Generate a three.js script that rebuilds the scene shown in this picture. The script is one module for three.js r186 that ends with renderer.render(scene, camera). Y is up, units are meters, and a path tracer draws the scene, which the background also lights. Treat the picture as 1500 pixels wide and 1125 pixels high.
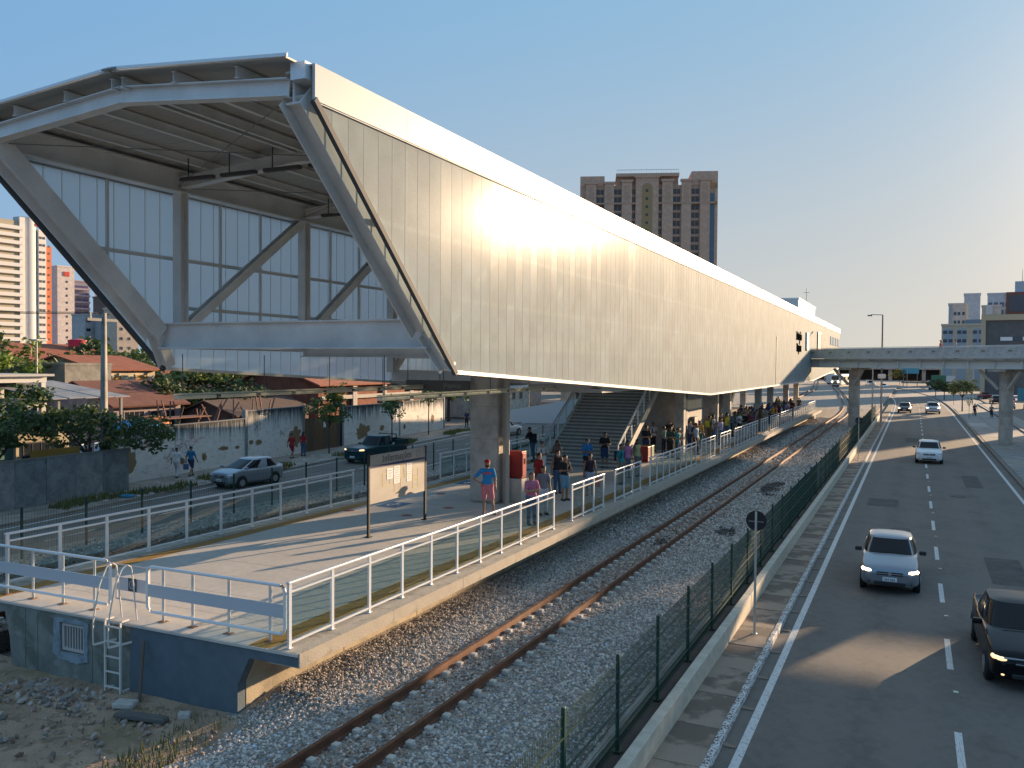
import * as THREE from 'three';
import { mergeGeometries, mergeVertices, toCreasedNormals } from 'three/addons/utils/BufferGeometryUtils.js';
import { FontLoader } from 'three/addons/loaders/FontLoader.js';
import { TextGeometry } from 'three/addons/geometries/TextGeometry.js';
import { RoundedBoxGeometry } from 'three/addons/geometries/RoundedBoxGeometry.js';

// ---------- camera, sky, sun, exposure ----------
const scene = new THREE.Scene();
const camera = new THREE.PerspectiveCamera(47.78, 4 / 3, 0.1, 3000);
camera.rotation.order = 'YXZ';
camera.position.set(0, 6.8, 0);
camera.rotation.set(-0.0236, 0.43425, 0.0075);
const SUN_AZ = 22 * Math.PI / 180, SUN_EL = 10 * Math.PI / 180;   // azimuth to the right of the track direction (-z)
const sunDir = new THREE.Vector3(Math.sin(SUN_AZ) * Math.cos(SUN_EL), Math.sin(SUN_EL), -Math.cos(SUN_AZ) * Math.cos(SUN_EL));
{
  const w = 1024, h = 512, data = new Float32Array(w * h * 4), d = new THREE.Vector3();
  const lerp = (a, b, t) => a.map((v, i) => v + (b[i] - v) * t), sm = (a, b, x) => { x = Math.min(1, Math.max(0, (x - a) / (b - a))); return x * x * (3 - 2 * x); };
  for (let j = 0; j < h; j++) for (let i = 0; i < w; i++) {
    const el = ((j + 0.5) / h - 0.5) * Math.PI, az = ((i + 0.5) / w - 0.5) * 2 * Math.PI;
    d.set(Math.cos(el) * Math.cos(az), Math.sin(el), Math.cos(el) * Math.sin(az));
    const c = d.dot(sunDir), e = Math.max(0, el) * 180 / Math.PI;
    const hd = (d.x * sunDir.x + d.z * sunDir.z) / (Math.hypot(d.x, d.z) * Math.hypot(sunDir.x, sunDir.z) + 1e-9);
    const toward = sm(-0.1, 1.0, hd);
    const hor = lerp([0.235, 0.385, 0.57], [0.60, 0.55, 0.465], toward);
    const mid = lerp([0.155, 0.34, 0.585], [0.22, 0.405, 0.59], toward);
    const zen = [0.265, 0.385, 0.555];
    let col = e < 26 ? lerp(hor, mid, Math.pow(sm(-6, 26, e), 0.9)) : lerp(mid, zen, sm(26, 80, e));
    const A = Math.acos(Math.min(1, c)) * 180 / Math.PI, g = 3.6 * Math.exp(-A / 5) + 0.2 * Math.exp(-A / 16);
    col = [col[0] + 1.0 * g, col[1] + 0.7 * g, col[2] + 0.4 * g].map(v => v * 0.55);
    data.set([...col, 1], (j * w + i) * 4);
  }
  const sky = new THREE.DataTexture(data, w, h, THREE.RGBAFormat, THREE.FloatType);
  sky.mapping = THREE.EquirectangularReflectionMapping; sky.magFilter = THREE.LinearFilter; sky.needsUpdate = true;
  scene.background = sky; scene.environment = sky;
}
const sun = new THREE.DirectionalLight(new THREE.Color().setRGB(1.0, 0.70, 0.43), 4.8);
sun.position.copy(sunDir).multiplyScalar(400).add(new THREE.Vector3(-8, 0, -50));
sun.target.position.set(-8, 0, -50); scene.add(sun, sun.target);
sun.castShadow = true; sun.shadow.mapSize.set(4096, 4096);
Object.assign(sun.shadow.camera, { left: -160, right: 160, top: 120, bottom: -120, near: 1, far: 900 });
sun.shadow.radius = 0.8;
const renderer = new THREE.WebGLRenderer({ antialias: true });
renderer.toneMapping = THREE.LinearToneMapping;
renderer.toneMappingExposure = 2.15;
renderer.shadowMap.enabled = true;

// ---------- helpers ----------
function rng(seed) { let a = seed >>> 0; return () => { a |= 0; a = a + 0x6D2B79F5 | 0; let t = Math.imul(a ^ a >>> 15, 1 | a); t = t + Math.imul(t ^ t >>> 7, 61 | t) ^ t; return ((t ^ t >>> 14) >>> 0) / 4294967296; }; }
const R0 = rng(7);
const V = (x, y, z) => new THREE.Vector3(x, y, z);
const taken = {};
function numbered(n) { const k = taken[n] = (taken[n] ?? -1) + 1; return k ? n + '_' + String(k).padStart(3, '0') : n; }
function thing(name, label, category, pos = [0, 0, 0], turn = 0, group) {
  const o = new THREE.Group(); o.name = numbered(name); o.position.set(...pos); o.rotation.y = turn;
  o.userData = { label, category }; if (group) o.userData.group = group; scene.add(o); return o;
}
function sh(m) { m.castShadow = m.receiveShadow = true; return m; }
function part(parent, name, geo, mat, label) { const m = sh(new THREE.Mesh(Array.isArray(geo) ? merge(geo) : geo, mat)); m.name = name; if (label) m.userData.label = label; parent.add(m); return m; }
function solo(name, label, category, geo, mat, pos = [0, 0, 0], turn = 0, group) {
  const m = sh(new THREE.Mesh(Array.isArray(geo) ? merge(geo) : geo, mat)); m.name = numbered(name); m.position.set(...pos); m.rotation.y = turn;
  m.userData = { label, category }; if (group) m.userData.group = group; scene.add(m); return m;
}
function struct(name, geo, mat, pos = [0, 0, 0]) { const m = sh(new THREE.Mesh(Array.isArray(geo) ? merge(geo) : geo, mat)); m.name = numbered(name); m.position.set(...pos); m.userData = { kind: 'structure' }; scene.add(m); return m; }
function stuff(name, label, category, mesh) { sh(mesh); mesh.name = numbered(name); mesh.userData = { kind: 'stuff', label, category }; scene.add(mesh); return mesh; }
function copy(o, label, pos, turn) { const c = o.clone(); c.name = numbered(o.name.replace(/_\d{3}$/, '')); c.userData = { ...o.userData, label }; if (pos) c.position.set(...pos); if (turn !== undefined) c.rotation.y = turn; scene.add(c); return c; }
function merge(list) {
  const l = list.map(g => { const n = g.index ? g.toNonIndexed() : g; for (const k of Object.keys(n.attributes)) if (!['position', 'normal', 'uv'].includes(k)) n.deleteAttribute(k); if (!n.attributes.uv) n.setAttribute('uv', new THREE.BufferAttribute(new Float32Array(n.attributes.position.count * 2), 2)); return n; });
  return l.length === 1 ? l[0] : mergeGeometries(l);
}
// uv in metres from the dominant axis of each face
function uvm(geo, s = 1, ox = 0, oy = 0) {
  if (Array.isArray(geo)) geo = merge(geo);
  const g = geo.index ? geo.toNonIndexed() : geo, p = g.attributes.position, uv = new Float32Array(p.count * 2), a = V(), b = V(), c = V(), n = V();
  for (let i = 0; i < p.count; i += 3) {
    a.fromBufferAttribute(p, i); b.fromBufferAttribute(p, i + 1); c.fromBufferAttribute(p, i + 2);
    n.copy(b).sub(a).cross(c.clone().sub(a)); const x = Math.abs(n.x), y = Math.abs(n.y), z = Math.abs(n.z);
    [a, b, c].forEach((q, k) => { const [u, v] = y >= x && y >= z ? [q.x, q.z] : x >= z ? [q.z, q.y] : [q.x, q.y]; uv[(i + k) * 2] = (u + ox) * s; uv[(i + k) * 2 + 1] = (v + oy) * s; });
  }
  g.setAttribute('uv', new THREE.BufferAttribute(uv, 2)); return g;
}
const bx = (w, h, d, x = 0, y = 0, z = 0) => new THREE.BoxGeometry(w, h, d).translate(x, y, z);
const bb = (x0, x1, y0, y1, z0, z1) => bx(Math.abs(x1 - x0), Math.abs(y1 - y0), Math.abs(z1 - z0), (x0 + x1) / 2, (y0 + y1) / 2, (z0 + z1) / 2);
const rbx = (w, h, d, r, x = 0, y = 0, z = 0, s = 2) => new RoundedBoxGeometry(w, h, d, s, r).translate(x, y, z);
function cyl(a, b, r, r2 = r, seg = 10) {   // from a to b, radius r at a
  const A = V(...a), B = V(...b), L = A.distanceTo(B), g = new THREE.CylinderGeometry(r2, r, L, seg);
  g.applyQuaternion(new THREE.Quaternion().setFromUnitVectors(V(0, 1, 0), B.clone().sub(A).normalize())); return g.translate((A.x + B.x) / 2, (A.y + B.y) / 2, (A.z + B.z) / 2);
}
function frame(a, b, up = [0, 1, 0]) {   // matrix whose z runs a->b, y close to up
  const z = V(...b).sub(V(...a)).normalize(), x = V().crossVectors(V(...up), z).normalize(), y = V().crossVectors(z, x);
  return new THREE.Matrix4().makeBasis(x, y, z).setPosition((a[0] + b[0]) / 2, (a[1] + b[1]) / 2, (a[2] + b[2]) / 2);
}
const len = (a, b) => Math.hypot(a[0] - b[0], a[1] - b[1], a[2] - b[2]);
const bar = (a, b, w, h, up) => new THREE.BoxGeometry(w, h, len(a, b)).applyMatrix4(frame(a, b, up));
function ibeam(a, b, w, h, up, t = 0.03) {   // flanges across x, web along y
  const L = len(a, b), m = frame(a, b, up);
  return merge([bx(w, t, L, 0, h / 2 - t / 2, 0), bx(w, t, L, 0, -h / 2 + t / 2, 0), bx(t, h - 2 * t, L)].map(g => g.applyMatrix4(m)));
}
function tube(pts, r, seg = 8, n) { const c = new THREE.CatmullRomCurve3(pts.map(p => V(...p)), false, 'catmullrom', 0.1); return new THREE.TubeGeometry(c, n ?? pts.length * 5, r, seg, false); }
function poly(pts, depth, bevel = 0) {   // xy outline extruded along +z
  const s = new THREE.Shape(pts.map(p => new THREE.Vector2(...p)));
  return new THREE.ExtrudeGeometry(s, { depth, bevelEnabled: bevel > 0, bevelSize: bevel, bevelThickness: bevel, bevelSegments: 1 });
}
function quads(list) {   // list of [a,b,c,d] points, flat shaded
  const pos = []; for (const [a, b, c, d] of list) { pos.push(...a, ...b, ...c); if (d) pos.push(...a, ...c, ...d); }
  const g = new THREE.BufferGeometry(); g.setAttribute('position', new THREE.BufferAttribute(new Float32Array(pos), 3)); g.computeVertexNormals(); return uvm(g);
}
function strip(pts, w0, w1, y, uvs = 1) {   // ribbon on the ground along pts [x,z], offsets w0..w1 to the right of travel
  const pos = [], uv = [], idx = []; let s = 0;
  pts.forEach((p, i) => {
    const q = pts[Math.min(i + 1, pts.length - 1)], r = pts[Math.max(i - 1, 0)], dx = q[0] - r[0], dz = q[1] - r[1], L = Math.hypot(dx, dz), nx = -dz / L, nz = dx / L;
    if (i) s += Math.hypot(p[0] - pts[i - 1][0], p[1] - pts[i - 1][1]);
    const yy = typeof y === 'function' ? y : () => y;
    for (const w of [w0, w1]) { pos.push(p[0] + nx * w, yy(w, i), p[1] + nz * w); uv.push(w * uvs, s * uvs); }
    if (i) { const k = i * 2; idx.push(k - 2, k, k - 1, k - 1, k, k + 1); }
  });
  const g = new THREE.BufferGeometry(); g.setAttribute('position', new THREE.Float32BufferAttribute(pos, 3)); g.setAttribute('uv', new THREE.Float32BufferAttribute(uv, 2)); g.setIndex(idx); g.computeVertexNormals();
  const n = g.attributes.normal; if (n.getY(0) < 0) { for (let i = 0; i < idx.length; i += 3) [idx[i], idx[i + 1]] = [idx[i + 1], idx[i]]; g.setIndex(idx); g.computeVertexNormals(); }
  return g;
}
function sweep(pts, prof, y0 = 0) {   // profile [[offset,height]...] (closed) swept along pts [x,z]; a list of solids of one step each is not needed
  const pos = [], idx = [], uv = [], m = prof.length; let s = 0;
  pts.forEach((p, i) => {
    const q = pts[Math.min(i + 1, pts.length - 1)], r = pts[Math.max(i - 1, 0)], dx = q[0] - r[0], dz = q[1] - r[1], L = Math.hypot(dx, dz), nx = -dz / L, nz = dx / L;
    if (i) s += Math.hypot(p[0] - pts[i - 1][0], p[1] - pts[i - 1][1]);
    prof.forEach((o, k) => { pos.push(p[0] + nx * o[0], y0 + o[1], p[1] + nz * o[0]); uv.push(o[0] + o[1], s); });
    if (i) for (let k = 0; k < m; k++) { const a = (i - 1) * m + k, b = (i - 1) * m + (k + 1) % m, c = a + m, d = b + m; idx.push(a, b, c, b, d, c); }
  });
  const e = (pts.length - 1) * m; for (let k = 1; k < m - 1; k++) { idx.push(0, k + 1, k); idx.push(e, e + k, e + k + 1); }
  const g = new THREE.BufferGeometry(); g.setAttribute('position', new THREE.Float32BufferAttribute(pos, 3)); g.setAttribute('uv', new THREE.Float32BufferAttribute(uv, 2)); g.setIndex(idx);
  const f = g.toNonIndexed(); f.computeVertexNormals(); return f;
}
// ---------- textures ----------
function vnoise(seed) {   // tiling value noise on a period grid
  const r = rng(seed), T = new Float32Array(256 * 256).map(() => r());
  return (x, y, per) => { const xi = Math.floor(x), yi = Math.floor(y), fx = x - xi, fy = y - yi, u = fx * fx * (3 - 2 * fx), v = fy * fy * (3 - 2 * fy), w = k => ((k % per) + per) % per;
    const t = (a, b) => T[(w(a) & 255) + (w(b) & 255) * 256]; return (t(xi, yi) * (1 - u) + t(xi + 1, yi) * u) * (1 - v) + (t(xi, yi + 1) * (1 - u) + t(xi + 1, yi + 1) * u) * v; };
}
function fbm(n, x, y, per, oct = 4) { let a = 0.5, s = 0, t = 0; for (let i = 0; i < oct; i++) { s += a * n(x, y, per); t += a; x *= 2; y *= 2; per *= 2; a *= 0.55; } return s / t; }
const enc = v => Math.round(255 * (v <= 0.0031308 ? 12.92 * v : 1.055 * Math.pow(v, 1 / 2.4) - 0.055));
function tex(w, h, fn, srgb = true, rep) {   // fn(u,v) -> linear rgb array or a height
  const d = new Uint8Array(w * h * 4);
  for (let j = 0; j < h; j++) for (let i = 0; i < w; i++) { const c = fn(i / w, j / h, i, j), k = (j * w + i) * 4; for (let q = 0; q < 3; q++) { const v = Math.min(1, Math.max(0, Array.isArray(c) ? c[q] : c)); d[k + q] = srgb ? enc(v) : Math.round(v * 255); } d[k + 3] = 255; }
  const t = new THREE.DataTexture(d, w, h); t.wrapS = t.wrapT = THREE.RepeatWrapping; t.magFilter = THREE.LinearFilter; t.minFilter = THREE.LinearMipmapLinearFilter; t.generateMipmaps = true;
  if (srgb) t.colorSpace = THREE.SRGBColorSpace; if (rep) t.repeat.set(...rep); t.needsUpdate = true; return t;
}
const N1 = vnoise(11), N2 = vnoise(23), N3 = vnoise(37);
const mix = (a, b, t) => a.map((v, i) => v + (b[i] - v) * t), clamp = (x, a = 0, b = 1) => Math.min(b, Math.max(a, x)), ss = (a, b, x) => { x = clamp((x - a) / (b - a)); return x * x * (3 - 2 * x); };
const col = c => typeof c === 'string' ? new THREE.Color(c) : new THREE.Color().setRGB(...c);
const std = (c, rough = 0.8, metal = 0, o = {}) => new THREE.MeshStandardMaterial({ color: col(c), roughness: rough, metalness: metal, ...o });
const phy = (c, rough = 0.8, metal = 0, o = {}) => new THREE.MeshPhysicalMaterial({ color: col(c), roughness: rough, metalness: metal, ...o });
const side = { side: THREE.DoubleSide };
// generic mottle: one texture, tinted by each material's colour (mean about 1)
const mottle = (seed, amp, per, size = 512) => tex(size, size, (u, v, i, j) => { const n = vn => fbm(vn, u * per, v * per, per, 5); const q = 0.86 + amp * (n(N1) - 0.5) + amp * 0.5 * (n(N2) - 0.5) * 2 + amp * 0.35 * (R0() - 0.5); return [q, q, q]; });
const grainBump = tex(256, 256, (u, v) => fbm(N3, u * 32, v * 32, 32, 4), false);
const T_fine = mottle(1, 0.28, 8), T_coarse = mottle(2, 0.6, 6);
const withMap = (t, r) => { const c = t.clone(); c.repeat.set(r, r); c.needsUpdate = true; return c; };
const fine1 = withMap(T_fine, 0.5), coarse1 = withMap(T_coarse, 0.35), fine025 = withMap(T_fine, 0.16), bump2 = withMap(grainBump, 1.5);
const mat = {
  steel: std([0.78, 0.775, 0.75], 0.45, 0.0, { map: fine025 }),
  steelDark: std([0.20, 0.20, 0.19], 0.6),
  white: std([0.74, 0.75, 0.74], 0.4),
  alu: std([0.72, 0.75, 0.77], 0.33, 0.25),
  concrete: std([0.55, 0.50, 0.43], 0.9, 0, { map: coarse1, bumpMap: bump2, bumpScale: 0.006 }),
  concreteLight: std([0.62, 0.575, 0.50], 0.9, 0, { map: coarse1, bumpMap: bump2, bumpScale: 0.004 }),
  black: std([0.012, 0.012, 0.013], 0.5), darkGap: std([0.02, 0.02, 0.02], 0.9),
  green: std([0.012, 0.055, 0.038], 0.5), rail: std([0.17, 0.075, 0.04], 0.7, 0.2, { map: withMap(T_coarse, 0.8), bumpMap: bump2, bumpScale: 0.003 }),
  glass: phy([0.79, 0.855, 0.845], 0.02, 0, { transmission: 1, thickness: 0, ior: 1.5 }),
  winDark: phy([0.025, 0.03, 0.035], 0.06, 0, { clearcoat: 1, clearcoatRoughness: 0.03 }),
};
const font = await new FontLoader().loadAsync('fonts/droid/droid_sans_bold.typeface.json');
const text = (s, size, depth = 0.01) => { const g = new TextGeometry(s, { font, size, depth, curveSegments: 3 }); g.computeBoundingBox(); return g; };
// ---------- ground, roads, tracks ----------
const M_dirt = std([0.48, 0.345, 0.24], 0.95, 0, { map: withMap(tex(1024, 1024, (u, v) => { const a = fbm(N1, u * 10, v * 10, 10, 6), b = fbm(N2, u * 40, v * 40, 40, 3), g = fbm(N3, u * 5, v * 5, 5, 5); let c = mix([0.62, 0.6, 0.56], [1.1, 1.06, 1.0], clamp(a * 1.6 - 0.3)); c = mix(c, [0.45, 0.42, 0.36], ss(0.58, 0.72, b) * 0.7); return mix(c, [0.46, 0.52, 0.3], ss(0.62, 0.75, g) * 0.55); }), 0.14), bumpMap: bump2, bumpScale: 0.03 });
const M_asphalt = std([0.165, 0.145, 0.122], 0.82, 0, { map: withMap(tex(1024, 1024, (u, v) => { const a = fbm(N1, u * 4, v * 4, 4, 4), b = fbm(N2, u * 64, v * 64, 64, 2), q = 0.72 + 0.42 * a + 0.34 * (b - 0.5) + 0.22 * (R0() - 0.5), c = ss(0.6, 0.8, fbm(N3, u * 7, v * 3, 1, 3)) * 0; return [q * 1.02, q, q * 0.97 + c]; }), 0.2), bumpMap: withMap(grainBump, 4), bumpScale: 0.004 });
const M_paint = std([0.62, 0.61, 0.57], 0.7, 0, { map: withMap(tex(256, 256, (u, v) => { const a = fbm(N1, u * 24, v * 24, 24, 3), q = 1.0 - 0.55 * ss(0.55, 0.78, a); return [q, q, q]; }), 0.8) });
const M_pave = std([0.36, 0.335, 0.29], 0.92, 0, { map: withMap(T_coarse, 0.4), bumpMap: bump2, bumpScale: 0.005 });
const M_paveB = std([0.31, 0.30, 0.275], 0.92, 0, { map: withMap(T_coarse, 0.27), bumpMap: bump2, bumpScale: 0.005 });
const M_walk = std([0.32, 0.25, 0.185], 0.92, 0, { map: withMap(tex(512, 512, (u, v) => { const a = fbm(N2, u * 5, v * 5, 5, 5), s = ss(0.42, 0.62, fbm(N1, u * 4, v * 4, 4, 5)); return mix([0.8 + 0.5 * a, 0.8 + 0.5 * a, 0.8 + 0.5 * a], [0.34, 0.33, 0.33], s * 0.75); }), 0.4), bumpMap: bump2, bumpScale: 0.006 });
const M_kerb = std([0.7, 0.69, 0.66], 0.85, 0, { map: withMap(tex(512, 512, (u, v) => { const a = fbm(N1, u * 52, v * 52, 52, 4), s = ss(0.52, 0.6, a); return mix([0.95, 0.95, 0.95], [0.22, 0.18, 0.15], s); }), 0.6), bumpMap: bump2, bumpScale: 0.012 });
const M_cream = std([0.62, 0.56, 0.44], 0.85, 0, { map: withMap(T_fine, 0.6) });
const M_ballast = std([0.38, 0.34, 0.29], 0.95, 0, { map: withMap(tex(512, 512, (u, v) => { const b = fbm(N2, u * 40, v * 40, 40, 3), q = 0.45 + 1.0 * b + 0.3 * (R0() - 0.5); return [q * 1.02, q, q * 0.98]; }), 0.5), bumpMap: withMap(grainBump, 1), bumpScale: 0.06 });

struct('ground', uvm(new THREE.PlaneGeometry(3600, 3600).rotateX(-Math.PI / 2), 1), std([0.20, 0.19, 0.165], 0.95, 0, { map: withMap(T_coarse, 0.05) }), [0, -0.12, -600]);
// main road
const roadC = [[1.25, 30], [1.25, -60], [1.25, -110], [1.2, -150], [0.6, -185], [-1.2, -220], [-4.6, -258], [-10, -300], [-20, -360], [-36, -440]];
const fineRoad = []; { const c = new THREE.CatmullRomCurve3(roadC.map(p => V(p[0], 0, p[1]))); for (let i = 0; i <= 140; i++) { const p = c.getPoint(i / 140); fineRoad.push([p.x, p.z]); } }
const off = (d) => fineRoad.map((p, i) => { const q = fineRoad[Math.min(i + 1, 140)], r = fineRoad[Math.max(i - 1, 0)], L = Math.hypot(q[0] - r[0], q[1] - r[1]); return [p[0] - (q[1] - r[1]) / L * d, p[1] + (q[0] - r[0]) / L * d]; });
const M_road = M_asphalt.clone(); M_road.map = tex(512, 2048, (u, v) => { const x = (u - 0.5) * 8.7, a = fbm(N1, u * 8, v * 40, 8, 5), b = fbm(N2, u * 60, v * 256, 60, 2), ln = [-2.75, -1.2, 0.85, 2.4].reduce((s, c) => s + Math.exp(-(((x - c - 0.25 * (fbm(N3, 0.5, v * 12, 12, 2) - 0.5)) / 0.34) ** 2)), 0), oil = [-2.0, 1.6].reduce((s, c) => s + Math.exp(-(((x - c) / 0.25) ** 2)), 0); let q = 0.70 + 0.42 * a + 0.30 * (b - 0.5) + 0.20 * (R0() - 0.5); q += 0.10 * ln * (0.5 + fbm(N2, u * 4, v * 24, 4, 3)) - 0.13 * oil * ss(0.35, 0.7, fbm(N3, u * 6, v * 30, 6, 3)); return [q, q, q]; }); M_road.map.repeat.set(1 / 8.7, 1 / 43.5); M_road.map.offset.set(0.5, 0);
struct('road', strip(fineRoad, -4.35, 4.35, 0), M_road);
for (const [x, D, w, l] of [[2.9, 33, 1.1, 4.2], [-1.3, 47, 1.4, 2.6], [3.2, 58, 0.9, 6], [0.2, 88, 1.6, 5]]) struct('asphalt_patch', uvm(bx(w, 0.003, l, x, 0.0028, -D)), std([0.10, 0.09, 0.08], 0.85, 0, { map: withMap(T_coarse, 0.5) }));
for (const [x, D] of [[-0.4, 39.5], [3.0, 26.6], [2.2, 51]]) solo('manhole_cover', x < 0 ? 'dark iron manhole cover in the left lane' : D < 40 ? 'dark iron manhole cover near the black sedan' : 'dark iron manhole cover farther up the right lane', 'manhole cover', merge([new THREE.CylinderGeometry(0.33, 0.33, 0.012, 28), new THREE.TorusGeometry(0.37, 0.03, 6, 28).rotateX(Math.PI / 2).scale(1, 0.3, 1)]), std([0.06, 0.055, 0.05], 0.6, 0.4), [x, 0.006, -D]);
const lineL = struct('edge_line', strip(fineRoad, -3.99, -3.83, 0.004), M_paint); lineL.material = M_paint;
struct('edge_line', strip(fineRoad, 3.78, 3.94, 0.004), M_paint);
const dashes = struct('lane_dash', bx(0.13, 0.004, 2.4), M_paint, [0.85, 0.003, -22.9]);
for (let k = -1; k < 26; k++) if (k) { const z = 22.9 + 6.1 * k, m = dashes.clone(); m.name = numbered('lane_dash'); m.position.z = -z; m.position.x = z > 150 ? 0.85 - (z - 150) ** 2 * 0.0004 : 0.85; scene.add(m); }
{ const stud = rbx(0.1, 0.025, 0.1, 0.008), m0 = std([0.6, 0.55, 0.42], 0.4); for (let k = 0; k < 9; k++) solo('road_stud', 'small pale reflective stud between the lane dashes of the road', 'road stud', stud, m0, [0.9, 0.012, -20.2 - 6.1 * k], 0, 'studs along the lane dashes'); }
// left kerb, footway slabs, low wall
const kerbPts = off(-4.28);
{
  const k = thing('kerb', 'chipped white painted kerb along the left edge of the main road', 'kerb', [-3.06, 0, -60]);
  const g = uvm(rbx(0.13, 0.17, 0.98, 0.025, 0, 0.055, 0)), g2 = uvm(rbx(0.13, 0.17, 0.98, 0.03, 0, 0.06, 0), 1, 0.4, 0.3);
  for (let i = 0; i < 140; i++) { const D = 6 + i; part(k, 'kerb_stone', i % 2 ? g : g2, M_kerb).position.set((R0() - 0.5) * 0.012, 0, 60 - D); }
  const dr = uvm(rbx(0.26, 0.03, 0.16, 0.008)); for (let i = 0; i < 26; i++) part(k, 'drain_tongue', dr, M_walk).position.set(0.17, 0.012, 60 - (13.7 + 1.86 * i));
  const w = thing('footway', 'narrow stained concrete footway between low wall and kerb', 'footway', [-3.52, 0, -60]); w.userData = { kind: 'structure' };
  const vs = [0, 1, 2].map(q => uvm(bx(0.82, 0.16, 1.66), 1, q * 1.7, q * 2.3));
  for (let i = 0; i < 60; i++) { const D = 5 + i * 1.68; const s = part(w, 'paving_slab', vs[i % 3], M_walk); s.position.set(0, 0.045 + (R0() - 0.5) * 0.012, 60 - D); }
  part(w, 'paving', uvm(bx(0.82, 0.16, 60, 0, 0.045, -76)), M_walk);
  const lw = thing('low_wall', 'low cream rendered wall beside the footway and fence', 'low wall', [-4.03, 0, -60]);
  const wg = [0, 1, 2].map(q => uvm(rbx(0.2, 0.62, 3.78, 0.015), 1, q * 1.3, q));
  for (let i = 0; i < 32; i++) part(lw, 'wall_segment', wg[i % 3], M_cream).position.set(0, 0.24, 60 - (7 + i * 3.8));
}
// right kerb and pavements
{
  const pr = off(4.35), k2 = thing('kerb', 'dark worn kerb along the right edge of the main road', 'kerb', [0, 0, 0]);
  part(k2, 'kerb_run', uvm(sweep(pr, [[0, -0.1], [0.02, 0.13], [0.22, 0.14], [0.22, -0.1]])), std([0.24, 0.21, 0.17], 0.9, 0, { map: withMap(T_coarse, 0.5) }));
  struct('pavement', strip(pr, 0.22, 7.0, 0.105), M_paveB);
  const pv = thing('pavement_slabs', '', ''); pv.userData = { kind: 'structure' };
  const gs = [0, 1, 2].map(q => uvm(bx(2.12, 0.05, 2.42), 1, q * 1.7, q * 2.9));
  for (let c = 0; c < 2; c++) for (let i = 0; i < 50; i++) { const s = part(pv, 'paving_slab', gs[Math.floor(R0() * 3)], R0() < 0.5 ? M_pave : M_paveB); s.position.set(6.95 + c * 2.15, 0.118 + R0() * 0.008, -(36 + i * 2.45)); }
  const k3 = thing('kerb', 'raised kerb dividing the two strips of right hand pavement', 'kerb', [10.35, 0, -100]);
  part(k3, 'kerb_run', uvm(bx(0.22, 0.26, 150, 0, 0.13, 0)), std([0.22, 0.21, 0.2], 0.9, 0, { map: withMap(T_coarse, 0.5) }));
  struct('side_road', uvm(new THREE.PlaneGeometry(26, 260).rotateX(-Math.PI / 2), 1), M_asphalt, [25.5, 0.006, -235]);
  struct('verge', uvm(bx(1.4, 0.12, 160, 11.7, 0.07, -105)), M_pave);
  struct('plaza', uvm(new THREE.PlaneGeometry(120, 50).rotateX(-Math.PI / 2), 1), M_pave, [56, 0.02, -236]);
  const zb = bx(1.9, 0.004, 0.5); for (let i = 0; i < 4; i++) struct('crossing_bar', zb, M_paint, [6.75, 0.149, -111 - i * 1.7]);
}
// right track bed
const trackR = [[-8.2, 12], [-8.2, -40], [-8.2, -95], [-8.3, -120], [-9.2, -142], [-11.2, -168], [-14.8, -208], [-20.5, -266], [-28.5, -345], [-42, -460]];
const trackL = [[-20.85, 12], [-20.85, -50], [-20.85, -120], [-21.1, -170], [-23.5, -230], [-30, -310], [-44, -460]];
const fineTrack = t => { const c = new THREE.CatmullRomCurve3(t.map(p => V(p[0], 0, p[1]))), o = []; for (let i = 0; i <= 120; i++) { const p = c.getPoint(i / 120); o.push([p.x, p.z]); } return o; };
const prof = (() => { const P = [[-11.4, .46], [-10.4, .47], [-9.6, .44], [-9, .41], [-7.4, .41], [-6.7, .47], [-5.9, .44], [-5.2, .33], [-4.7, .22]]; return x => { for (let i = 1; i < P.length; i++) if (x <= P[i][0]) { const t = clamp((x - P[i - 1][0]) / (P[i][0] - P[i - 1][0])); return P[i - 1][1] + (P[i][1] - P[i - 1][1]) * t; } return 0.2; }; })();
const balH = (x, D) => { let h = prof(x) + 0.05 * (fbm(N1, x * 1.3 + 50, D * 1.3 + 50, 999, 3) - 0.5); if (D < 13.2) { const e = ss(-9.0, -11.6, x) * ss(13.6, 11.2, D); h -= 0.36 * e; } return h; };
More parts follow.
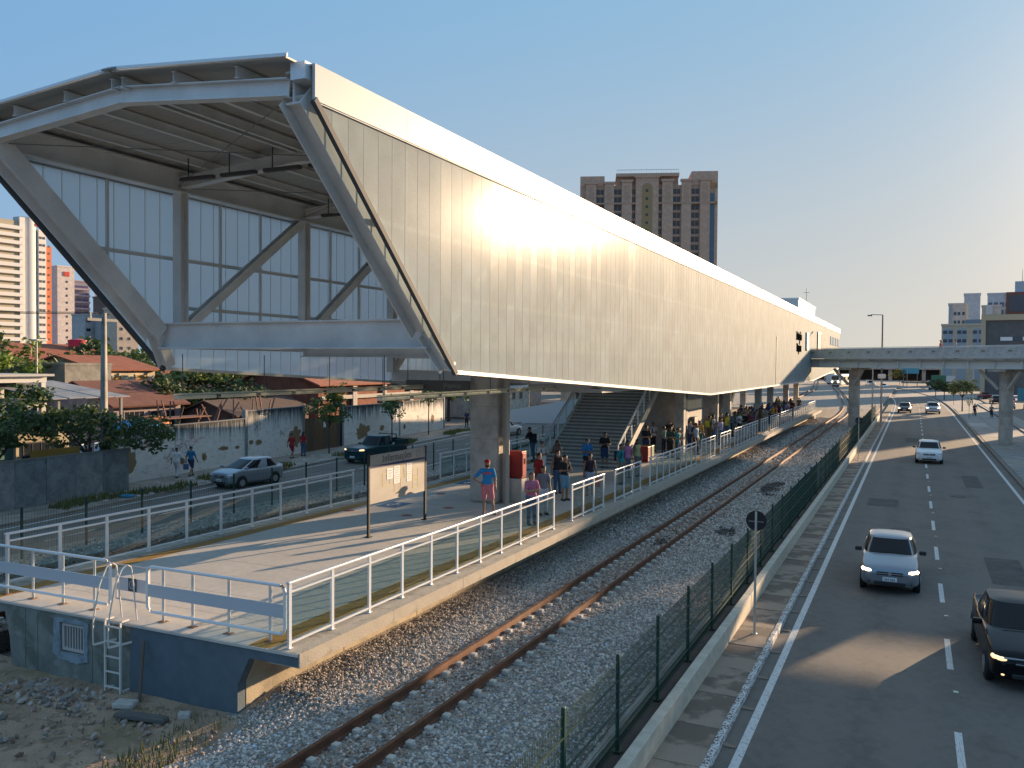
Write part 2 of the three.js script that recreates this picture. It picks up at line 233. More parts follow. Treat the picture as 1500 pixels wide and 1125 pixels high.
{
  const nx = 34, nz = 180, pos = [], uv = [], idx = [];
  for (let j = 0; j <= nz; j++) for (let i = 0; i <= nx; i++) { const D = 2 + 133 * Math.pow(j / nz, 1.5), x = -11.5 + 6.85 * i / nx; pos.push(x, balH(x, D), -D); uv.push(x, D); if (i && j) { const a = (j - 1) * (nx + 1) + i - 1, b = a + 1, c = a + nx + 1, d = c + 1; idx.push(a, b, c, b, d, c); } }
  const g = new THREE.BufferGeometry(); g.setAttribute('position', new THREE.Float32BufferAttribute(pos, 3)); g.setAttribute('uv', new THREE.Float32BufferAttribute(uv, 2)); g.setIndex(idx); g.computeVertexNormals();
  struct('ballast_bed', g, M_ballast);
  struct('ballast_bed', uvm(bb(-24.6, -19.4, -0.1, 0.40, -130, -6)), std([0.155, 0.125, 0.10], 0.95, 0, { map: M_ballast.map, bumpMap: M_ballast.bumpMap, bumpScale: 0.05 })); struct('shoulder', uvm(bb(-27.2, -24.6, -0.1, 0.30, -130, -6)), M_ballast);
  struct('ballast_bed', uvm(bb(-60, -4.8, -0.1, 0.36, -480, -134.6)), M_ballast);
  struct('ballast_bed', uvm(bb(-19.4, -11.3, -0.1, 0.38, -134.6, -109.5)), M_ballast);
  // loose stones
  const st = new THREE.IcosahedronGeometry(0.5, 0); { const p = st.attributes.position, seen = {}; for (let i = 0; i < p.count; i++) { const k = [p.getX(i), p.getY(i), p.getZ(i)].map(v => v.toFixed(3)).join(); const s = seen[k] ??= 0.72 + R0() * 0.5; p.setXYZ(i, p.getX(i) * s, p.getY(i) * s * 0.8, p.getZ(i) * s); } st.computeVertexNormals(); }
  const zones = [[2.5, 13, 420], [13, 30, 330], [30, 60, 120], [60, 112, 40]], list = [], r = rng(99);
  for (const [a, b, dens] of zones) { const n = Math.round((b - a) * 6.6 * dens); for (let i = 0; i < n; i++) { const D = a + (b - a) * r(), x = -11.35 + 6.6 * r(); if (x < -11.1 && D > 12.3) continue; if (D < 12 && x < -10.4 - 0.6 * r()) continue; const h = balH(x, D); const s = (D < 30 ? 0.045 : D < 60 ? 0.07 : 0.1) * (0.6 + 0.8 * r()); const onSl = Math.abs(x + 8.2) < 1 && Math.abs(((D % 0.62) + 0.62) % 0.62 - 0.31) < 0.11; if (onSl && r() < 0.55) continue; if (Math.abs(Math.abs(x + 8.2) - 0.535) < 0.06) continue; list.push([x, h + s * 0.15, D, s]); } }
  for (let i = 0; i < 9000; i++) { const D = 9 + 50 * r() ** 1.4, x = -26.8 + 7.4 * r(); list.push([x, x < -24.6 ? 0.31 : 0.41, D, 0.06 + 0.04 * r()]); }
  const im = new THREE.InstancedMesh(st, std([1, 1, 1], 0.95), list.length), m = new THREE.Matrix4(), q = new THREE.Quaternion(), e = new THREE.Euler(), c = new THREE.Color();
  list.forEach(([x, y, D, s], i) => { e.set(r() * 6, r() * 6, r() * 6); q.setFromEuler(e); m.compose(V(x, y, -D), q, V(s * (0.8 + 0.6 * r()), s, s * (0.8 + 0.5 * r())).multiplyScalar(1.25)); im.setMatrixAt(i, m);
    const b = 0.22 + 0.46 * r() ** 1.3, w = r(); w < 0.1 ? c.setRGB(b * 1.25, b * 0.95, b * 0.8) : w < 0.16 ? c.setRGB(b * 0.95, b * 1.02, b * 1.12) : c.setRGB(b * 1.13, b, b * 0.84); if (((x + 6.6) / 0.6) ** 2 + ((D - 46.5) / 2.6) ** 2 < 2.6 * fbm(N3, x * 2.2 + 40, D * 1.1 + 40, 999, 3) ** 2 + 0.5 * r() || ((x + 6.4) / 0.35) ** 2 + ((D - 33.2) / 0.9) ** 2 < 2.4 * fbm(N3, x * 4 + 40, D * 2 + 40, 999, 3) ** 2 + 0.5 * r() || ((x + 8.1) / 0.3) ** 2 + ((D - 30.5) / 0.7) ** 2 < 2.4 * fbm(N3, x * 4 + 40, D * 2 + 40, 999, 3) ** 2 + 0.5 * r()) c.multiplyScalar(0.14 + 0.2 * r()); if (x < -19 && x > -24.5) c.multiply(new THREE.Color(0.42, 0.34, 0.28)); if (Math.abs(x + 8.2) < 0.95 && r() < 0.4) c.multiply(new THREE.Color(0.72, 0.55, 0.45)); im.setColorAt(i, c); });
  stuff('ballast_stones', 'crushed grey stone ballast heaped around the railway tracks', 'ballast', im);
}
// dirt yard before the platform end
{
  const n = 60, pos = [], uv = [], idx = [];
  for (let j = 0; j <= n; j++) for (let i = 0; i <= n; i++) { const x = -30 + 20.3 * i / n, D = -4 + 16.6 * j / n; pos.push(x, 0.15 + 0.10 * (fbm(N2, x * 0.8 + 90, D * 0.8 + 90, 999, 4) - 0.5) + 0.09 * ss(10.5, 12.5, D) - 0.1 * ss(-10.6, -9.8, x), -D); uv.push(x, D); if (i && j) { const a = (j - 1) * (n + 1) + i - 1, b = a + 1, c = a + n + 1, d = c + 1; idx.push(a, b, c, b, d, c); } }
  const g = new THREE.BufferGeometry(); g.setAttribute('position', new THREE.Float32BufferAttribute(pos, 3)); g.setAttribute('uv', new THREE.Float32BufferAttribute(uv, 2)); g.setIndex(idx); g.computeVertexNormals();
  struct('dirt_ground', g, M_dirt);
  // rubble by the wall, weeds
  const r = rng(5), st = new THREE.IcosahedronGeometry(0.5, 0), L = []; for (let i = 0; i < 900; i++) { const t = r() ** 2; L.push([-18.5 + 8 * r(), 11.9 - 4.5 * t, 0.03 + 0.09 * r() ** 3]); } for (let i = 0; i < 150; i++) L.push([-16.6 + 2.3 * r(), 11.5 + 0.7 * r() - 0.5 * r(), 0.05 + 0.12 * r() ** 2]);
  const im = new THREE.InstancedMesh(st, std([1, 1, 1], 0.95), L.length), m = new THREE.Matrix4(), q = new THREE.Quaternion(), c = new THREE.Color();
  L.forEach(([x, D, s], i) => { q.setFromEuler(new THREE.Euler(r() * 6, r() * 6, r() * 6)); m.compose(V(x, 0.2, -D), q, V(s * 1.5, s * 0.7, s)); im.setMatrixAt(i, m); const b = 0.14 + 0.3 * r(); r() < 0.3 ? c.setRGB(b * 1.1, b * 0.75, b * 0.55) : c.setRGB(b * 1.1, b * 0.95, b * 0.8); im.setColorAt(i, c); });
  stuff('rubble', 'scattered rubble and broken mortar on the dirt by the platform end wall', 'rubble', im);
  const bl = []; for (let i = 0; i < 700; i++) { const k = r(), x = k < 0.6 ? -11.3 + 0.9 * (r() - 0.5) - 0.2 : -13.5 + 3 * r(), D = k < 0.6 ? 9.8 + 2.4 * r() : 12.1 - 0.35 * r() - (r() < 0.2 ? 2 * r() : 0), h = 0.06 + 0.14 * r(), a = r() * 6.3, dx = Math.cos(a) * 0.012, dz = Math.sin(a) * 0.012, lx = (r() - 0.5) * 0.1, lz = (r() - 0.5) * 0.1; bl.push([[x - dx, 0.12, -D - dz], [x + dx, 0.12, -D + dz], [x + lx, 0.17 + h, -D + lz]]); }
  stuff('weeds', 'low green weeds where the dirt meets the ballast', 'weeds', new THREE.Mesh(quads(bl), std([0.09, 0.11, 0.03], 0.9, 0, side)));
  solo('plank', 'long weathered grey plank lying on the dirt', 'plank', rbx(1.05, 0.09, 0.2, 0.02), std([0.16, 0.15, 0.13], 0.9, 0, { map: coarse1 }), [-12.75, 0.27, -11.45], 0.16);
  solo('wooden_stick', 'old wooden stick leaning upright against the end wall', 'stick', cyl([0, 0, 0], [-0.1, 1.1, -0.2], 0.035, 0.03, 6), std([0.15, 0.11, 0.08], 0.9), [-13.42, 0.25, -12.0]);
  solo('rubble_block', 'pale broken concrete block at the foot of the leaning stick', 'concrete block', rbx(0.42, 0.12, 0.26, 0.03), mat.concreteLight, [-13.5, 0.27, -11.75], 0.3);
  solo('rubble_block', 'small pale block on the dirt right of the grey plank', 'concrete block', rbx(0.22, 0.12, 0.15, 0.02), mat.concreteLight, [-12.1, 0.27, -11.85], 0.5);
}
// rails and sleepers
function makeTrack(label, path, x0, D0, D1) {
  const t = thing('railway_track', label, 'railway track', [x0, 0, 0]), pts = fineTrack(path).map(p => [p[0] - x0, p[1]]);
  for (const s of [-1, 1]) {
    const o = s * 0.535, P = [[-0.065, 0.425], [-0.065, 0.44], [-0.014, 0.46], [-0.012, 0.555], [-0.036, 0.565], [-0.036, 0.6], [0.036, 0.6], [0.036, 0.565], [0.012, 0.555], [0.014, 0.46], [0.065, 0.44], [0.065, 0.425]];
    part(t, 'rail', uvm(sweep(pts, P.map(([a, b]) => [a + o, b]).reverse())), mat.rail);
  }
  const slope = (w, h) => poly([[-1.0, 0.3], [1.0, 0.3], [1.0, 0.44], [0.78, 0.455], [0.36, 0.455], [0.24, 0.41], [-0.24, 0.41], [-0.36, 0.455], [-0.78, 0.455], [-1.0, 0.44]], w, 0.008).translate(0, 0.002, -w / 2);
  const g = [0, 1, 2].map(q => uvm(slope(0.2), 1, q * 0.7, q)), clip = uvm(merge([-1, 1].flatMap(s => [-1, 1].map(k => rbx(0.13, 0.07, 0.14, 0.02, s * 0.535 + k * 0.145, 0.49, 0))))), ms = [std([0.40, 0.375, 0.34], 0.9, 0, { map: fine1 }), std([0.33, 0.31, 0.28], 0.9, 0, { map: fine1 })], mc = std([0.56, 0.52, 0.44], 0.85);
  let k = 0;
  for (let D = D0; D < D1; D += 0.62, k++) { const s = part(t, 'sleeper', g[k % 3], ms[k % 2]); s.position.set((R0() - 0.5) * 0.03, -0.022 + (R0() - 0.5) * 0.012, -D); s.rotation.y = (R0() - 0.5) * 0.03; if (D < 60) part(s, 'rail_clip', clip, mc); }
  return t;
}
makeTrack('rusty metre gauge railway track on pale sleepers right of the platform', trackR, -8.2, 3, 118);
makeTrack('railway track behind the platform, on its street side', trackL, -20.85, 12, 60);
// green mesh fence
{
  const F = thing('mesh_fence', 'dark green wire mesh fence between ballast and main road', 'fence', [-4.5, 0.18, -60]);
  const post = merge([rbx(0.06, 1.68, 0.06, 0.008, 0, 0.84, 0), bx(0.16, 0.012, 0.16, 0, 0.02, 0)]), wires = (n, dx) => { const L = []; for (let i = 1; i < n; i++) L.push(bx(0.006, 1.5, 0.006, 0, 0.82, -1.27 + 2.54 * i / n)); for (let j = 0; j <= 9; j++) L.push(bx(0.008, 0.008, 2.48, 0.006, 0.08 + j * 0.165, 0)); for (const y of [0.25, 0.74, 1.24]) L.push(bx(0.03, 0.02, 2.48, 0.012, y, 0)); return merge(L); };
  const near = wires(46), far = wires(30);
  for (let i = 0; i < 46; i++) { const D = 6.47 + 2.54 * i; part(F, 'post', post, mat.green).position.set(0, 0, 60 - D); part(F, 'mesh_panel', i < 16 ? near : far, mat.green).position.set(0, (R0() - 0.5) * 0.02, 60 - D - 1.27); }
  const k = thing('fence_footing', 'narrow concrete edging strip under the green mesh fence', 'edging', [-4.72, 0, -60]);
  part(k, 'edging', uvm(bx(0.12, 0.34, 124, 0, 0.14, 0)), mat.concrete);
  struct('soil_strip', uvm(bb(-4.68, -4.12, -0.1, 0.16, -124, 2)), std([0.10, 0.085, 0.07], 0.95, 0, { map: coarse1 }));
}
// traffic sign seen from behind
{
  const s = thing('road_sign', 'round road sign seen from its black back on a galvanised pole', 'road sign', [-3.5, 0.12, -22]);
  part(s, 'pole', merge([cyl([0, 0, 0], [0, 3.05, 0], 0.03, 0.03, 12), cyl([0, 0, 0], [0, 0.03, 0], 0.07, 0.05, 10)]), std([0.5, 0.49, 0.45], 0.5, 0.5));
  part(s, 'sign_plate', new THREE.CylinderGeometry(0.25, 0.25, 0.012, 40).rotateX(Math.PI / 2).translate(0, 2.82, -0.045), mat.black);
  part(s, 'bracket', merge([bx(0.36, 0.02, 0.02, 0, 2.8, -0.03)]), std([0.3, 0.3, 0.3], 0.5, 0.5));
  const s2 = copy(s, 'far round road sign seen from behind by the bridge pillar', [-3.5, 0.12, -66], 0);
}
// ---------- platform ----------
const M_floor = std([0.68, 0.63, 0.555], 0.75, 0, { map: withMap(tex(512, 512, (u, v) => { const a = fbm(N1, u * 3, v * 3, 3, 5), b = fbm(N2, u * 30, v * 30, 30, 3), q = 0.82 + 0.26 * (a - 0.5) + 0.16 * (b - 0.5) + 0.07 * (R0() - 0.5); return [q, q * 0.995, q * 0.985]; }), 0.3) });
const M_ochre = std([0.43, 0.235, 0.05], 0.8, 0, { map: withMap(T_fine, 1.2), bumpMap: withMap(tex(64, 64, (u, v) => { const x = (u * 8) % 1 - 0.5, y = (v * 8) % 1 - 0.5; return Math.hypot(x, y) < 0.28 ? 1 : 0; }, false), 2.5), bumpScale: 0.004 });
const M_wallBeige = std([0.50, 0.42, 0.29], 0.9, 0, { map: withMap(T_coarse, 0.3), bumpMap: bump2, bumpScale: 0.004 });
const M_slabEdge = std([0.45, 0.40, 0.32], 0.9, 0, { map: withMap(tex(512, 512, (u, v) => { const a = fbm(N1, u * 10, v * 10, 10, 4), s = ss(0.52, 0.7, fbm(N2, u * 7, v * 7, 7, 5)); const q = 0.9 + 0.3 * (a - 0.5); return mix([q, q, q], [0.5, 0.47, 0.42], s * 0.7); }), 0.45), bumpMap: bump2, bumpScale: 0.005 });
const M_blueWall = std([0.115, 0.155, 0.18], 0.8, 0, { map: withMap(tex(512, 512, (u, v) => { const a = fbm(N1, u * 6, v * 6, 6, 5), b = fbm(N2, u * 12, v * 12, 12, 4); const q = 0.9 + 0.35 * (a - 0.5) + 0.18 * (b - 0.5); return [q, q, q]; }), 0.5), bumpMap: bump2, bumpScale: 0.004 });
const M_oldWall = std([0.26, 0.262, 0.225], 0.95, 0, { map: withMap(tex(512, 512, (u, v) => { const a = fbm(N1, u * 6, v * 6, 6, 5), s = ss(0.55, 0.7, fbm(N2, u * 9, v * 9, 9, 5)), d = ss(0.56, 0.7, fbm(N3, u * 5, v * 5, 5, 4)); let q = 0.85 + 0.7 * (a - 0.5); let c = mix([q, q, q], [1.5, 1.55, 1.5], s * 0.3); return mix(c, [0.45, 0.43, 0.36], d * 0.6); }), 0.45), bumpMap: bump2, bumpScale: 0.01 });
const M_mortar = std([0.31, 0.37, 0.40], 0.95, 0, { map: withMap(T_coarse, 1), bumpMap: bump2, bumpScale: 0.02 });
const PX0 = -19.2, PX1 = -9.83, PY = 1.6, PD0 = 12.3, PD1 = 108;
const platform = thing('station_platform', 'long concrete station platform with pale tiled floor and ochre edge strips', 'platform', [-14.5, 0, -60]);
const PL = (g) => g.translate(14.5, 0, 60);
{
  const xs = [[-18.06, -11.02]], n = 76, L = (PD1 - PD0) / n, fg = [0, 1, 2].map(q => uvm(bx(7.03, 0.05, L - 0.014), 1, q * 2.2, q * 3.1));
  for (let i = 0; i < n; i++) { const m = part(platform, 'floor_strip', fg[i % 3], M_floor); m.position.set(-0.04, PY - 0.025 + R0() * 0.002, 60 - PD0 - L * (i + 0.5)); }
  for (const x of [-18.29, -10.8]) part(platform, 'tactile_strip', PL(uvm(bb(x - 0.215, x + 0.215, PY - 0.05, PY - 0.002, -PD1, -PD0))), M_ochre);
  const eg = uvm(bx(0.7, 0.26, 3.08)), el = uvm(bx(0.66, 0.26, 3.08));
  for (let i = 0; i < 31; i++) { const D = PD0 + 3.09 * (i + 0.5); part(platform, 'edge_slab', eg, M_slabEdge).position.set(-10.18 + 14.5, PY - 0.128, 60 - D); part(platform, 'edge_slab', el, M_slabEdge).position.set(-18.87 + 14.5, PY - 0.128, 60 - D); }
  part(platform, 'sub_base', PL(uvm(bb(-19.1, -10.53, 1.40, PY - 0.055, -PD1, -PD0 - 0.05))), mat.concrete);
  const pw = poly([[-11.25, -0.1], [-11.25, 0.83], [-10.98, 1.395], [-17.75, 1.395], [-17.6, 0.83], [-17.5, -0.1]], 1).scale(1, 1, 3.05);
  const wg = [0, 1, 2].map(q => uvm(pw.clone(), 1, q, q * 1.9));
  for (let i = 0; i < 31; i++) part(platform, 'side_wall', wg[i % 3], M_wallBeige).position.set(14.5, 0, 60 - PD0 - 0.2 - 3.08 * (i + 1));
  // end wall: old grey concrete left, blue paint right, barred vent
  const E = (pts) => poly(pts, 0.2).translate(0, 0, -PD0 - 0.2), z = 0;
  part(platform, 'end_wall', PL(uvm(E([[-14.0, -0.1], [-11.25, -0.1], [-11.25, 0.83], [-10.98, 1.36], [-9.86, 1.36], [-9.86, 1.545], [-14.0, 1.545]]))), M_blueWall, 'blue painted half of the platform end wall');
  part(platform, 'end_wall', PL(uvm([E([[-14.005, -0.1], [-14.005, 1.545], [-15.29, 1.545], [-15.29, -0.1]].reverse()), E([[-15.295, -0.1], [-15.295, 0.77], [-15.98, 0.77], [-15.98, -0.1]].reverse()), E([[-15.295, 1.36], [-15.295, 1.545], [-15.98, 1.545], [-15.98, 1.36]].reverse()), E([[-15.985, -0.1], [-15.985, 1.545], [-19.15, 1.545], [-19.15, 1.36], [-17.75, 1.36], [-17.6, 0.83], [-17.5, -0.1]].reverse())])), M_oldWall, 'weathered grey half of the platform end wall');
  part(platform, 'end_coping', PL(uvm(bb(-19.18, -9.85, 1.546, 1.597, -PD0 - 0.04, -PD0 + 0.03))), M_floor);
  const v = part(platform, 'vent', PL(bb(-15.98, -15.295, 0.77, 1.36, -PD0 - 0.19, -PD0 - 0.16)), mat.black);
  part(v, 'vent_frame', PL(merge([bb(-15.97, -15.91, 0.79, 1.35, -12.36, -12.31), bb(-15.91, -15.30, 0.79, 0.85, -12.36, -12.31), bb(-15.91, -15.30, 1.30, 1.35, -12.36, -12.31)])), std([0.5, 0.46, 0.42], 0.7));
  for (let i = 0; i < 7; i++) part(v, 'vent_bar', PL(bb(-15.85 + i * 0.08, -15.82 + i * 0.08, 0.85, 1.30, -12.35, -12.32)), std([0.5, 0.46, 0.42], 0.7));
  const mo = []; const rr = rng(3); const ring = [[-16.16, 1.47], [-15.6, 1.475], [-15.17, 1.45], [-15.18, 0.64], [-15.5, 0.56], [-16.0, 0.6], [-16.22, 0.72]], hole = [[-16.0, 0.75], [-15.28, 0.75], [-15.28, 1.38], [-16.0, 1.38]];
  const s = new THREE.Shape(); const sm = []; ring.forEach((p, i) => { const q = ring[(i + 1) % ring.length]; for (let k = 0; k < 6; k++) sm.push([p[0] + (q[0] - p[0]) * k / 6 + (rr() - 0.5) * 0.035, p[1] + (q[1] - p[1]) * k / 6 + (rr() - 0.5) * 0.035]); });
  s.setFromPoints(sm.map(p => new THREE.Vector2(...p))); s.holes.push(new THREE.Path(hole.map(p => new THREE.Vector2(...p))));
  part(v, 'mortar_surround', PL(uvm(new THREE.ExtrudeGeometry(s, { depth: 0.03, bevelEnabled: false }).translate(0, 0, -PD0))), M_mortar);
  const rib = bb(-0.015, 0.015, 0.1, 1.5, -12.3, -12.285); for (const x of [-17.1, -16.72, -15.08, -14.65]) part(platform, 'formwork_ridge', PL(uvm(rib.clone().translate(x, 0, 0))), M_oldWall);
  // painted floor symbols
  const M_fb = std([0.03, 0.13, 0.30], 0.7, 0, { map: fine1 }), M_fr = std([0.5, 0.12, 0.10], 0.7, 0, { map: fine1 });
  for (const [x, D] of [[-17.2, 26.9], [-17.5, 33.4], [-17.4, 38.5]]) { const f = part(platform, 'floor_sign', PL(bb(x - 0.45, x + 0.45, PY, PY + 0.004, -D - 0.6, -D + 0.6)), M_fb, 'blue wheelchair symbol painted on the floor'); const w = std([0.6, 0.62, 0.62], 0.7);
    part(f, 'symbol', PL(merge([new THREE.RingGeometry(0.16, 0.22, 20, 1, 0, 5).rotateX(-Math.PI / 2).translate(x, PY + 0.0075, -D + 0.1), new THREE.CircleGeometry(0.07, 12).rotateX(-Math.PI / 2).translate(x - 0.02, PY + 0.0075, -D - 0.38), bx(0.07, 0.003, 0.4, x - 0.02, PY + 0.006, -D - 0.12), bx(0.25, 0.003, 0.06, x + 0.1, PY + 0.006, -D - 0.05)])), w); }
  for (const [x, D] of [[-15.6, 25.2], [-15.1, 27.2], [-17.0, 30.0], [-12.9, 29.2], [-17.9, 25.1]]) part(platform, 'floor_sign', PL(merge([new THREE.CircleGeometry(0.2, 20).rotateX(-Math.PI / 2).translate(x, PY + 0.004, -D)])), M_fr, 'small red waiting spot on the floor');
  part(platform, 'end_ramp', PL(uvm(bb(PX0 + 1, PX1 - 0.8, 0, 1.58, -109.4, -PD1))), mat.concrete);
}
// glazed railings
function railing(label, x, D0, D1, n, group) {
  const L = D1 - D0, t = thing('glass_railing', label, 'railing', [x, PY, -(D0 + D1) / 2], 0, group), h = L / 2;
  part(t, 'top_rail', merge([rbx(0.075, 0.05, L + 0.06, 0.015, 0, 1.2, 0)]), mat.alu);
  part(t, 'mid_rail', bx(0.04, 0.035, L, 0, 1.03, 0), mat.alu); part(t, 'bottom_rail', bx(0.04, 0.035, L, 0, 0.1, 0), mat.alu);
  const pg = merge([bx(0.045, 1.17, 0.075, 0, 0.59, 0), bx(0.1, 0.012, 0.11, 0, 0.012, 0)]), gg = bx(0.012, 0.86, L / n - 0.1, 0, 0.57, 0);
  for (let i = 0; i <= n; i++) part(t, 'post', pg, mat.alu).position.z = -h + 0.03 + (L - 0.06) * i / n;
  for (let i = 0; i < n; i++) part(t, 'glass_panel', gg, mat.glass).position.z = -h + L * (i + 0.5) / n;
  return t;
}
[[12.45, 25.2, 10, 'longest glass railing at the near corner of the platform edge'], [26.75, 30, 3, 'short glass railing second along the track side edge'], [31.3, 34.7, 3, 'short glass railing third along the track side edge'], [36.1, 44.8, 8, 'long glass railing in front of the waiting group by the stairs'], [45.95, 49.4, 3, 'short glass railing beside the man in light blue shirt'], [50.95, 54.0, 3, 'short glass railing near the yellow backpack'], [55.4, 64.3, 8, 'long glass railing in front of the dense far crowd'], [65.8, 69.1, 3, 'short glass railing after the dense far crowd'], [70.4, 75.0, 4, 'glass railing beside the lit pairs of columns'], [76.2, 83.6, 6, 'bright glass railing before the last one on the platform edge'], [84.8, 104.2, 12, 'last glass railing at the far end of the platform']].forEach(([a, b, n, l]) => railing(l, -10.2, a, b, n, 'railings on the track side edge'));
[[13.1, 26.7, 10, 'long glass railing on the street side of the platform front'], [33.2, 45.5, 10, 'glass railing on the street side behind the concrete column']].forEach(([a, b, n, l]) => railing(l, -18.85, a, b, n, 'railings on the street side edge'));
// white end barriers
{
  const cream = std([0.66, 0.62, 0.55], 0.6), rust = std([0.25, 0.13, 0.07], 0.85), grey = std([0.52, 0.54, 0.56], 0.5);
  const barrier = (label, x0, x1, posts) => {
    const t = thing('end_barrier', label, 'barrier', [(x0 + x1) / 2, PY, -12.66]), w = (x1 - x0) / 2, r = 0.12, P = [], A = (cx, cy, a0) => { for (let k = 0; k <= 4; k++) { const a = a0 + k * Math.PI / 8; P.push([cx + r * Math.cos(a), cy + r * Math.sin(a), 0.04]); } };
    A(w - r, 1.08 - r, 0); A(-w + r, 1.08 - r, Math.PI / 2); A(-w + r, 0.18 + r, Math.PI); A(w - r, 0.18 + r, 1.5 * Math.PI); P.push(P[0]);
    part(t, 'rail_loop', tube(P, 0.032, 10, 120), mat.white); part(t, 'middle_board', rbx(2 * w - 0.02, 0.25, 0.02, 0.005, 0, 0.6, 0.03), grey);
    for (const x of posts) { const p = part(t, 'post', bx(0.07, 1.06, 0.012, 0, 0.53, -0.01), cream); p.position.x = x - (x0 + x1) / 2; part(p, 'base_plate', bx(0.17, 0.012, 0.14, 0, 0.006, 0), rust); }
  };
  barrier('white tubular barrier left of the ladder on the platform end', -18.95, -14.93, [-18.2, -17.35, -16.4, -15.45]);
  barrier('white tubular barrier right of the ladder on the platform end', -13.88, -10.42, [-13.5, -12.72, -11.8, -10.8]);
  const g = thing('barrier_gate', 'small grey gate with a dark round sign between the barriers', 'gate', [-14.4, PY, -12.72]);
  part(g, 'gate_frame', merge([bx(0.94, 0.03, 0.03, 0, 1.0, 0), bx(0.94, 0.03, 0.03, 0, 0.3, 0), bx(0.03, 0.7, 0.03, -0.46, 0.65, 0), bx(0.03, 0.7, 0.03, 0.46, 0.65, 0)]), std([0.4, 0.42, 0.44], 0.5)); part(g, 'gate_board', bx(0.9, 0.27, 0.015, 0, 0.62, 0.01), grey);
  const pl = part(g, 'sign_plate', bx(0.22, 0.27, 0.012, 0.02, 0.63, 0.03), std([0.06, 0.075, 0.09], 0.5)); part(pl, 'sign_ring', merge([new THREE.RingGeometry(0.065, 0.085, 24).translate(0.02, 0.63, 0.0385), new THREE.RingGeometry(0.02, 0.03, 16).translate(0.02, 0.63, 0.0385)]), std([0.42, 0.47, 0.5], 0.6));
  const l = thing('access_ladder', 'cream steel ladder with hooped handrails on the platform end wall', 'ladder', [-14.25, 0.25, -12.1]);
  for (const s of [-1, 1]) {
    const x = s * 0.21; part(l, 'stile', merge([bx(0.035, 1.42, 0.035, x, 0.71, 0), bx(0.035, 0.035, 0.2, x, 1.42, -0.1), bx(0.035, 0.035, 0.2, x, 0.03, -0.1)]), cream);
    const y0 = 0.95; part(l, 'hoop_handrail', merge([tube([[x - 0.12, y0, 0.18], [x - 0.12, 1.4, 0.18], [x - 0.1, 2.1, 0.05], [x - 0.1, 2.42, -0.12], [x - 0.08, 2.5, -0.22], [x - 0.06, 2.42, -0.32], [x - 0.04, 2.0, -0.36], [x, 1.36, -0.4]], 0.015, 8, 50), bar([x - 0.12, y0, 0.18], [x + 0.1, y0 + 0.04, -0.19], 0.035, 0.035)]), cream);
  }
  for (let i = 0; i < 5; i++) part(l, 'rung', bx(0.4, 0.028, 0.028, 0, 0.1 + i * 0.3, 0), cream);
}
// information board
{
  const t = thing('information_board', 'large information board on two black legs standing on the platform', 'information board', [-14.65, PY, -23.15]);
  const M_brd = std([0.42, 0.395, 0.35], 0.6, 0, { map: fine1 });
  for (const s of [-1, 1]) part(t, 'leg', merge([bx(0.07, 2.46, 0.07, 0, 1.23, s * 1.64), bx(0.2, 0.02, 0.18, 0, 0.01, s * 1.64)]), mat.black);
  const b = part(t, 'board', bx(0.04, 1.46, 3.2, 0.0, 1.70, 0), M_brd); part(t, 'blue_band', bx(0.006, 0.07, 3.2, 0.0245, 2.07, 0), std([0.02, 0.03, 0.12], 0.5));
  const tx = text('Informações', 0.2, 0.004); tx.translate(-tx.boundingBox.max.x / 2, 0, 0).rotateY(Math.PI / 2).translate(0.022, 2.17, 0.1); part(t, 'lettering', tx, std([0.13, 0.12, 0.12], 0.6));
  part(t, 'round_emblem', new THREE.RingGeometry(0.09, 0.125, 24).rotateY(Math.PI / 2).translate(0.0235, 2.26, -1.15), std([0.25, 0.24, 0.22], 0.6));
  const yel = std([0.5, 0.42, 0.1], 0.6), pap = std([0.72, 0.72, 0.72], 0.8), ink = std([0.35, 0.3, 0.3], 0.8), F = (z, y, w, h) => merge([bx(0.004, 0.018, w, 0.0225, y + h / 2, z), bx(0.004, 0.018, w, 0.0225, y - h / 2, z), bx(0.004, h, 0.018, 0.0225, y, z - w / 2), bx(0.004, h, 0.018, 0.0225, y, z + w / 2)]);
  for (const [z, y, w, h] of [[0.72, 1.62, 0.42, 0.36], [0.08, 1.38, 0.36, 0.4], [-0.12, 1.8, 0.3, 0.3], [-0.5, 1.7, 0.34, 0.3], [-0.98, 1.64, 0.3, 0.3], [-0.98, 1.32, 0.3, 0.3]]) part(t, 'yellow_frame', F(z, y, w, h), yel);
  for (const [z, y, w, h] of [[0.52, 1.78, 0.36, 0.34], [0.13, 1.84, 0.36, 0.28], [0.13, 1.56, 0.34, 0.26], [-0.6, 1.86, 0.32, 0.28], [-0.6, 1.56, 0.3, 0.3]]) { const p = part(t, 'paper_notice', bx(0.004, h, w, 0.027, y, z), pap); part(p, 'printed_lines', merge([0, 1, 2].map(k => bx(0.001, 0.018, w * (0.7 - k * 0.14), 0.030, y + h * (0.28 - 0.25 * k), z))), ink); }
}
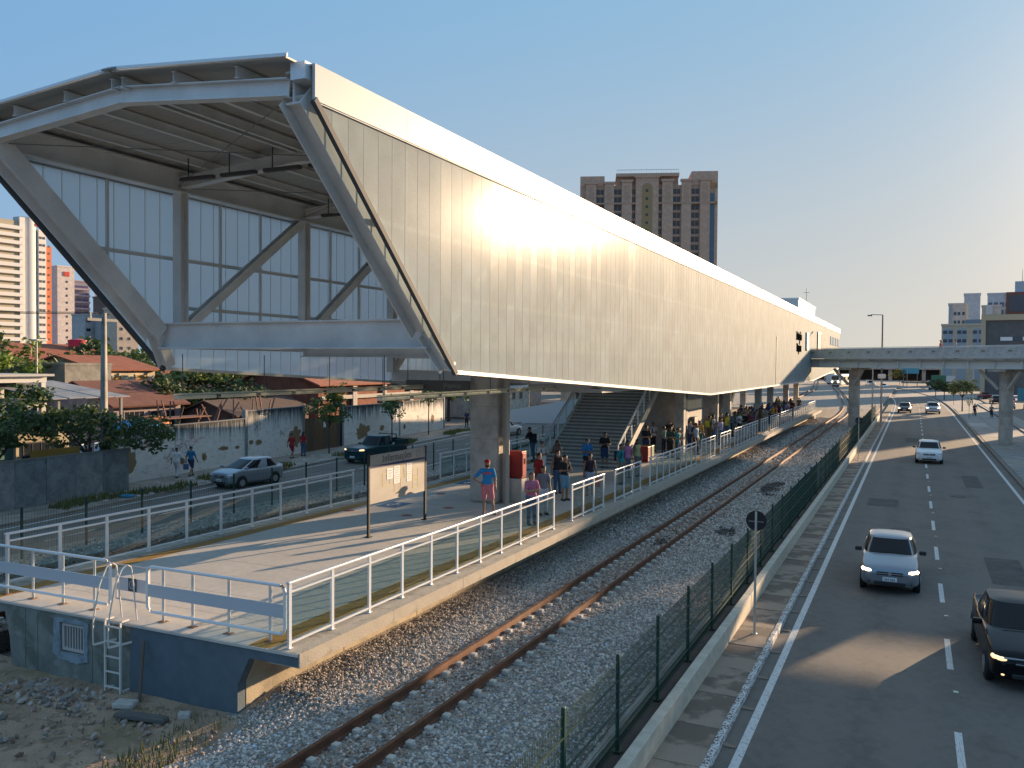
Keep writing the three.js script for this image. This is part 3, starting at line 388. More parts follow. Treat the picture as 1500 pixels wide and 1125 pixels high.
// red hydrant cabinet on a plinth, main column with pipes
{
  const h = thing('hydrant_cabinet', 'red fire hose cabinet on a concrete plinth beside the column', 'hydrant cabinet', [-13.5, PY, -29.6]);
  part(h, 'plinth', uvm(rbx(0.62, 0.9, 0.5, 0.02, 0, 0.45, 0)), mat.concreteLight); part(h, 'cabinet', rbx(0.6, 1.0, 0.42, 0.02, 0, 1.42, 0), std([0.30, 0.022, 0.02], 0.45)); part(h, 'door', rbx(0.5, 0.86, 0.02, 0.008, 0, 1.42, 0.215), std([0.33, 0.03, 0.025], 0.4)); part(h, 'door_side', rbx(0.02, 0.86, 0.34, 0.008, 0.305, 1.42, 0), std([0.33, 0.03, 0.025], 0.4)); part(h, 'vent_glass', bx(0.006, 0.22, 0.16, 0.318, 1.55, 0), std([0.12, 0.03, 0.03], 0.2));
  const c = thing('concrete_column', 'massive concrete column with downpipes rising from the near platform', 'column', [-14.5, PY, -29.2]);
  part(c, 'shaft', uvm(rbx(1.15, 4.9, 0.95, 0.12, 0, 2.45, 0, 4)), mat.concrete); for (const [x, z] of [[0.74, 0.1], [0.92, 0.28]]) part(c, 'downpipe', merge([cyl([x, 0, z], [x, 4.6, z], 0.085, 0.085, 14), cyl([x, 1.2, z], [x, 1.26, z], 0.095, 0.095, 14), cyl([x, 3.4, z], [x, 3.46, z], 0.095, 0.095, 14)]), std([0.42, 0.38, 0.31], 0.6));
  for (let k = 0; k < 3; k++) part(c, 'pour_joint', uvm(rbx(1.158, 0.012, 0.958, 0.004, 0, 1.2 * (k + 1), 0)), std([0.28, 0.26, 0.23], 0.9));
}
// ---------- station hall ----------
const hall = thing('station_hall', 'long silver clad station hall raised above the platform', 'station hall', [-14.85, 0, -75]);
const H0 = g => g.translate(14.85, 0, 75);
const ribTex = withMap(tex(128, 8, u => 0.5 + 0.5 * Math.cos(u * 2 * Math.PI * 8), false), 4);
const M_poly = phy([0.515, 0.605, 0.615], 0.7, 0, { specularIntensity: 0.15, clearcoat: 0.13, clearcoatRoughness: 0.18, map: withMap(T_fine, 0.11), transmission: 0.5, thickness: 0, ior: 1.5, side: THREE.DoubleSide });
const M_poly2 = phy([0.495, 0.585, 0.595], 0.7, 0, { specularIntensity: 0.15, clearcoat: 0.13, clearcoatRoughness: 0.21, map: withMap(T_fine, 0.13), transmission: 0.5, thickness: 0, ior: 1.5, side: THREE.DoubleSide });
const M_polyL = phy([0.92, 0.92, 0.90], 0.95, 0, { transmission: 0.6, thickness: 0, side: THREE.DoubleSide });
const M_fascia = phy([0.47, 0.505, 0.515], 0.45, 0.0, { specularIntensity: 0.35 }), M_trim = std([0.75, 0.73, 0.68], 0.4, 0.2);
const botY = D => D < 47.3 ? 6.58 + (5.2 - 6.58) * (D - 18.44) / (47.3 - 18.44) : D < 100 ? 5.2 : 5.2 + 1.3 * (D - 100) / 37;
const topEdge = D => Math.min(11.58, 11.58), nearBot = D => D < 18.44 ? 11.58 + (6.58 - 11.58) * (D - 13.02) / (18.44 - 13.02) : botY(D);
function wallPanels(X, sgn, m1, m2, D1, pitch) {
  for (let D = 13.05, k = 0; D < D1; D += pitch, k++) {
    const a = D + 0.0015, b = Math.min(D + pitch, D1) - 0.0015, ya = nearBot(a), yb = nearBot(b), x0 = X, x1 = X - sgn * 0.02, T = 11.6;
    const P = [[x0, ya, -a], [x0, yb, -b], [x0, T, -b], [x0, T, -a], [x1, ya, -a], [x1, yb, -b], [x1, T, -b], [x1, T, -a]];
    const r0 = X + sgn * 0.0025, rb = a + 0.05, Q = [[r0, ya, -a], [r0, nearBot(rb), -rb], [r0, T, -rb], [r0, T, -a]];
    const o = sgn > 0 ? q => q : q => [...q].reverse();
    const g = quads([o([P[0], P[1], P[2], P[3]]), o([P[3], P[2], P[6], P[7]]), o([P[4], P[5], P[1], P[0]]), o([P[1], P[5], P[6], P[2]]), o([P[4], P[0], P[3], P[7]]), o(Q), o([[x0, ya, -a], Q[0], Q[3], [x0, T, -a]]), o([Q[1], [x0, nearBot(rb), -rb], [x0, T, -rb], Q[2]])]);
    part(hall, 'wall_panel', H0(g), [m1, m2, m1, m2, m2, m1, m1][Math.floor(R0() * 7)]);
  }
}
wallPanels(-10.1, 1, M_poly, M_poly2, 137.5, 0.522);
wallPanels(-19.6, -1, M_polyL, M_polyL, 50, 0.522);
part(hall, 'far_wall', H0(quads([[[-19.6, 5.2, -50], [-19.6, 11.6, -50], [-19.6, 11.6, -137.5], [-19.6, 5.2, -137.5]]])), M_polyL);
part(hall, 'end_wall', H0(bb(-19.6, -10.12, 5.6, 12.2, -137.6, -137.45)), M_poly2);
// fascia, trims
for (let k = 0; k < 40; k++) { const D = 12.98 + 3.175 * k, E = Math.min(D + 3.165, 137.6); if (D > 137) break; part(hall, 'fascia_panel', H0(merge([bb(-10.1, -10.04, 11.6, 12.27, -E, -D), bb(-10.5, -10.1, 12.24, 12.27, -E, -D), bb(-10.1, -10.06, 11.575, 11.6, -E, -D)])), M_fascia); part(hall, 'fascia_panel', H0(bb(-19.66, -19.6, 11.6, 12.27, -E, -D)), M_fascia); }
for (const [X, s] of [[-10.1, 1], [-19.6, -1]]) {
  const o = X + s * 0.03;
  part(hall, 'bottom_trim', H0(merge([bar([o, 6.58, -18.44], [o, 5.2, -47.3], 0.1, 0.09), bar([o, 5.2, -47.3], [o, 5.2, -100], 0.1, 0.09), bar([o, 5.2, -100], [o, 6.5, -137.5], 0.1, 0.09)])), M_trim);
  part(hall, 'edge_trim', H0(bar([o, 11.62, -12.98], [o, 6.54, -18.46], 0.12, 0.1, [1, 0, 0])), std([0.075, 0.08, 0.085], 0.75)); 
  for (const y of [9.75, 8.35, 7.2]) part(hall, 'girt', H0(bar([X - s * 0.1, y, -(y > 8.4 ? (y > 9 ? 15.2 : 16.8) : 18.8)], [X - s * 0.1, y, -137], 0.08, 0.1)), mat.steel);
}
// frames: raked portal legs, cross beam, rafters, trusses
const bays = []; for (let D = 18.63; D < 136; D += 5.55) bays.push(D);
const beam = (name, g) => part(hall, name, H0(uvm(g)), mat.steel);
for (const [X, s] of [[-10.55, 1], [-19.15, -1]]) {
  beam('portal_leg', ibeam([X, 11.75, -13.05], [X, 7.55, -17.75], 0.5, 0.5, [1, 0, 0], 0.035));
  beam('leg_foot', merge([ibeam([X + s * 0.05, 7.5, -17.8], [X + s * 0.3, 6.66, -18.4], 0.34, 0.34, [1, 0, 0], 0.03)]));
  beam('top_chord', merge([ibeam([X, 11.9, -13.0], [X, 11.9, -137], 0.36, 0.62, [0, 1, 0], 0.04)]));
  beam('bottom_chord', ibeam([X, 7.45, -18.2], [X, 7.45, -30], 0.34, 0.5, [0, 1, 0], 0.035));
  beam('bottom_chord', ibeam([X, 6.2, -30], [X, 6.2, -137], 0.34, 0.6, [0, 1, 0], 0.035));
  bays.forEach((D, i) => {
    beam('truss_post', ibeam([X, D < 29 ? 7.6 : 6.4, -D], [X, 11.65, -D], 0.3, 0.3, [0, 0, 1], 0.025));
    if (i < bays.length - 1 && i < 8) { const y0 = D < 29 ? 7.75 : 6.5; beam('truss_diagonal', ibeam([X, y0, -D - 0.15], [X, 11.6, -D - 5.4], 0.26, 0.26, [1, 0, 0], 0.025)); }
    if (i < 6) for (const q of [1.9, 3.7]) beam('mullion', bx(0.07, 4.1, 0.07, X - s * -0.32, 9.6, -D - q));
  });
  beam('mullion', bx(0.07, 2.2, 0.07, X + s * 0.32, 10.5, -16.4));
}
beam('portal_beam', ibeam([-10.5, 7.5, -18.0], [-19.2, 7.5, -18.0], 0.36, 0.72, [0, 1, 0], 0.04));
for (const D of [24.2, 29.8]) beam('floor_beam', ibeam([-10.5, 7.2, -D], [-19.2, 7.2, -D], 0.3, 0.45, [0, 1, 0], 0.03));
{
  const roofY = x => 12.67 - 0.075 * Math.abs(x + 14.85);
  const raf = (D, h) => { for (const s of [-1, 1]) beam('rafter', ibeam([-14.85 + s * 4.25, roofY(-10.6) - 0.48, -D], [-14.85, roofY(-14.85) - 0.42, -D], 0.26, h, [0, 1, 0], 0.025)); };
  raf(12.95, 0.34); bays.slice(0, 8).forEach(D => raf(D, 0.32));
  for (const x of [-18.0, -16.4, -13.3, -11.7]) beam('purlin', ibeam([x, roofY(x) - 0.17, -12.75], [x, roofY(x) - 0.17, -137], 0.12, 0.22, [0, 1, 0], 0.012));
  beam('purlin', merge([ibeam([-14.7, 12.45, -12.75], [-14.7, 12.45, -137], 0.1, 0.22, [0, 1, 0], 0.012), ibeam([-15.0, 12.45, -12.75], [-15.0, 12.45, -137], 0.1, 0.22, [0, 1, 0], 0.012)]));
  const M_roof = std([0.52, 0.50, 0.46], 0.6, 0.2, { map: fine025 });
  for (const s of [-1, 1]) for (let i = 0; i < 119; i++) { const D = 12.6 + 1.05 * i, xa = -14.85, xb = -14.85 + s * 4.45, g = merge([bar([xa + s * 0.02, roofY(xa) - 0.02, -D - 0.52], [xb, roofY(xb) - 0.02, -D - 0.52], 1.035, 0.035)]); part(hall, 'roof_sheet', H0(g), M_roof); }
  part(hall, 'ridge_cap', H0(merge([bb(-15.05, -14.65, 12.665, 12.70, -137, -12.55)])), mat.steelDark);
  for (const s of [-1, 1]) part(hall, 'eave_gutter', H0(merge([bb(-14.85 + s * 4.35, -14.85 + s * 4.68, 11.98, 12.3, -137, -12.85)])), mat.alu);
  for (const s of [-1, 1]) part(hall, 'roof_edge', H0(bar([-14.85, 12.70, -12.58], [-14.85 + s * 4.5, roofY(-10.35) + 0.01, -12.58], 0.03, 0.06)), mat.alu);
  // tie rods and dark tube light rows under the roof
  for (const [a, b] of [[[-19, 11.75, -13.2], [-11, 11.75, -18.4]], [[-11, 11.7, -13.2], [-19, 11.75, -18.4]], [[-19, 11.75, -18.8], [-11, 11.75, -24]], [[-11, 11.75, -18.8], [-19, 11.75, -24]]]) part(hall, 'tie_rod', H0(cyl(a, b, 0.012, 0.012, 6)), mat.steelDark);
  for (const D of [16.6, 22.4, 28]) for (let i = 0; i < 4; i++) { const x = -16.5 + i * 1.35; const f = part(hall, 'roof_light', H0(merge([rbx(1.1, 0.09, 0.14, 0.02, x, 11.42, -D)])), std([0.06, 0.05, 0.045], 0.6)); part(f, 'hanger', H0(bx(0.02, 0.5, 0.02, x - 0.3, 11.7, -D)), mat.black); }
}
// floor, hanging platform lights, hanging sign
const M_soffit = std([0.48, 0.46, 0.42], 0.8, 0, { map: fine1 });
part(hall, 'hall_floor', H0(uvm(merge([bb(-19.4, -10.3, 5.75, 6.1, -137, -49.6), bb(-19.4, -17.4, 5.75, 6.1, -49.6, -30), bb(-13.2, -10.3, 5.75, 6.1, -49.6, -30), bb(-17.4, -13.2, 6.1, 6.3, -41, -30)]))), M_soffit);
part(hall, 'floor_edge_beam', H0(uvm(bb(-19.3, -10.4, 6.05, 6.5, -30.3, -29.95))), mat.steel);
{
  const tubeM = std([0.62, 0.55, 0.40], 0.45), capM = std([0.08, 0.08, 0.08], 0.6);
  const lum = (label, x, D0, n) => { const t = thing('hanging_light', label, 'light', [x, 5.88, -D0]); for (let i = 0; i < n; i++) { part(t, 'light_tube', merge([rbx(0.16, 0.1, 1.34, 0.03, 0, 0, -0.75 - i * 1.52)]), tubeM); part(t, 'joint', bx(0.1, 0.06, 0.18, 0, 0.01, -1.5 - i * 1.52), capM); if (i % 2 === 0) part(t, 'suspension_rod', cyl([0, 0.03, -0.3 - i * 1.52], [0, D0 + i * 1.52 < 28 ? 1.1 : 0.3, -0.3 - i * 1.52], 0.012, 0.012, 6), capM); } part(t, 'conduit', bx(0.05, 0.04, n * 1.52, 0, 0.08, -n * 0.76), tubeM); };
  lum('row of hanging tube lights over the track side of the platform', -12.2, 18.3, 11); lum('row of hanging tube lights over the street side of the platform', -16.8, 16.1, 11);
  const s = thing('hanging_sign', 'grey brown hanging station name sign behind the column', 'sign', [-16.2, 5.75, -28.3]); part(s, 'panel', rbx(2.75, 0.4, 0.08, 0.02, 0, 0.2, 0), std([0.115, 0.105, 0.095], 0.5)); for (const x of [-1.3, 0.1]) part(s, 'hanger', cyl([x, 0.4, 0], [x, 1.2, 0], 0.015, 0.015, 6), mat.black); const g = text('Papicu', 0.16, 0.006); g.translate(0.3, 0.13, 0.038); part(s, 'lettering', g, std([0.25, 0.24, 0.22], 0.6));
}
// wall lettering, banner, side opening, end windows, plant box on the roof
{
  for (const [s, y] of [['Estação', 9.25], ['Papicu', 8.15]]) { const g = text(s, 0.78, 0.06); g.translate(-g.boundingBox.max.x / 2, 0, 0).rotateY(Math.PI / 2).translate(-10.08, y, -87); part(hall, 'lettering', H0(g), phy([0.01, 0.01, 0.01], 1, 0, { specularIntensity: 0 })); }
  part(hall, 'banner', H0(bb(-10.09, -9.95, 8.4, 10.2, -94.6, -92.8)), std([0.10, 0.42, 0.36], 0.6)); part(hall, 'dark_seam', H0(bb(-10.085, -10.06, 5.3, 9.2, -72.35, -72.2)), mat.steelDark);
  const dv = part(hall, 'side_opening', H0(bb(-10.09, -10.03, 8.7, 10.5, -108.5, -104.5)), std([0.42, 0.33, 0.16], 0.7)); part(dv, 'opening_frame', H0(merge([bb(-10.1, -9.98, 8.7, 10.6, -104.5, -104.3), bb(-10.1, -9.98, 8.7, 10.6, -108.7, -108.5), bb(-10.1, -9.98, 10.5, 10.7, -108.5, -104.5)])), mat.steelDark);
  for (let i = 0; i < 4; i++) part(hall, 'end_window', H0(bb(-10.1, -10.04, 9.6, 10.7, -(121 + i * 4), -(124.4 + i * 4))), mat.winDark);
  const b = thing('plant_room', 'pale boxy plant room on the far station roof', 'plant room', [-15, 12.4, -119]); part(b, 'walls', bx(4.4, 2.4, 19, 0, 1.2, 0), std([0.55, 0.6, 0.62], 0.6)); part(b, 'parapet', bx(4.6, 0.2, 19.2, 0, 2.5, 0), mat.white); part(b, 'antenna', merge([cyl([1.2, 2.5, -8], [1.2, 5.2, -8], 0.05, 0.03, 6), bx(0.8, 0.05, 0.05, 1.2, 4.6, -8)]), mat.steelDark); part(b, 'roof_unit', rbx(1.2, 0.8, 1.4, 0.05, 1.3, 0.4, -12.5), mat.steelDark);
}
// stairs, room, inner columns
function stairs(label, x0, x1, D0, n, y0 = PY) {
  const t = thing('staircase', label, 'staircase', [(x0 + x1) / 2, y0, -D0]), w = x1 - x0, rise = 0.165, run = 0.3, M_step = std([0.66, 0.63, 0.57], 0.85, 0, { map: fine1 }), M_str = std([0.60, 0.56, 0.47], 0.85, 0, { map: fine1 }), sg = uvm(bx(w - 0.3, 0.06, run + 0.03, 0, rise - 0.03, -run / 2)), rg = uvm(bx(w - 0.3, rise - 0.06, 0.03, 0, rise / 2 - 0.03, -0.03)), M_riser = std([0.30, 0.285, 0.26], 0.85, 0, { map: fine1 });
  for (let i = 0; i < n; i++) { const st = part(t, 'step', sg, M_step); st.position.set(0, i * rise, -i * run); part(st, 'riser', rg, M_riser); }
  const H = n * rise, L = n * run;
  for (const s of [-1, 1]) {
    const x = s * (w / 2 - 0.08); part(t, 'stringer', uvm(poly([[0, 0], [0.5, 0], [L + 0.2, H - 0.25], [L + 0.2, H + 0.08], [L - 0.1, H + 0.08], [0, 0.14]], 0.16).rotateY(Math.PI / 2).translate(x - 0.08, 0, 0)), M_str);
    const P = (k, y) => [x, k * H + y, -k * L]; part(t, 'handrail', merge([bar(P(0, 1.2), P(1, 1.2), 0.07, 0.06), bar(P(0, 1.04), P(1, 1.04), 0.035, 0.035)]), mat.alu);
    for (let k = 0; k <= 7; k++) { part(t, 'post', bx(0.05, 1.1, 0.07, x, k / 7 * H + 0.65, -k / 7 * L), mat.alu); if (k < 7) { const a = P(k / 7, 0.2), b = P((k + 1) / 7, 0.2); part(t, 'glass_panel', quads([[a, b, [b[0], b[1] + 0.8, b[2]], [a[0], a[1] + 0.8, a[2]]]]), mat.glass); } }
  }
  return t;
}
stairs('wide grey staircase rising behind the waiting people near the column', -17.45, -13.2, 41.2, 26);
stairs('second staircase farther along under the hall', -16.4, -12.6, 62.5, 26);
{
  const r = thing('technical_room', 'grey walled technical room under the hall behind the first stairs', 'room', [-15.3, PY, -55]); const M_rm = std([0.38, 0.37, 0.34], 0.8, 0, { map: fine1 });
  part(r, 'wall', uvm(bx(5, 4.1, 6.4, 0, 2.05, 0)), M_rm); part(r, 'door', bx(0.03, 2.1, 0.95, 2.515, 1.05, 1.6), std([0.13, 0.135, 0.135], 0.6)); part(r, 'duct', bx(0.25, 4.0, 0.4, 2.64, 2.02, 2.6), std([0.1, 0.1, 0.1], 0.7)); part(r, 'electric_cabinet', bx(0.3, 1.9, 0.9, 2.68, 0.97, 0.3), std([0.15, 0.155, 0.155], 0.6));
  const w2 = thing('stair_side_wall', 'cream wall with a fire extinguisher sign beside the second staircase', 'wall', [-12.6, PY, -59.6]); part(w2, 'wall', uvm(bx(1.0, 4.1, 0.35, 0, 2.05, 0)), mat.concreteLight); part(w2, 'extinguisher', merge([cyl([0.1, 0.7, 0.27], [0.1, 1.15, 0.27], 0.08, 0.08, 12), cyl([0.1, 1.15, 0.27], [0.1, 1.25, 0.27], 0.05, 0.02, 8)]), std([0.45, 0.03, 0.02], 0.35)); part(w2, 'notice', bx(0.3, 0.4, 0.02, 0.1, 1.75, 0.19), std([0.36, 0.28, 0.12], 0.7));
  const cg = uvm(rbx(0.55, 4.2, 0.55, 0.05, 0, 2.1, 0)); [[-12.4, 50.2, 'cream square column in front of the technical room'], [-12.4, 64.2, 'sunlit square column right of the second staircase'], [-12.4, 78.2, 'sunlit square column behind the middle of the far crowd'], [-12.4, 85.2, 'sunlit square column near the far crowd end'], [-12.4, 96.3, 'bright sunlit square column before the last one'], [-12.4, 105, 'last square column at the far platform end'], [-16.9, 78.2, 'shaded square column behind the middle of the far crowd'], [-16.9, 85.2, 'shaded square column farther behind the far crowd'], [-16.9, 96.3, 'shaded square column at the street side of the far end']].forEach(([x, D, l]) => solo('square_column', l, 'column', cg, mat.concreteLight, [x, PY, -D], 0, 'square columns under the hall'));
  solo('waste_bin', 'green waste bin beside the first staircase', 'waste bin', rbx(0.55, 0.85, 0.55, 0.05, 0, 0.425, 0), std([0.01, 0.08, 0.03], 0.5), [-13.0, PY, -45.6]); solo('waste_bin', 'dark red waste bin beside the first staircase', 'waste bin', rbx(0.55, 0.85, 0.55, 0.05, 0, 0.425, 0), std([0.16, 0.01, 0.02], 0.5), [-13.0, PY, -44.9]);
}
// ---------- trees ----------
const leafMats = {};
function leafMat(c) { const k = c.join(); return leafMats[k] ??= phy(c, 0.9, 0, { transmission: 0.3, thickness: 0, side: THREE.DoubleSide, vertexColors: true }); }
function crownGeo(seed, blobs, n, size) {   // blobs: [x,y,z,rx,ry,rz]
  const r = rng(seed), pos = [], colr = [], vol = blobs.map(b => b[3] * b[4] * b[5]), tot = vol.reduce((a, b) => a + b, 0), a = V(), b = V(), c = V(), nrm = V();
  blobs.forEach((B, bi) => {
    const m = Math.round(n * (0.4 / blobs.length + 0.6 * vol[bi] / tot)), clumps = Math.max(5, Math.round(m / 26));
    const C = []; for (let k = 0; k < clumps; k++) { nrm.set(r() * 2 - 1, r() * 2 - 0.75, r() * 2 - 1).normalize(); const q = 0.55 + 0.5 * r(); C.push([B[0] + nrm.x * B[3] * q, B[1] + nrm.y * B[4] * q, B[2] + nrm.z * B[5] * q, 0.75 + 0.5 * r()]); }
    for (let k = 0; k < m; k++) {
      const q = C[Math.floor(r() * clumps)], sp = size * 2.0, s = size * (0.6 + 0.8 * r());
      const x = q[0] + (r() + r() - 1) * sp, y = q[1] + (r() + r() - 1) * sp * 0.7, z = q[2] + (r() + r() - 1) * sp;
      a.set(r() * 2 - 1, (r() * 2 - 1) * 0.6, r() * 2 - 1).normalize(); b.set(r() * 2 - 1, r() * 2 - 1, r() * 2 - 1).cross(a).normalize();
      const t = [[x - a.x * s * .5, y - a.y * s * .5, z - a.z * s * .5], [x + b.x * s * .32, y + b.y * s * .32, z + b.z * s * .32], [x + a.x * s * .5, y + a.y * s * .5, z + a.z * s * .5], [x - b.x * s * .32, y - b.y * s * .32, z - b.z * s * .32]];
      pos.push(...t[0], ...t[1], ...t[2], ...t[0], ...t[2], ...t[3]); const v = q[3] * (0.75 + 0.5 * r()), w = 0.9 + 0.25 * r(); for (let i = 0; i < 6; i++) colr.push(v * w, v, v * 0.9);
    }
  });
  const g = new THREE.BufferGeometry(); g.setAttribute('position', new THREE.Float32BufferAttribute(pos, 3)); g.setAttribute('color', new THREE.Float32BufferAttribute(colr, 3)); g.computeVertexNormals(); return g;
}
const M_bark = std([0.10, 0.08, 0.065], 0.95, 0, { map: coarse1 });
function tree(label, pos, o) {   // o: h trunk height, w crown radius, ch crown height, n, size, c, seed, lean
  const t = thing('tree', label, 'tree', pos), r = rng(o.seed), br = [], blobs = [], nb = o.blobs ?? 6, lean = o.lean ?? [0, 0], tr = o.tr ?? 0.12;
  br.push(cyl([0, -0.15, 0], [lean[0], o.h, lean[1]], tr, tr * 0.7, 8));
  for (let i = 0; i < nb; i++) { const a = i * 2.4 + r(), q = (i === 0 ? 0.1 : 0.35 + 0.55 * r()) * o.w, x = lean[0] + Math.cos(a) * q, z = lean[1] + Math.sin(a) * q, y = o.h + o.ch * (0.2 + 0.65 * r()) * (o.flat ? 0.6 : 1); blobs.push([x, y, z, o.w * (0.42 + 0.2 * r()), o.ch * (o.flat ? 0.2 : 0.3 + 0.12 * r()), o.w * (0.42 + 0.2 * r())]); br.push(cyl([lean[0] * 0.8, o.h * 0.8, lean[1] * 0.8], [x, y, z], tr * 0.55, tr * 0.2, 5)); }
  part(t, 'trunk', merge(br), M_bark); part(t, 'crown', crownGeo(o.seed * 7 + 1, blobs, o.n ?? 2200, o.size ?? 0.2), leafMat(o.c ?? [0.05, 0.085, 0.02])); return t;
}
// ---------- street on the left ----------
const SX = D => -28 - 0.107 * (D - 40), so = (D, o) => SX(D) - o, sPath = (o, a, b) => [[so(a, o), -a], [so(b, o), -b]];
struct('street', strip(sPath(0, -5, 150), -7.4, 1.4, 0.006), M_asphalt); struct('edge_line', strip(sPath(0, -5, 150), -0.1, 0.02, 0.012), M_paint); struct('edge_line', strip(sPath(6.75, -5, 150), -0.1, 0.02, 0.012), M_paint);
for (let i = 0; i < 14; i++) struct('lane_dash', strip(sPath(3.4, 22 + i * 6, 24.4 + i * 6), -0.06, 0.06, 0.012), M_paint);
struct('pavement', uvm(sweep(sPath(7.35, -5, 150), [[-4.6, -0.1], [0, -0.1], [0, 0.1], [-4.6, 0.1]])), std([0.33, 0.29, 0.24], 0.95, 0, { map: withMap(T_coarse, 0.3) }));
{
  const r = rng(12), bl = []; for (let i = 0; i < 5200; i++) { const D = 24 + 60 * r(), o = 7.7 + 1.3 * r() + 0.5 * Math.sin(D * 0.7), n = fbm(N1, D * 0.25 + 9, 3.3, 999, 2); if (n < 0.42 || (D > 52 && D < 60)) continue; const x = so(D, o), a = r() * 6.3, h = 0.12 + 0.25 * r(); bl.push([[x - Math.cos(a) * 0.04, 0.1, -D - Math.sin(a) * 0.04], [x + Math.cos(a) * 0.04, 0.1, -D + Math.sin(a) * 0.04], [x + (r() - 0.5) * 0.22, 0.1 + h, -D + (r() - 0.5) * 0.22]]); }
  stuff('grass_verge', 'rough grass verge along the kerb of the left street', 'grass', new THREE.Mesh(quads(bl), std([0.13, 0.13, 0.035], 0.9, 0, side)));
  const lt = [], c = []; for (let i = 0; i < 70; i++) { const D = 26 + 45 * r(), o = 7.3 + 2.6 * r(); lt.push(rbx(0.12 + 0.16 * r(), 0.06, 0.1 + 0.1 * r(), 0.02).rotateY(r() * 3).translate(so(D, o), 0.13, -D)); }
  stuff('litter', 'pale litter scattered along the verge of the left street', 'litter', new THREE.Mesh(merge(lt), std([0.55, 0.53, 0.5], 0.9)));
  const F = thing('mesh_fence', 'green post and wire fence between the rear track and the left street', 'fence', [-26, 0.38, -40]), pg = bx(0.06, 1.68, 0.06, 0, 0.84, 0), wg = merge([...Array.from({ length: 24 }, (_, i) => bx(0.005, 1.5, 0.005, 0, 0.8, -1.15 + i * 0.1)), ...[0.1, 0.45, 0.8, 1.15, 1.5].map(y => bx(0.005, 0.008, 2.36, 0, y, 0))]);
  for (let i = 0; i < 26; i++) { const z = 40 - (13.8 + 2.4 * i); part(F, 'post', pg, mat.green).position.z = z; part(F, 'mesh_panel', wg, mat.green).position.z = z - 1.2; }
}
// plastered wall with mould, bare patches and scrawls
function wallTexture(seed, W, H, patches, scrawl) {
  const r = rng(seed), cv = document.createElement('canvas'); cv.width = 1024; cv.height = 256; const x = cv.getContext('2d');
  x.fillStyle = '#d6d1c8'; x.fillRect(0, 0, 1024, 256);
  for (let i = 0; i < 900; i++) { x.globalAlpha = 0.05 + 0.1 * r(); x.fillStyle = r() < 0.5 ? '#d2cdc6' : '#948c82'; x.beginPath(); x.ellipse(r() * 1024, r() * 256, 3 + 26 * r(), 2 + 9 * r(), 0, 0, 7); x.fill(); }
  for (let i = 0; i < 900; i++) { const px = r() * 1024, l = 18 + 105 * r() ** 2 * (0.6 + 0.8 * N1(px * 0.02, 3, 99)); x.globalAlpha = 0.2 + 0.5 * r(); x.fillStyle = r() < 0.8 ? '#24282c' : '#4a4d50'; x.beginPath(); x.moveTo(px - 1 - 4 * r(), 0); x.lineTo(px + 1 + 4 * r(), 0); x.lineTo(px + r() * 2, l); x.fill(); }
  for (const [px, py, w, h] of patches) { x.globalAlpha = 0.95; x.fillStyle = '#7f6a4d'; x.beginPath(); for (let k = 0; k < 26; k++) { const a = k / 26 * 6.283, q = 0.7 + 0.45 * r(); x.lineTo(px * 1024 + Math.cos(a) * w * q, py * 256 + Math.sin(a) * h * q); } x.fill(); for (let k = 0; k < 10; k++) { x.globalAlpha = 0.5; x.fillStyle = '#6a573e'; x.beginPath(); x.ellipse(px * 1024 + (r() - 0.5) * w, py * 256 + (r() - 0.5) * h, 3 + 6 * r(), 2 + 5 * r(), 0, 0, 7); x.fill(); } }
  for (let i = 0; i < 60; i++) { x.globalAlpha = 0.5; x.fillStyle = '#8b7355'; x.beginPath(); x.ellipse(r() * 1024, 150 + r() * 100, 1 + 7 * r() ** 2, 1 + 4 * r() ** 2, 0, 0, 7); x.fill(); }
  x.lineWidth = 1.6; for (const [px, py, s, colr] of scrawl) { x.strokeStyle = colr; x.globalAlpha = 0.75; for (let k = 0; k < 5; k++) { x.beginPath(); let a = px * 1024 + (r() - 0.5) * s, b = py * 256 + (r() - 0.5) * s * 0.5; x.moveTo(a, b); for (let j = 0; j < 5; j++) { const c = a + (r() - 0.5) * s, d = b + (r() - 0.5) * s * 0.8; x.quadraticCurveTo(a + (r() - 0.5) * s, b + (r() - 0.5) * s, c, d); a = c; b = d; } x.stroke(); } }
  x.globalAlpha = 1; const t = new THREE.CanvasTexture(cv); t.colorSpace = THREE.SRGBColorSpace; return t;
}
function streetWall(label, D0, D1, h, o, t, n) {
  const a = [so(D0, o), -D0], b = [so(D1, o), -D1], L = Math.hypot(a[0] - b[0], a[1] - b[1]), w = thing('plaster_wall', label, 'wall', [(a[0] + b[0]) / 2, 0, (a[1] + b[1]) / 2], Math.atan2(b[0] - a[0], b[1] - a[1]) + Math.PI);
  // local: x = 0 face at +x side, z runs along
  const g = new THREE.PlaneGeometry(L, h).rotateY(Math.PI / 2).translate(0.101, h / 2, 0); part(w, 'plaster_face', g, std([1, 1, 1], 0.95, 0, { map: t, bumpMap: bump2, bumpScale: 0.01 })); part(w, 'core', uvm(bx(0.2, h, L, 0, h / 2, 0)), std([0.42, 0.4, 0.37], 0.95, 0, { map: coarse1 }));
  part(w, 'coping', uvm(rbx(0.26, 0.07, L, 0.02, 0, h + 0.02, 0)), std([0.2, 0.2, 0.2], 0.95, 0, { map: coarse1 })); for (let k = 0; k < n; k++) part(w, 'pier', uvm(bx(0.3, h + 0.1, 0.25, 0, h / 2 + 0.05, -L / 2 + L * k / Math.max(1, n - 1))), std([0.3, 0.3, 0.29], 0.95, 0, { map: coarse1 })); return w;
}
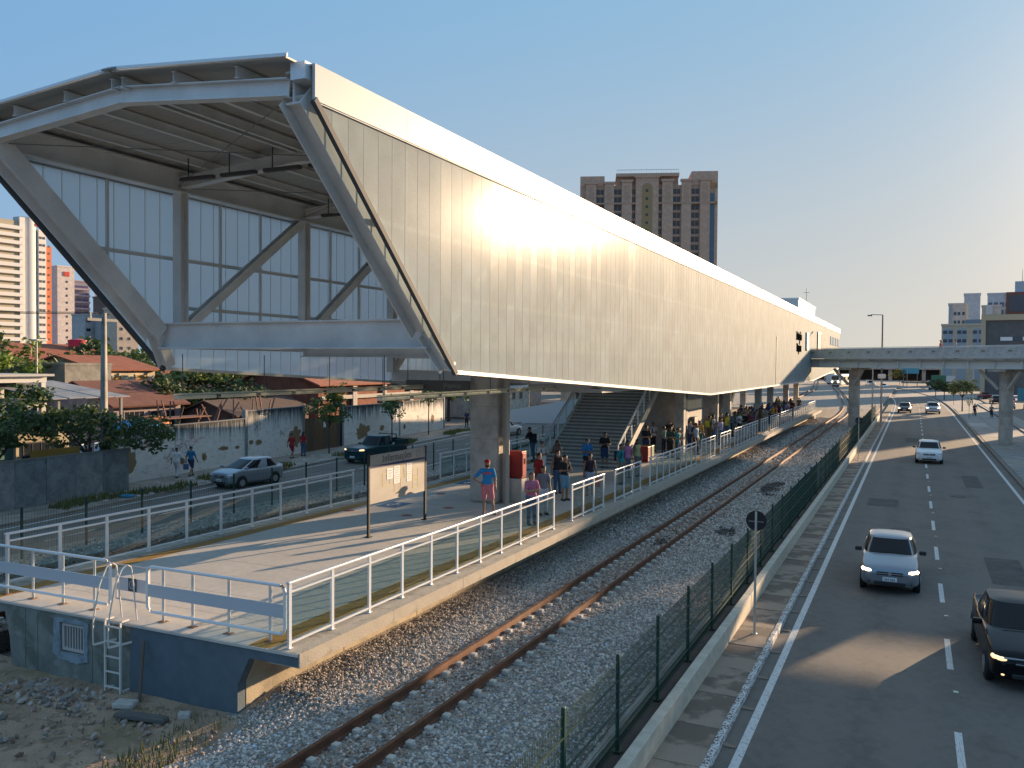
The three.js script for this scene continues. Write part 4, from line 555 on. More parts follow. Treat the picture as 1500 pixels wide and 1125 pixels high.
streetWall('long mouldy white plastered wall behind the silver hatchback', 33.0, 44.6, 3.0, 11.7, wallTexture(4, 12, 3, [[0.09, 0.6, 58, 66], [0.47, 0.72, 26, 18], [0.64, 0.7, 22, 22], [0.8, 0.58, 46, 12], [0.92, 0.6, 24, 10]], [[0.38, 0.5, 80, '#2a2522'], [0.5, 0.52, 70, '#3c3632'], [0.56, 0.3, 36, '#8c3a3f'], [0.22, 0.28, 36, '#8c3a3f']]), 2);
streetWall('taller mouldy white wall before the rusty gate, two people walking by', 44.62, 51.5, 3.5, 11.7, wallTexture(9, 7, 3.4, [[0.84, 0.62, 125, 58], [0.2, 0.62, 60, 14], [0.08, 0.6, 40, 12]], [[0.2, 0.38, 60, '#3a3532'], [0.6, 0.5, 40, '#4a4541']]), 2);
streetWall('dirty white wall beyond the rusty gate with big brown patches', 57.2, 77.5, 3.2, 11.7, wallTexture(15, 20, 3.2, [[0.16, 0.68, 62, 52], [0.33, 0.66, 22, 22], [0.86, 0.6, 24, 38], [0.55, 0.72, 14, 20]], [[0.7, 0.5, 30, '#5a524c']]), 3);
{
  const g = thing('metal_gate', 'rusty brown sheet metal gate in the plastered wall', 'gate', [so(54.35, 11.7), 0, -54.35], 0.107); const rustM = std([0.16, 0.095, 0.05], 0.8, 0.2, { map: withMap(T_coarse, 0.8) }), rustM2 = std([0.11, 0.085, 0.06], 0.8, 0.2, { map: withMap(T_coarse, 0.7) });
  for (let i = 0; i < 8; i++) part(g, 'gate_sheet', bx(0.05, 2.5, 0.66, 0, 1.35, -2.35 + i * 0.67), i % 3 ? rustM : rustM2); for (const z of [-2.75, 2.75]) part(g, 'gate_post', bx(0.22, 3.3, 0.22, 0, 1.65, z), mat.black); part(g, 'paper_notice', bx(0.02, 0.45, 0.35, 0.04, 2.0, -0.2), std([0.7, 0.68, 0.64], 0.9)); part(g, 'post_lamp', new THREE.SphereGeometry(0.2, 14, 10).translate(0, 3.45, -2.75), std([0.5, 0.5, 0.5], 0.4));
  // blue grey sheet metal hoarding
  const h = thing('metal_hoarding', 'dented blue grey sheet metal hoarding at the left edge', 'hoarding', [so(26, 9.9), 0.08, -26], 0.107 * 0.2), ms = [0, 1, 2].map(q => std([[0.27, 0.30, 0.31], [0.31, 0.335, 0.335], [0.235, 0.275, 0.29]][q], 0.42, 0.35, { map: withMap(T_coarse, 0.5), bumpMap: withMap(T_coarse, 0.16), bumpScale: 0.12 }));
  for (let i = 0; i < 9; i++) { const p = part(h, 'metal_sheet', uvm(bx(0.03, 2.2, 1.56, 0, 1.1, 0), 1, i * 1.1, i), ms[i % 3]); p.position.z = 9.2 - 6.4 - i * 1.58 + 4.6; p.rotation.y = (R0() - 0.5) * 0.03; p.rotation.z = (R0() - 0.5) * 0.015; }
  part(h, 'top_rail', bx(0.06, 0.07, 14.2, 0.02, 2.22, 1.05), std([0.2, 0.19, 0.17], 0.8)); part(h, 'scrawl', merge([tube([[0.05, 1.9, 4.6], [0.05, 1.2, 4.2], [0.05, 1.7, 3.9], [0.05, 0.9, 3.6], [0.05, 1.6, 3.3], [0.05, 1.0, 3.0], [0.05, 1.8, 2.8]], 0.02, 5, 50), tube([[0.05, 1.3, 4.7], [0.05, 1.75, 4.4], [0.05, 1.2, 3.9], [0.05, 0.7, 3.2], [0.05, 1.0, 2.9]], 0.02, 5, 40)]), mat.black);
  solo('yellow_board', 'long faded yellow board fixed above the metal hoarding', 'board', rbx(0.06, 0.5, 2.7, 0.01), std([0.36, 0.21, 0.04], 0.8, 0, { map: fine1 }), [so(27.8, 10.3), 2.35, -28.2], 0.05);
  // concrete street pole with crossarm
  const p = thing('utility_pole', 'tall concrete utility pole with crossarm in front of the hoarding', 'utility pole', [-37.3, 0.1, -31.2]); const pc = std([0.34, 0.33, 0.30], 0.9, 0, { map: coarse1 });
  part(p, 'shaft', uvm(new THREE.CylinderGeometry(0.13, 0.22, 9.1, 4, 1).rotateY(Math.PI / 4).translate(0, 4.55, 0)), pc); part(p, 'crossarm', bx(0.12, 0.14, 2.0, 0, 8.75, 0), mat.steelDark); for (const z of [-0.9, -0.1, 0.8]) part(p, 'insulator', cyl([0, 8.8, z], [0, 9.1, z], 0.06, 0.04, 8), std([0.5, 0.45, 0.38], 0.5)); part(p, 'yellow_plate', bx(0.02, 0.5, 0.3, 0.22, 2.6, 0.02), std([0.55, 0.38, 0.05], 0.7));
  for (const z of [-0.9, -0.1, 0.8]) solo('power_line', 'thin overhead power line strung from the utility pole', 'cable', merge([tube([[0, 9.1, z], [-4, 8.5, z + 14], [-8, 8.6, z + 30]], 0.012, 4, 12), tube([[0, 9.1, z], [-3, 8.3, z - 22], [-6, 9.0, z - 45]], 0.012, 4, 12)]), mat.black, [-37.3, 0.1, -31.2], 0, 'power lines on the utility pole');
  solo('plastic_crate', 'small bright blue plastic tray lying on the verge', 'tray', rbx(0.6, 0.12, 0.35, 0.04), std([0.03, 0.25, 0.45], 0.5), [so(30.5, 7.9), 0.18, -30.5], 0.4);
}
// pavement trees
tree('dark leafy street tree at the left edge before the hoarding', [-37.5, 0.1, -25.6], { h: 2.6, w: 2.3, ch: 3.2, n: 3600, size: 0.26, c: [0.070, 0.118, 0.035], seed: 3, tr: 0.12 });
tree('forked street tree beside the utility pole and hoarding', [-37.9, 0.1, -30.4], { h: 2.3, w: 3.0, ch: 2.0, n: 3600, size: 0.24, c: [0.076, 0.114, 0.032], seed: 5, lean: [0.1, -0.4] });
tree('slim young tree at the left jamb of the rusty gate', [so(52, 9.6), 0.1, -52], { h: 2.4, w: 1.4, ch: 2.4, n: 1300, size: 0.24, c: [0.100, 0.162, 0.032], seed: 8, tr: 0.06 });
tree('thin sapling with a low tuft before the dirty white wall', [so(62.5, 9.8), 0.1, -62.5], { h: 2.2, w: 0.9, ch: 1.5, n: 500, size: 0.25, c: [0.080, 0.142, 0.032], seed: 9, tr: 0.06 });
tree('thin leaning sapling farther along the dirty white wall', [so(70, 9.8), 0.1, -70], { h: 3.2, w: 0.7, ch: 1.2, n: 300, size: 0.25, c: [0.080, 0.142, 0.032], seed: 10, tr: 0.06 });
// ---------- houses ----------
const M_tile = std([0.36, 0.12, 0.06], 0.85, 0, { map: withMap(tex(256, 256, (u, v) => { const w = 0.5 + 0.5 * Math.cos(u * 6.283 * 16), a = fbm(N1, u * 8, v * 8, 8, 4); const q = 0.6 + 0.25 * w + 0.5 * (a - 0.3); return [q, q * 0.95, q * 0.9]; }), 0.3) });
const M_corr = std([0.34, 0.35, 0.35], 0.7, 0.2, { map: withMap(tex(256, 256, (u, v) => { const w = 0.5 + 0.5 * Math.cos(u * 6.283 * 20), a = fbm(N2, u * 6, v * 6, 6, 4), q = 0.6 + 0.2 * w + 0.5 * (a - 0.3); return [q, q, q * 1.02]; }), 0.3) });
function house(label, x, D0, D1, depth, h, wallC, o = {}) {   // street facade at X = x, facing +X, from D0 to D1
  const t = thing('house', label, 'house', [x, 0, -(D0 + D1) / 2], o.turn ?? 0.1), L = D1 - D0, wm = std(wallC, 0.9, 0, { map: coarse1 });
  part(t, 'wall', uvm(bx(depth, h, L, -depth / 2, h / 2, 0)), wm);
  if (o.ridge) { const e = 0.5, rm = o.roof ?? M_tile, y = h, R = h + o.ridge; if (o.along) { part(t, 'gable', uvm(poly([[-depth, h], [0, h], [-depth / 2, R - 0.06]], L - 0.02).translate(0, 0, -L / 2 + 0.01)), wm); for (const s of [-1, 1]) part(t, 'roof', uvm(bar([-depth / 2 + s * 0.02, R, 0], [-depth / 2 + s * (depth / 2 + e), y - o.ridge * e / (depth / 2), 0], L + 2 * e, 0.12)), rm); }
    else { part(t, 'gable', uvm(poly([[-L / 2, h], [L / 2, h], [0, R - 0.06]], depth - 0.02).rotateY(Math.PI / 2).translate(-depth + 0.01, 0, 0)), wm); for (const s of [-1, 1]) part(t, 'roof', uvm(bar([-depth / 2, R, s * 0.02], [-depth / 2, y - o.ridge * e / (L / 2), s * (L / 2 + e)], depth + 2 * e, 0.12)), rm); } }
  else if (o.flat !== false) part(t, 'parapet', uvm(bx(depth + 0.1, 0.2, L + 0.1, -depth / 2, h + 0.08, 0)), wm);
  for (const [z, y, w, hh, kind] of o.open ?? []) { const d = part(t, kind === 'd' ? 'door' : 'window', bx(0.06, hh, w, 0.01, y, z), kind === 's' ? std([0.40, 0.22, 0.06], 0.8) : kind === 'b' ? std([0.03, 0.12, 0.3], 0.3) : kind === 'd' ? mat.black : mat.winDark); part(d, 'frame', merge([bx(0.1, 0.07, w + 0.14, 0.02, y + hh / 2 + 0.03, z), bx(0.1, 0.07, w + 0.14, 0.02, y - hh / 2 - 0.03, z), bx(0.1, hh, 0.07, 0.02, y, z - w / 2 - 0.03), bx(0.1, hh, 0.07, 0.02, y, z + w / 2 + 0.03), ...(w > 1.5 ? [1, 2, 3].map(k => bx(0.08, hh, 0.04, 0.02, y, z - w / 2 + w * k / 4)) : [])]), o.frameM ?? wm); }
  return t;
}
house('low cream building with a wide dark window behind the hoarding', -42.2, 29.9, 33.0, 5, 3.25, [0.50, 0.42, 0.28], { turn: 0, open: [[0.15, 1.85, 2.0, 1.1, 'w']], frameM: mat.black });
house('teal painted low building at the left edge', -42.4, 23, 29.85, 5, 2.9, [0.12, 0.22, 0.19], { turn: 0 });
house('pinkish house with a dark open door and tiled roof behind the wall', -50, 42.6, 48.6, 7, 3.8, [0.40, 0.32, 0.32], { turn: 0, ridge: 1.5, along: true, open: [[1.3, 2.6, 1.7, 1.2, 'w'], [-0.6, 2.7, 0.9, 0.9, 'w'], [-2.0, 2.0, 0.8, 2.3, 'd']], roof: std([0.2, 0.085, 0.06], 0.9, 0, { map: M_tile.map }) });
house('cream house with orange shutters and red tiled roof', -62, 51.2, 57.4, 9, 6.1, [0.66, 0.56, 0.40], { turn: 0.05, ridge: 1.1, along: true, open: [[1.2, 4.9, 0.9, 1.1, 's'], [-1.5, 4.9, 1.3, 1.3, 's']] });
house('bare grey concrete walled house left of the cream one', -60, 46.5, 51.0, 8, 6.4, [0.27, 0.26, 0.23], { turn: 0.05 });
house('far house with yellow gable under a broad red roof', -84, 61, 73, 12, 6.6, [0.65, 0.38, 0.06], { turn: 0, ridge: 2.0, along: true });
house('unplastered red brick building behind the rusty gate', -48, 62, 81, 9, 4.9, [0.26, 0.085, 0.05], { turn: 0.05, ridge: 1.6, along: true, roof: std([0.40, 0.15, 0.085], 0.85, 0, { map: M_tile.map }) });
house('red roofed house under the spreading canopy', -66, 64, 78, 10, 4.3, [0.45, 0.36, 0.25], { turn: 0.05, ridge: 1.8, along: true });
house('small lit cream house far behind the brick building', -80, 84, 92, 8, 4.8, [0.62, 0.54, 0.4], { turn: 0, ridge: 1.4, along: true });
house('long low shed with rusty roof behind the mouldy wall', -46.5, 50, 60, 5, 2.9, [0.16, 0.1, 0.08], { turn: 0.1, ridge: 0.9, along: true, roof: std([0.12, 0.075, 0.055], 0.9, 0, { map: M_corr.map }) });
{ const b = thing('brick_pier_set', 'grey concrete piers on the red brick building', 'pier', [-47.9, 0, -71.5], 0.05); for (const z of [-7, -1.5, 4]) part(b, 'pier', bx(0.2, 4.8, 0.7, 0.12, 2.4, z), mat.concrete); part(b, 'ring_beam', bx(0.16, 0.35, 18.8, 0.1, 3.6, 0), mat.concrete); }
{ // white two storey frame, corrugated roofs, tank, lamp, market clutter
  const w = thing('open_frame_building', 'white two storey open frame building with blue panels at the left', 'building', [-50, 0, -35.2]); const wm = std([0.58, 0.57, 0.54], 0.8);
  for (const z of [-2, 2]) for (const x of [0, -4]) part(w, 'column', bx(0.3, 5.7, 0.3, x, 2.85, z), wm); for (const y of [2.9, 4.1, 5.6]) part(w, 'beam', merge([bx(0.34, 0.4, 4.4, 0, y, 0), bx(0.34, 0.4, 4.4, -4, y, 0), bx(4, 0.38, 0.3, -2, y, -2)]), wm); part(w, 'roof_slab', bx(5, 0.14, 5, -2, 5.85, 0), std([0.45, 0.44, 0.42], 0.9)); for (const z of [1.0, -0.9]) part(w, 'blue_panel', bx(0.05, 0.75, 1.6, -0.1, 3.5, z), std([0.02, 0.08, 0.22], 0.3));
  part(w, 'back_wall', bx(0.15, 2.6, 4, -3.7, 1.4, 0), std([0.1, 0.09, 0.08], 0.9));
  const c = thing('corrugated_roof', 'broad patched grey corrugated roof above the street trees', 'roof', [-48.5, 0, -40]); for (let i = 0; i < 5; i++) part(c, 'roof_sheet', uvm(bar([2.6, 4.5 + 0.02 * (i % 2), 4.6 - i * 1.1], [-4.2, 5.4 + 0.02 * (i % 2), 4.9 - i * 1.1], 1.15, 0.05), 1, i, i * 0.4), M_corr); for (const z of [0, 4.5]) part(c, 'post', bx(0.15, 4.4, 0.15, 2.2, 2.2, z), mat.steelDark);
  const tk = thing('water_tank', 'bright pink water tank above the red roofs', 'water tank', [-88, 0, -70]); part(tk, 'tank', new THREE.CylinderGeometry(1.05, 0.9, 1.1, 24).translate(0, 8.6, 0), std([0.62, 0.03, 0.08], 0.5)); part(tk, 'lid', new THREE.CylinderGeometry(0.4, 1.08, 0.16, 24).translate(0, 9.2, 0), std([0.6, 0.08, 0.12], 0.5)); part(tk, 'stand', new THREE.CylinderGeometry(0.55, 0.65, 8, 12).translate(0, 4.05, 0), mat.concrete);
  const l = thing('street_lamp', 'slim pale street lamp rising behind the left rooftops', 'street lamp', [-60, 0, -44.2]); part(l, 'pole', cyl([0, 0, 0], [0, 8.2, 0], 0.1, 0.07, 8), std([0.55, 0.5, 0.4], 0.7)); part(l, 'lamp_head', rbx(0.5, 0.14, 1.0, 0.05, 0, 8.3, -0.3), std([0.6, 0.58, 0.5], 0.5));
  const blu = thing('tarpaulin', 'blue and orange tarpaulin heaped behind the mouldy wall', 'tarpaulin', [-46, 0, -41.6]); const tp = (x0, y0, z0, w, h, l, c) => part(blu, 'sheet', new THREE.SphereGeometry(1, 16, 8, 0, 6.3, 0, 1.6).scale(w, h, l).translate(x0, y0, z0), c); tp(0, 2.3, 0.6, 1.2, 0.7, 2.2, std([0.02, 0.2, 0.5], 0.6)); tp(-0.3, 2.6, -0.8, 1.1, 0.55, 1.5, std([0.5, 0.17, 0.04], 0.7)); part(blu, 'stack', bx(2, 2.4, 4, 0, 1.2, 0), std([0.1, 0.08, 0.07], 0.9));
  const cl = thing('timber_rack', 'jumbled timber racks and poles behind the mouldy wall', 'timber rack', [-45.5, 0, -47.5]); const r = rng(31); for (let i = 0; i < 22; i++) { const z = -6 + 12 * r(), x = -1.5 + 2 * r(); part(cl, 'pole', bar([x, 2, z], [x + (r() - 0.5), 3.4 + 0.9 * r(), z + (r() - 0.5) * 2.4], 0.08, 0.08), std([0.13 + 0.08 * r(), 0.1, 0.075], 0.9)); } part(cl, 'platform', bx(3, 0.1, 12, -0.5, 2.2, 0), std([0.14, 0.1, 0.08], 0.9)); part(cl, 'rusty_sheet', bx(1.6, 0.06, 4, -0.2, 2.95, 3), std([0.22, 0.09, 0.05], 0.8)); for (const z of [-5, 0, 5]) part(cl, 'leg', bx(0.15, 2.2, 0.15, -0.5, 1.1, z), std([0.14, 0.1, 0.08], 0.9));
  const ch = std([0.45, 0.55, 0.68], 0.5); for (let i = 0; i < 2; i++) { const s = thing('plastic_chair', ['pale blue plastic chair left of the pair behind the hoarding', 'pale blue plastic chair right of the pair behind the hoarding'][i], 'chair', [-41.5, 1.2, -33.6 - i * 0.9], 0.2); part(s, 'seat', rbx(0.5, 0.05, 0.5, 0.02, 0, 0.45, 0), ch); part(s, 'backrest', rbx(0.05, 0.5, 0.5, 0.02, -0.24, 0.72, 0), ch); for (const [a, b] of [[1, 1], [1, -1], [-1, 1], [-1, -1]]) part(s, 'leg', bx(0.05, 0.45, 0.05, a * 0.21, 0.22, b * 0.21), ch); }
  solo('yard_floor', 'raised concrete yard floor behind the hoarding', 'floor', uvm(bx(3.4, 1.2, 9, 0, 0.6, 0)), mat.concrete, [-41.0 - 1, 0, -37.6]);
}
// tree masses behind the houses
[[-62, 33, 4, 6.5, 6, [0.142, 0.216, 0.032], 'bright green tree mass at the far left behind the roofs'], [-74, 40, 7, 9, 5, [0.095, 0.135, 0.032], 'spreading flat topped dark tree at the far left', 1], [-66, 42, 3, 6, 5.5, [0.162, 0.225, 0.032], 'yellow green feathery tree behind the left street lamp'], [-78, 46, 3.6, 6, 4.2, [0.095, 0.162, 0.032], 'mid green tree before the white towers'], [-70, 58, 2.8, 5, 4.6, [0.067, 0.117, 0.032], 'dense dark tree right of the utility pole'], [-76, 66, 3.2, 6, 4.2, [0.076, 0.135, 0.032], 'dark round tree behind the cream house'], [-60, 62, 4.2, 5.5, 3, [0.114, 0.153, 0.032], 'wide flat canopy tree under the hall, left', 1], [-60, 73, 4.2, 6, 3, [0.123, 0.153, 0.032], 'wide flat canopy tree under the hall, right', 1], [-52, 55, 2.2, 3.6, 2.6, [0.057, 0.090, 0.026], 'dark bushy tree behind the timber racks'], [-53, 50.5, 2.0, 3.2, 2.8, [0.053, 0.090, 0.026], 'dark bushy tree beside the pinkish house'], [-100, 78, 3.5, 7, 4, [0.095, 0.153, 0.032], 'far green tree below the brown towers'], [-96, 60, 3.2, 6, 3.6, [0.114, 0.162, 0.032], 'far tree behind the pink water tank']].forEach(([x, D, h, w, ch, c, l, flat], i) => tree(l, [x, 0, -D], { h, w, ch, n: 2600, size: w > 4.5 ? 0.5 : 0.36, c, seed: 40 + i, tr: 0.22, blobs: 9, flat }));
// distant ramp and kiosk under the hall line
{ const rp = thing('access_ramp', 'white walled access ramp rising beyond the left street', 'ramp', [-36.5, 0, -92]); part(rp, 'ramp_wall', poly([[-6, 0], [6, 0], [6, 3.6], [-6, 1.4]], 0.3).rotateY(0.3), std([0.62, 0.6, 0.56], 0.9)); part(rp, 'ramp_body', poly([[-6, 0], [6, 0], [6, 2.6], [-6, 0.5]], 3).rotateY(0.3).translate(0, 0, -3.2), mat.concrete); const k = thing('kiosk', 'white kiosk building with a yellow sign far along the left street', 'kiosk', [-34, 0, -104]); part(k, 'walls', bx(7, 4.2, 5, 0, 2.1, 0), std([0.6, 0.58, 0.54], 0.8)); part(k, 'yellow_sign', bx(0.9, 1.5, 0.1, -1, 3, 2.56), std([0.6, 0.4, 0.03], 0.6)); part(k, 'opening', bx(2.4, 2.2, 0.1, -2.0, 1.3, 2.55), mat.black); part(k, 'roof_slab', bx(7.6, 0.3, 5.6, 0, 4.35, 0), mat.concrete); }

// low town beyond the hall on the left
[[-38, 118, 128, 5.5, [0.55, 0.5, 0.42], 'pale low building far beyond the first staircase'], [-47, 96, 108, 4.6, [0.6, 0.57, 0.5], 'long white walled house beyond the dirty white wall'], [-56, 86, 94, 5.2, [0.5, 0.36, 0.26], 'tan house behind the long white walled house'], [-52, 112, 124, 7, [0.48, 0.45, 0.42], 'grey two storey house far behind the ramp'], [-70, 96, 112, 6, [0.6, 0.5, 0.36], 'broad cream house far behind the brick building'], [-62, 128, 146, 8, [0.52, 0.42, 0.34], 'ochre three storey block far left of the tracks'], [-44, 140, 158, 6.5, [0.5, 0.48, 0.45], 'grey depot building far along the left side of the tracks'], [-58, 170, 195, 7.5, [0.55, 0.5, 0.44], 'long pale depot far along the tracks']].forEach(([x, a, b, h, c, l], i) => house(l, x, a, b, 9, h, c, { turn: 0.08, ridge: i % 3 ? 1.6 : 0, along: true, open: [[-2.5, h * 0.6, 1.2, 1.2, 'w'], [0.2, h * 0.6, 1.2, 1.2, 'w'], [2.6, 1.2, 1.0, 2.1, 'd']] }));
[[-50, 90, 'bushy tree between the white walled house and the wall'], [-42, 112, 'round tree far beyond the stairs'], [-40, 134, 'tree beside the far pale building'], [-66, 118, 'tree behind the far grey house'], [-36, 165, 'tree far along the left of the tracks'], [-48, 200, 'tree farthest along the left of the tracks']].forEach(([x, D, l], i) => tree(l, [x, 0, -D], { h: 3, w: 4, ch: 5, n: 1500, size: 0.5, c: [0.09, 0.14, 0.035], seed: 140 + i, tr: 0.2 }));
// ---------- towers left ----------
function facing(x, D, extra = 0) { return Math.atan2(0 - x, D) + extra; }
{
  const t = thing('apartment_tower', 'white tower with curved balconies and orange edges at the left edge', 'tower', [-305, 0, -220], facing(-305, 220, 0.55)); const wm = std([0.74, 0.71, 0.66], 0.8), gm = std([0.55, 0.56, 0.56], 0.8), om = std([0.62, 0.17, 0.07], 0.8), dk = std([0.10, 0.09, 0.07], 0.8), H = 60;
  part(t, 'balcony_core', bx(12, H - 1, 14, -6, (H - 1) / 2, -8), std([0.42, 0.37, 0.27], 0.9)); part(t, 'orange_edge', bx(1.3, H - 2, 15, -12.4, (H - 2) / 2, -7.4), om); part(t, 'rounded_shaft', new THREE.CylinderGeometry(4.2, 4.2, H + 1, 32).scale(0.88, 1, 1).translate(3.1, (H + 1) / 2, -5), gm); part(t, 'window_bay', bx(3, H - 3, 14, 8, (H - 3) / 2, -8.5), wm); part(t, 'orange_bay', bx(2.8, H - 9, 13, 10.9, (H - 9) / 2, -9), om); part(t, 'white_pier', bx(2.0, H + 0.5, 1, -0.6, (H + 0.5) / 2, -0.9), wm);
  const bal = poly([[-5.6, -1], [-5.6, 0.1], [-2, 0.9], [2, 0.75], [5.0, 0.0], [5.6, -0.2], [5.6, -1]], 1.35).rotateX(-Math.PI / 2), wg = bx(0.8, 0.9, 0.2), ow = bx(0.5, 0.7, 0.2); for (let f = 1; f < 21; f++) { const y = f * 2.78; const b = part(t, 'balcony', bal, wm); b.position.set(-6.1, y, -0.8); if (f < 20) { for (const x of [7.2, 8.6]) part(t, 'window', wg, dk).position.set(x, y + 1, -1.45); part(t, 'window', ow, dk).position.set(11.2, y + 1, -2.45); } }
  part(t, 'roof_wedge', poly([[-6, 0], [3, 0], [-6, 2.4]], 6).translate(-6, H - 1, -12), std([0.3, 0.26, 0.18], 0.9)); part(t, 'red_sign', merge([rbx(0.7, 1.1, 0.2, 0.15, 5.0, H - 1.6, -1.1), rbx(0.7, 1.4, 0.2, 0.15, 5.9, H - 1.6, -1.5), rbx(0.6, 1.0, 0.2, 0.15, 6.7, H - 1.7, -1.6)]), std([0.5, 0.02, 0.04], 0.6));
}
function tower(label, x, D, w, d, h, c, o = {}) {
  const t = thing(o.name ?? 'apartment_tower', label, 'tower', [x, 0, -D], o.turn ?? facing(x, D, x < -200 ? 0.5 : 0)); part(t, 'walls', uvm(bx(w, h, d, 0, h / 2, 0)), std(c, 0.85, 0, { map: fine025 })); part(t, 'roof_cap', bx(w + 0.4, 0.5, d + 0.4, 0, h + 0.2, 0), std(o.capC ?? c, 0.85));
  const fl = o.fl ?? 3, from = Math.max(0, Math.floor((o.vis ?? 10) / fl)), cols = o.cols ?? [-w / 4, w / 4], ww = o.ww ?? 1.1, wh = o.wh ?? 1.2, g = bx(ww, wh, 0.16), gs = bx(0.16, wh, ww), m = o.win ?? mat.winDark; let n = 0;
  for (let f = from; f * fl + fl < h; f++) { for (const cx of cols) if (n++ < 290) part(t, 'window', g, m).position.set(cx, f * fl + 1.7, d / 2 + 0.01); if (o.band) part(t, 'balcony', bx(o.band, 0.9, 1.2, o.bandX ?? 0, f * fl + 0.6, d / 2 + 0.6), o.bandM ?? mat.white); if (o.sides) for (const cz of o.sides) part(t, 'window', gs, m).position.set(w / 2 + 0.01, f * fl + 1.7, cz); }
  if (o.extra) o.extra(t, w, d, h); return t;
}
tower('slim white tower with a red sign left of the purple tower', -337, 260, 7.5, 8, 47, [0.72, 0.69, 0.64], { cols: [0.4], ww: 0.7, wh: 0.9, extra: (t, w, d, h) => part(t, 'red_sign', rbx(2.6, 2, 0.3, 0.3, 0.3, h - 3, d / 2 + 0.1), std([0.55, 0.06, 0.04], 0.6)) });
tower('purple grey glass balcony tower behind the utility pole', -354, 280, 10, 8, 43, [0.32, 0.29, 0.36], { cols: [-3, 0, 3], ww: 2.6, wh: 1.1, win: std([0.11, 0.085, 0.16], 0.3), band: 9.6, bandM: std([0.32, 0.27, 0.33], 0.6), capC: [0.4, 0.2, 0.14] });
tower('white stepped balcony tower near the portal leg', -344, 290, 8, 8, 38, [0.72, 0.68, 0.6], { cols: [-2, 2], ww: 2.2, band: 7.6 });
tower('brown and grey apartment block left of the portal leg', -252, 210, 7, 8, 22, [0.20, 0.11, 0.085], { cols: [-2, 2], ww: 0.8 });
tower('tall brown brick tower above the crossarm', -243, 205, 6, 8, 27.5, [0.22, 0.13, 0.10], { cols: [1.5], ww: 0.8 });
tower('pale grey block with paired windows behind the pole', -246.5, 200, 6.4, 8, 21.5, [0.55, 0.52, 0.50], { cols: [-2, 1.6], ww: 1.4, wh: 0.9, vis: 5 });
tower('grey block with window pairs right of the pole', -236, 200, 6, 8, 20.5, [0.38, 0.36, 0.37], { cols: [-1.6, 1.8], ww: 1.3, wh: 0.9, vis: 5 });
tower('pink cream block behind the foot of the portal', -229, 198, 7, 8, 23, [0.66, 0.52, 0.40], { cols: [-2, 0.5], ww: 0.7, wh: 0.9, vis: 5 });
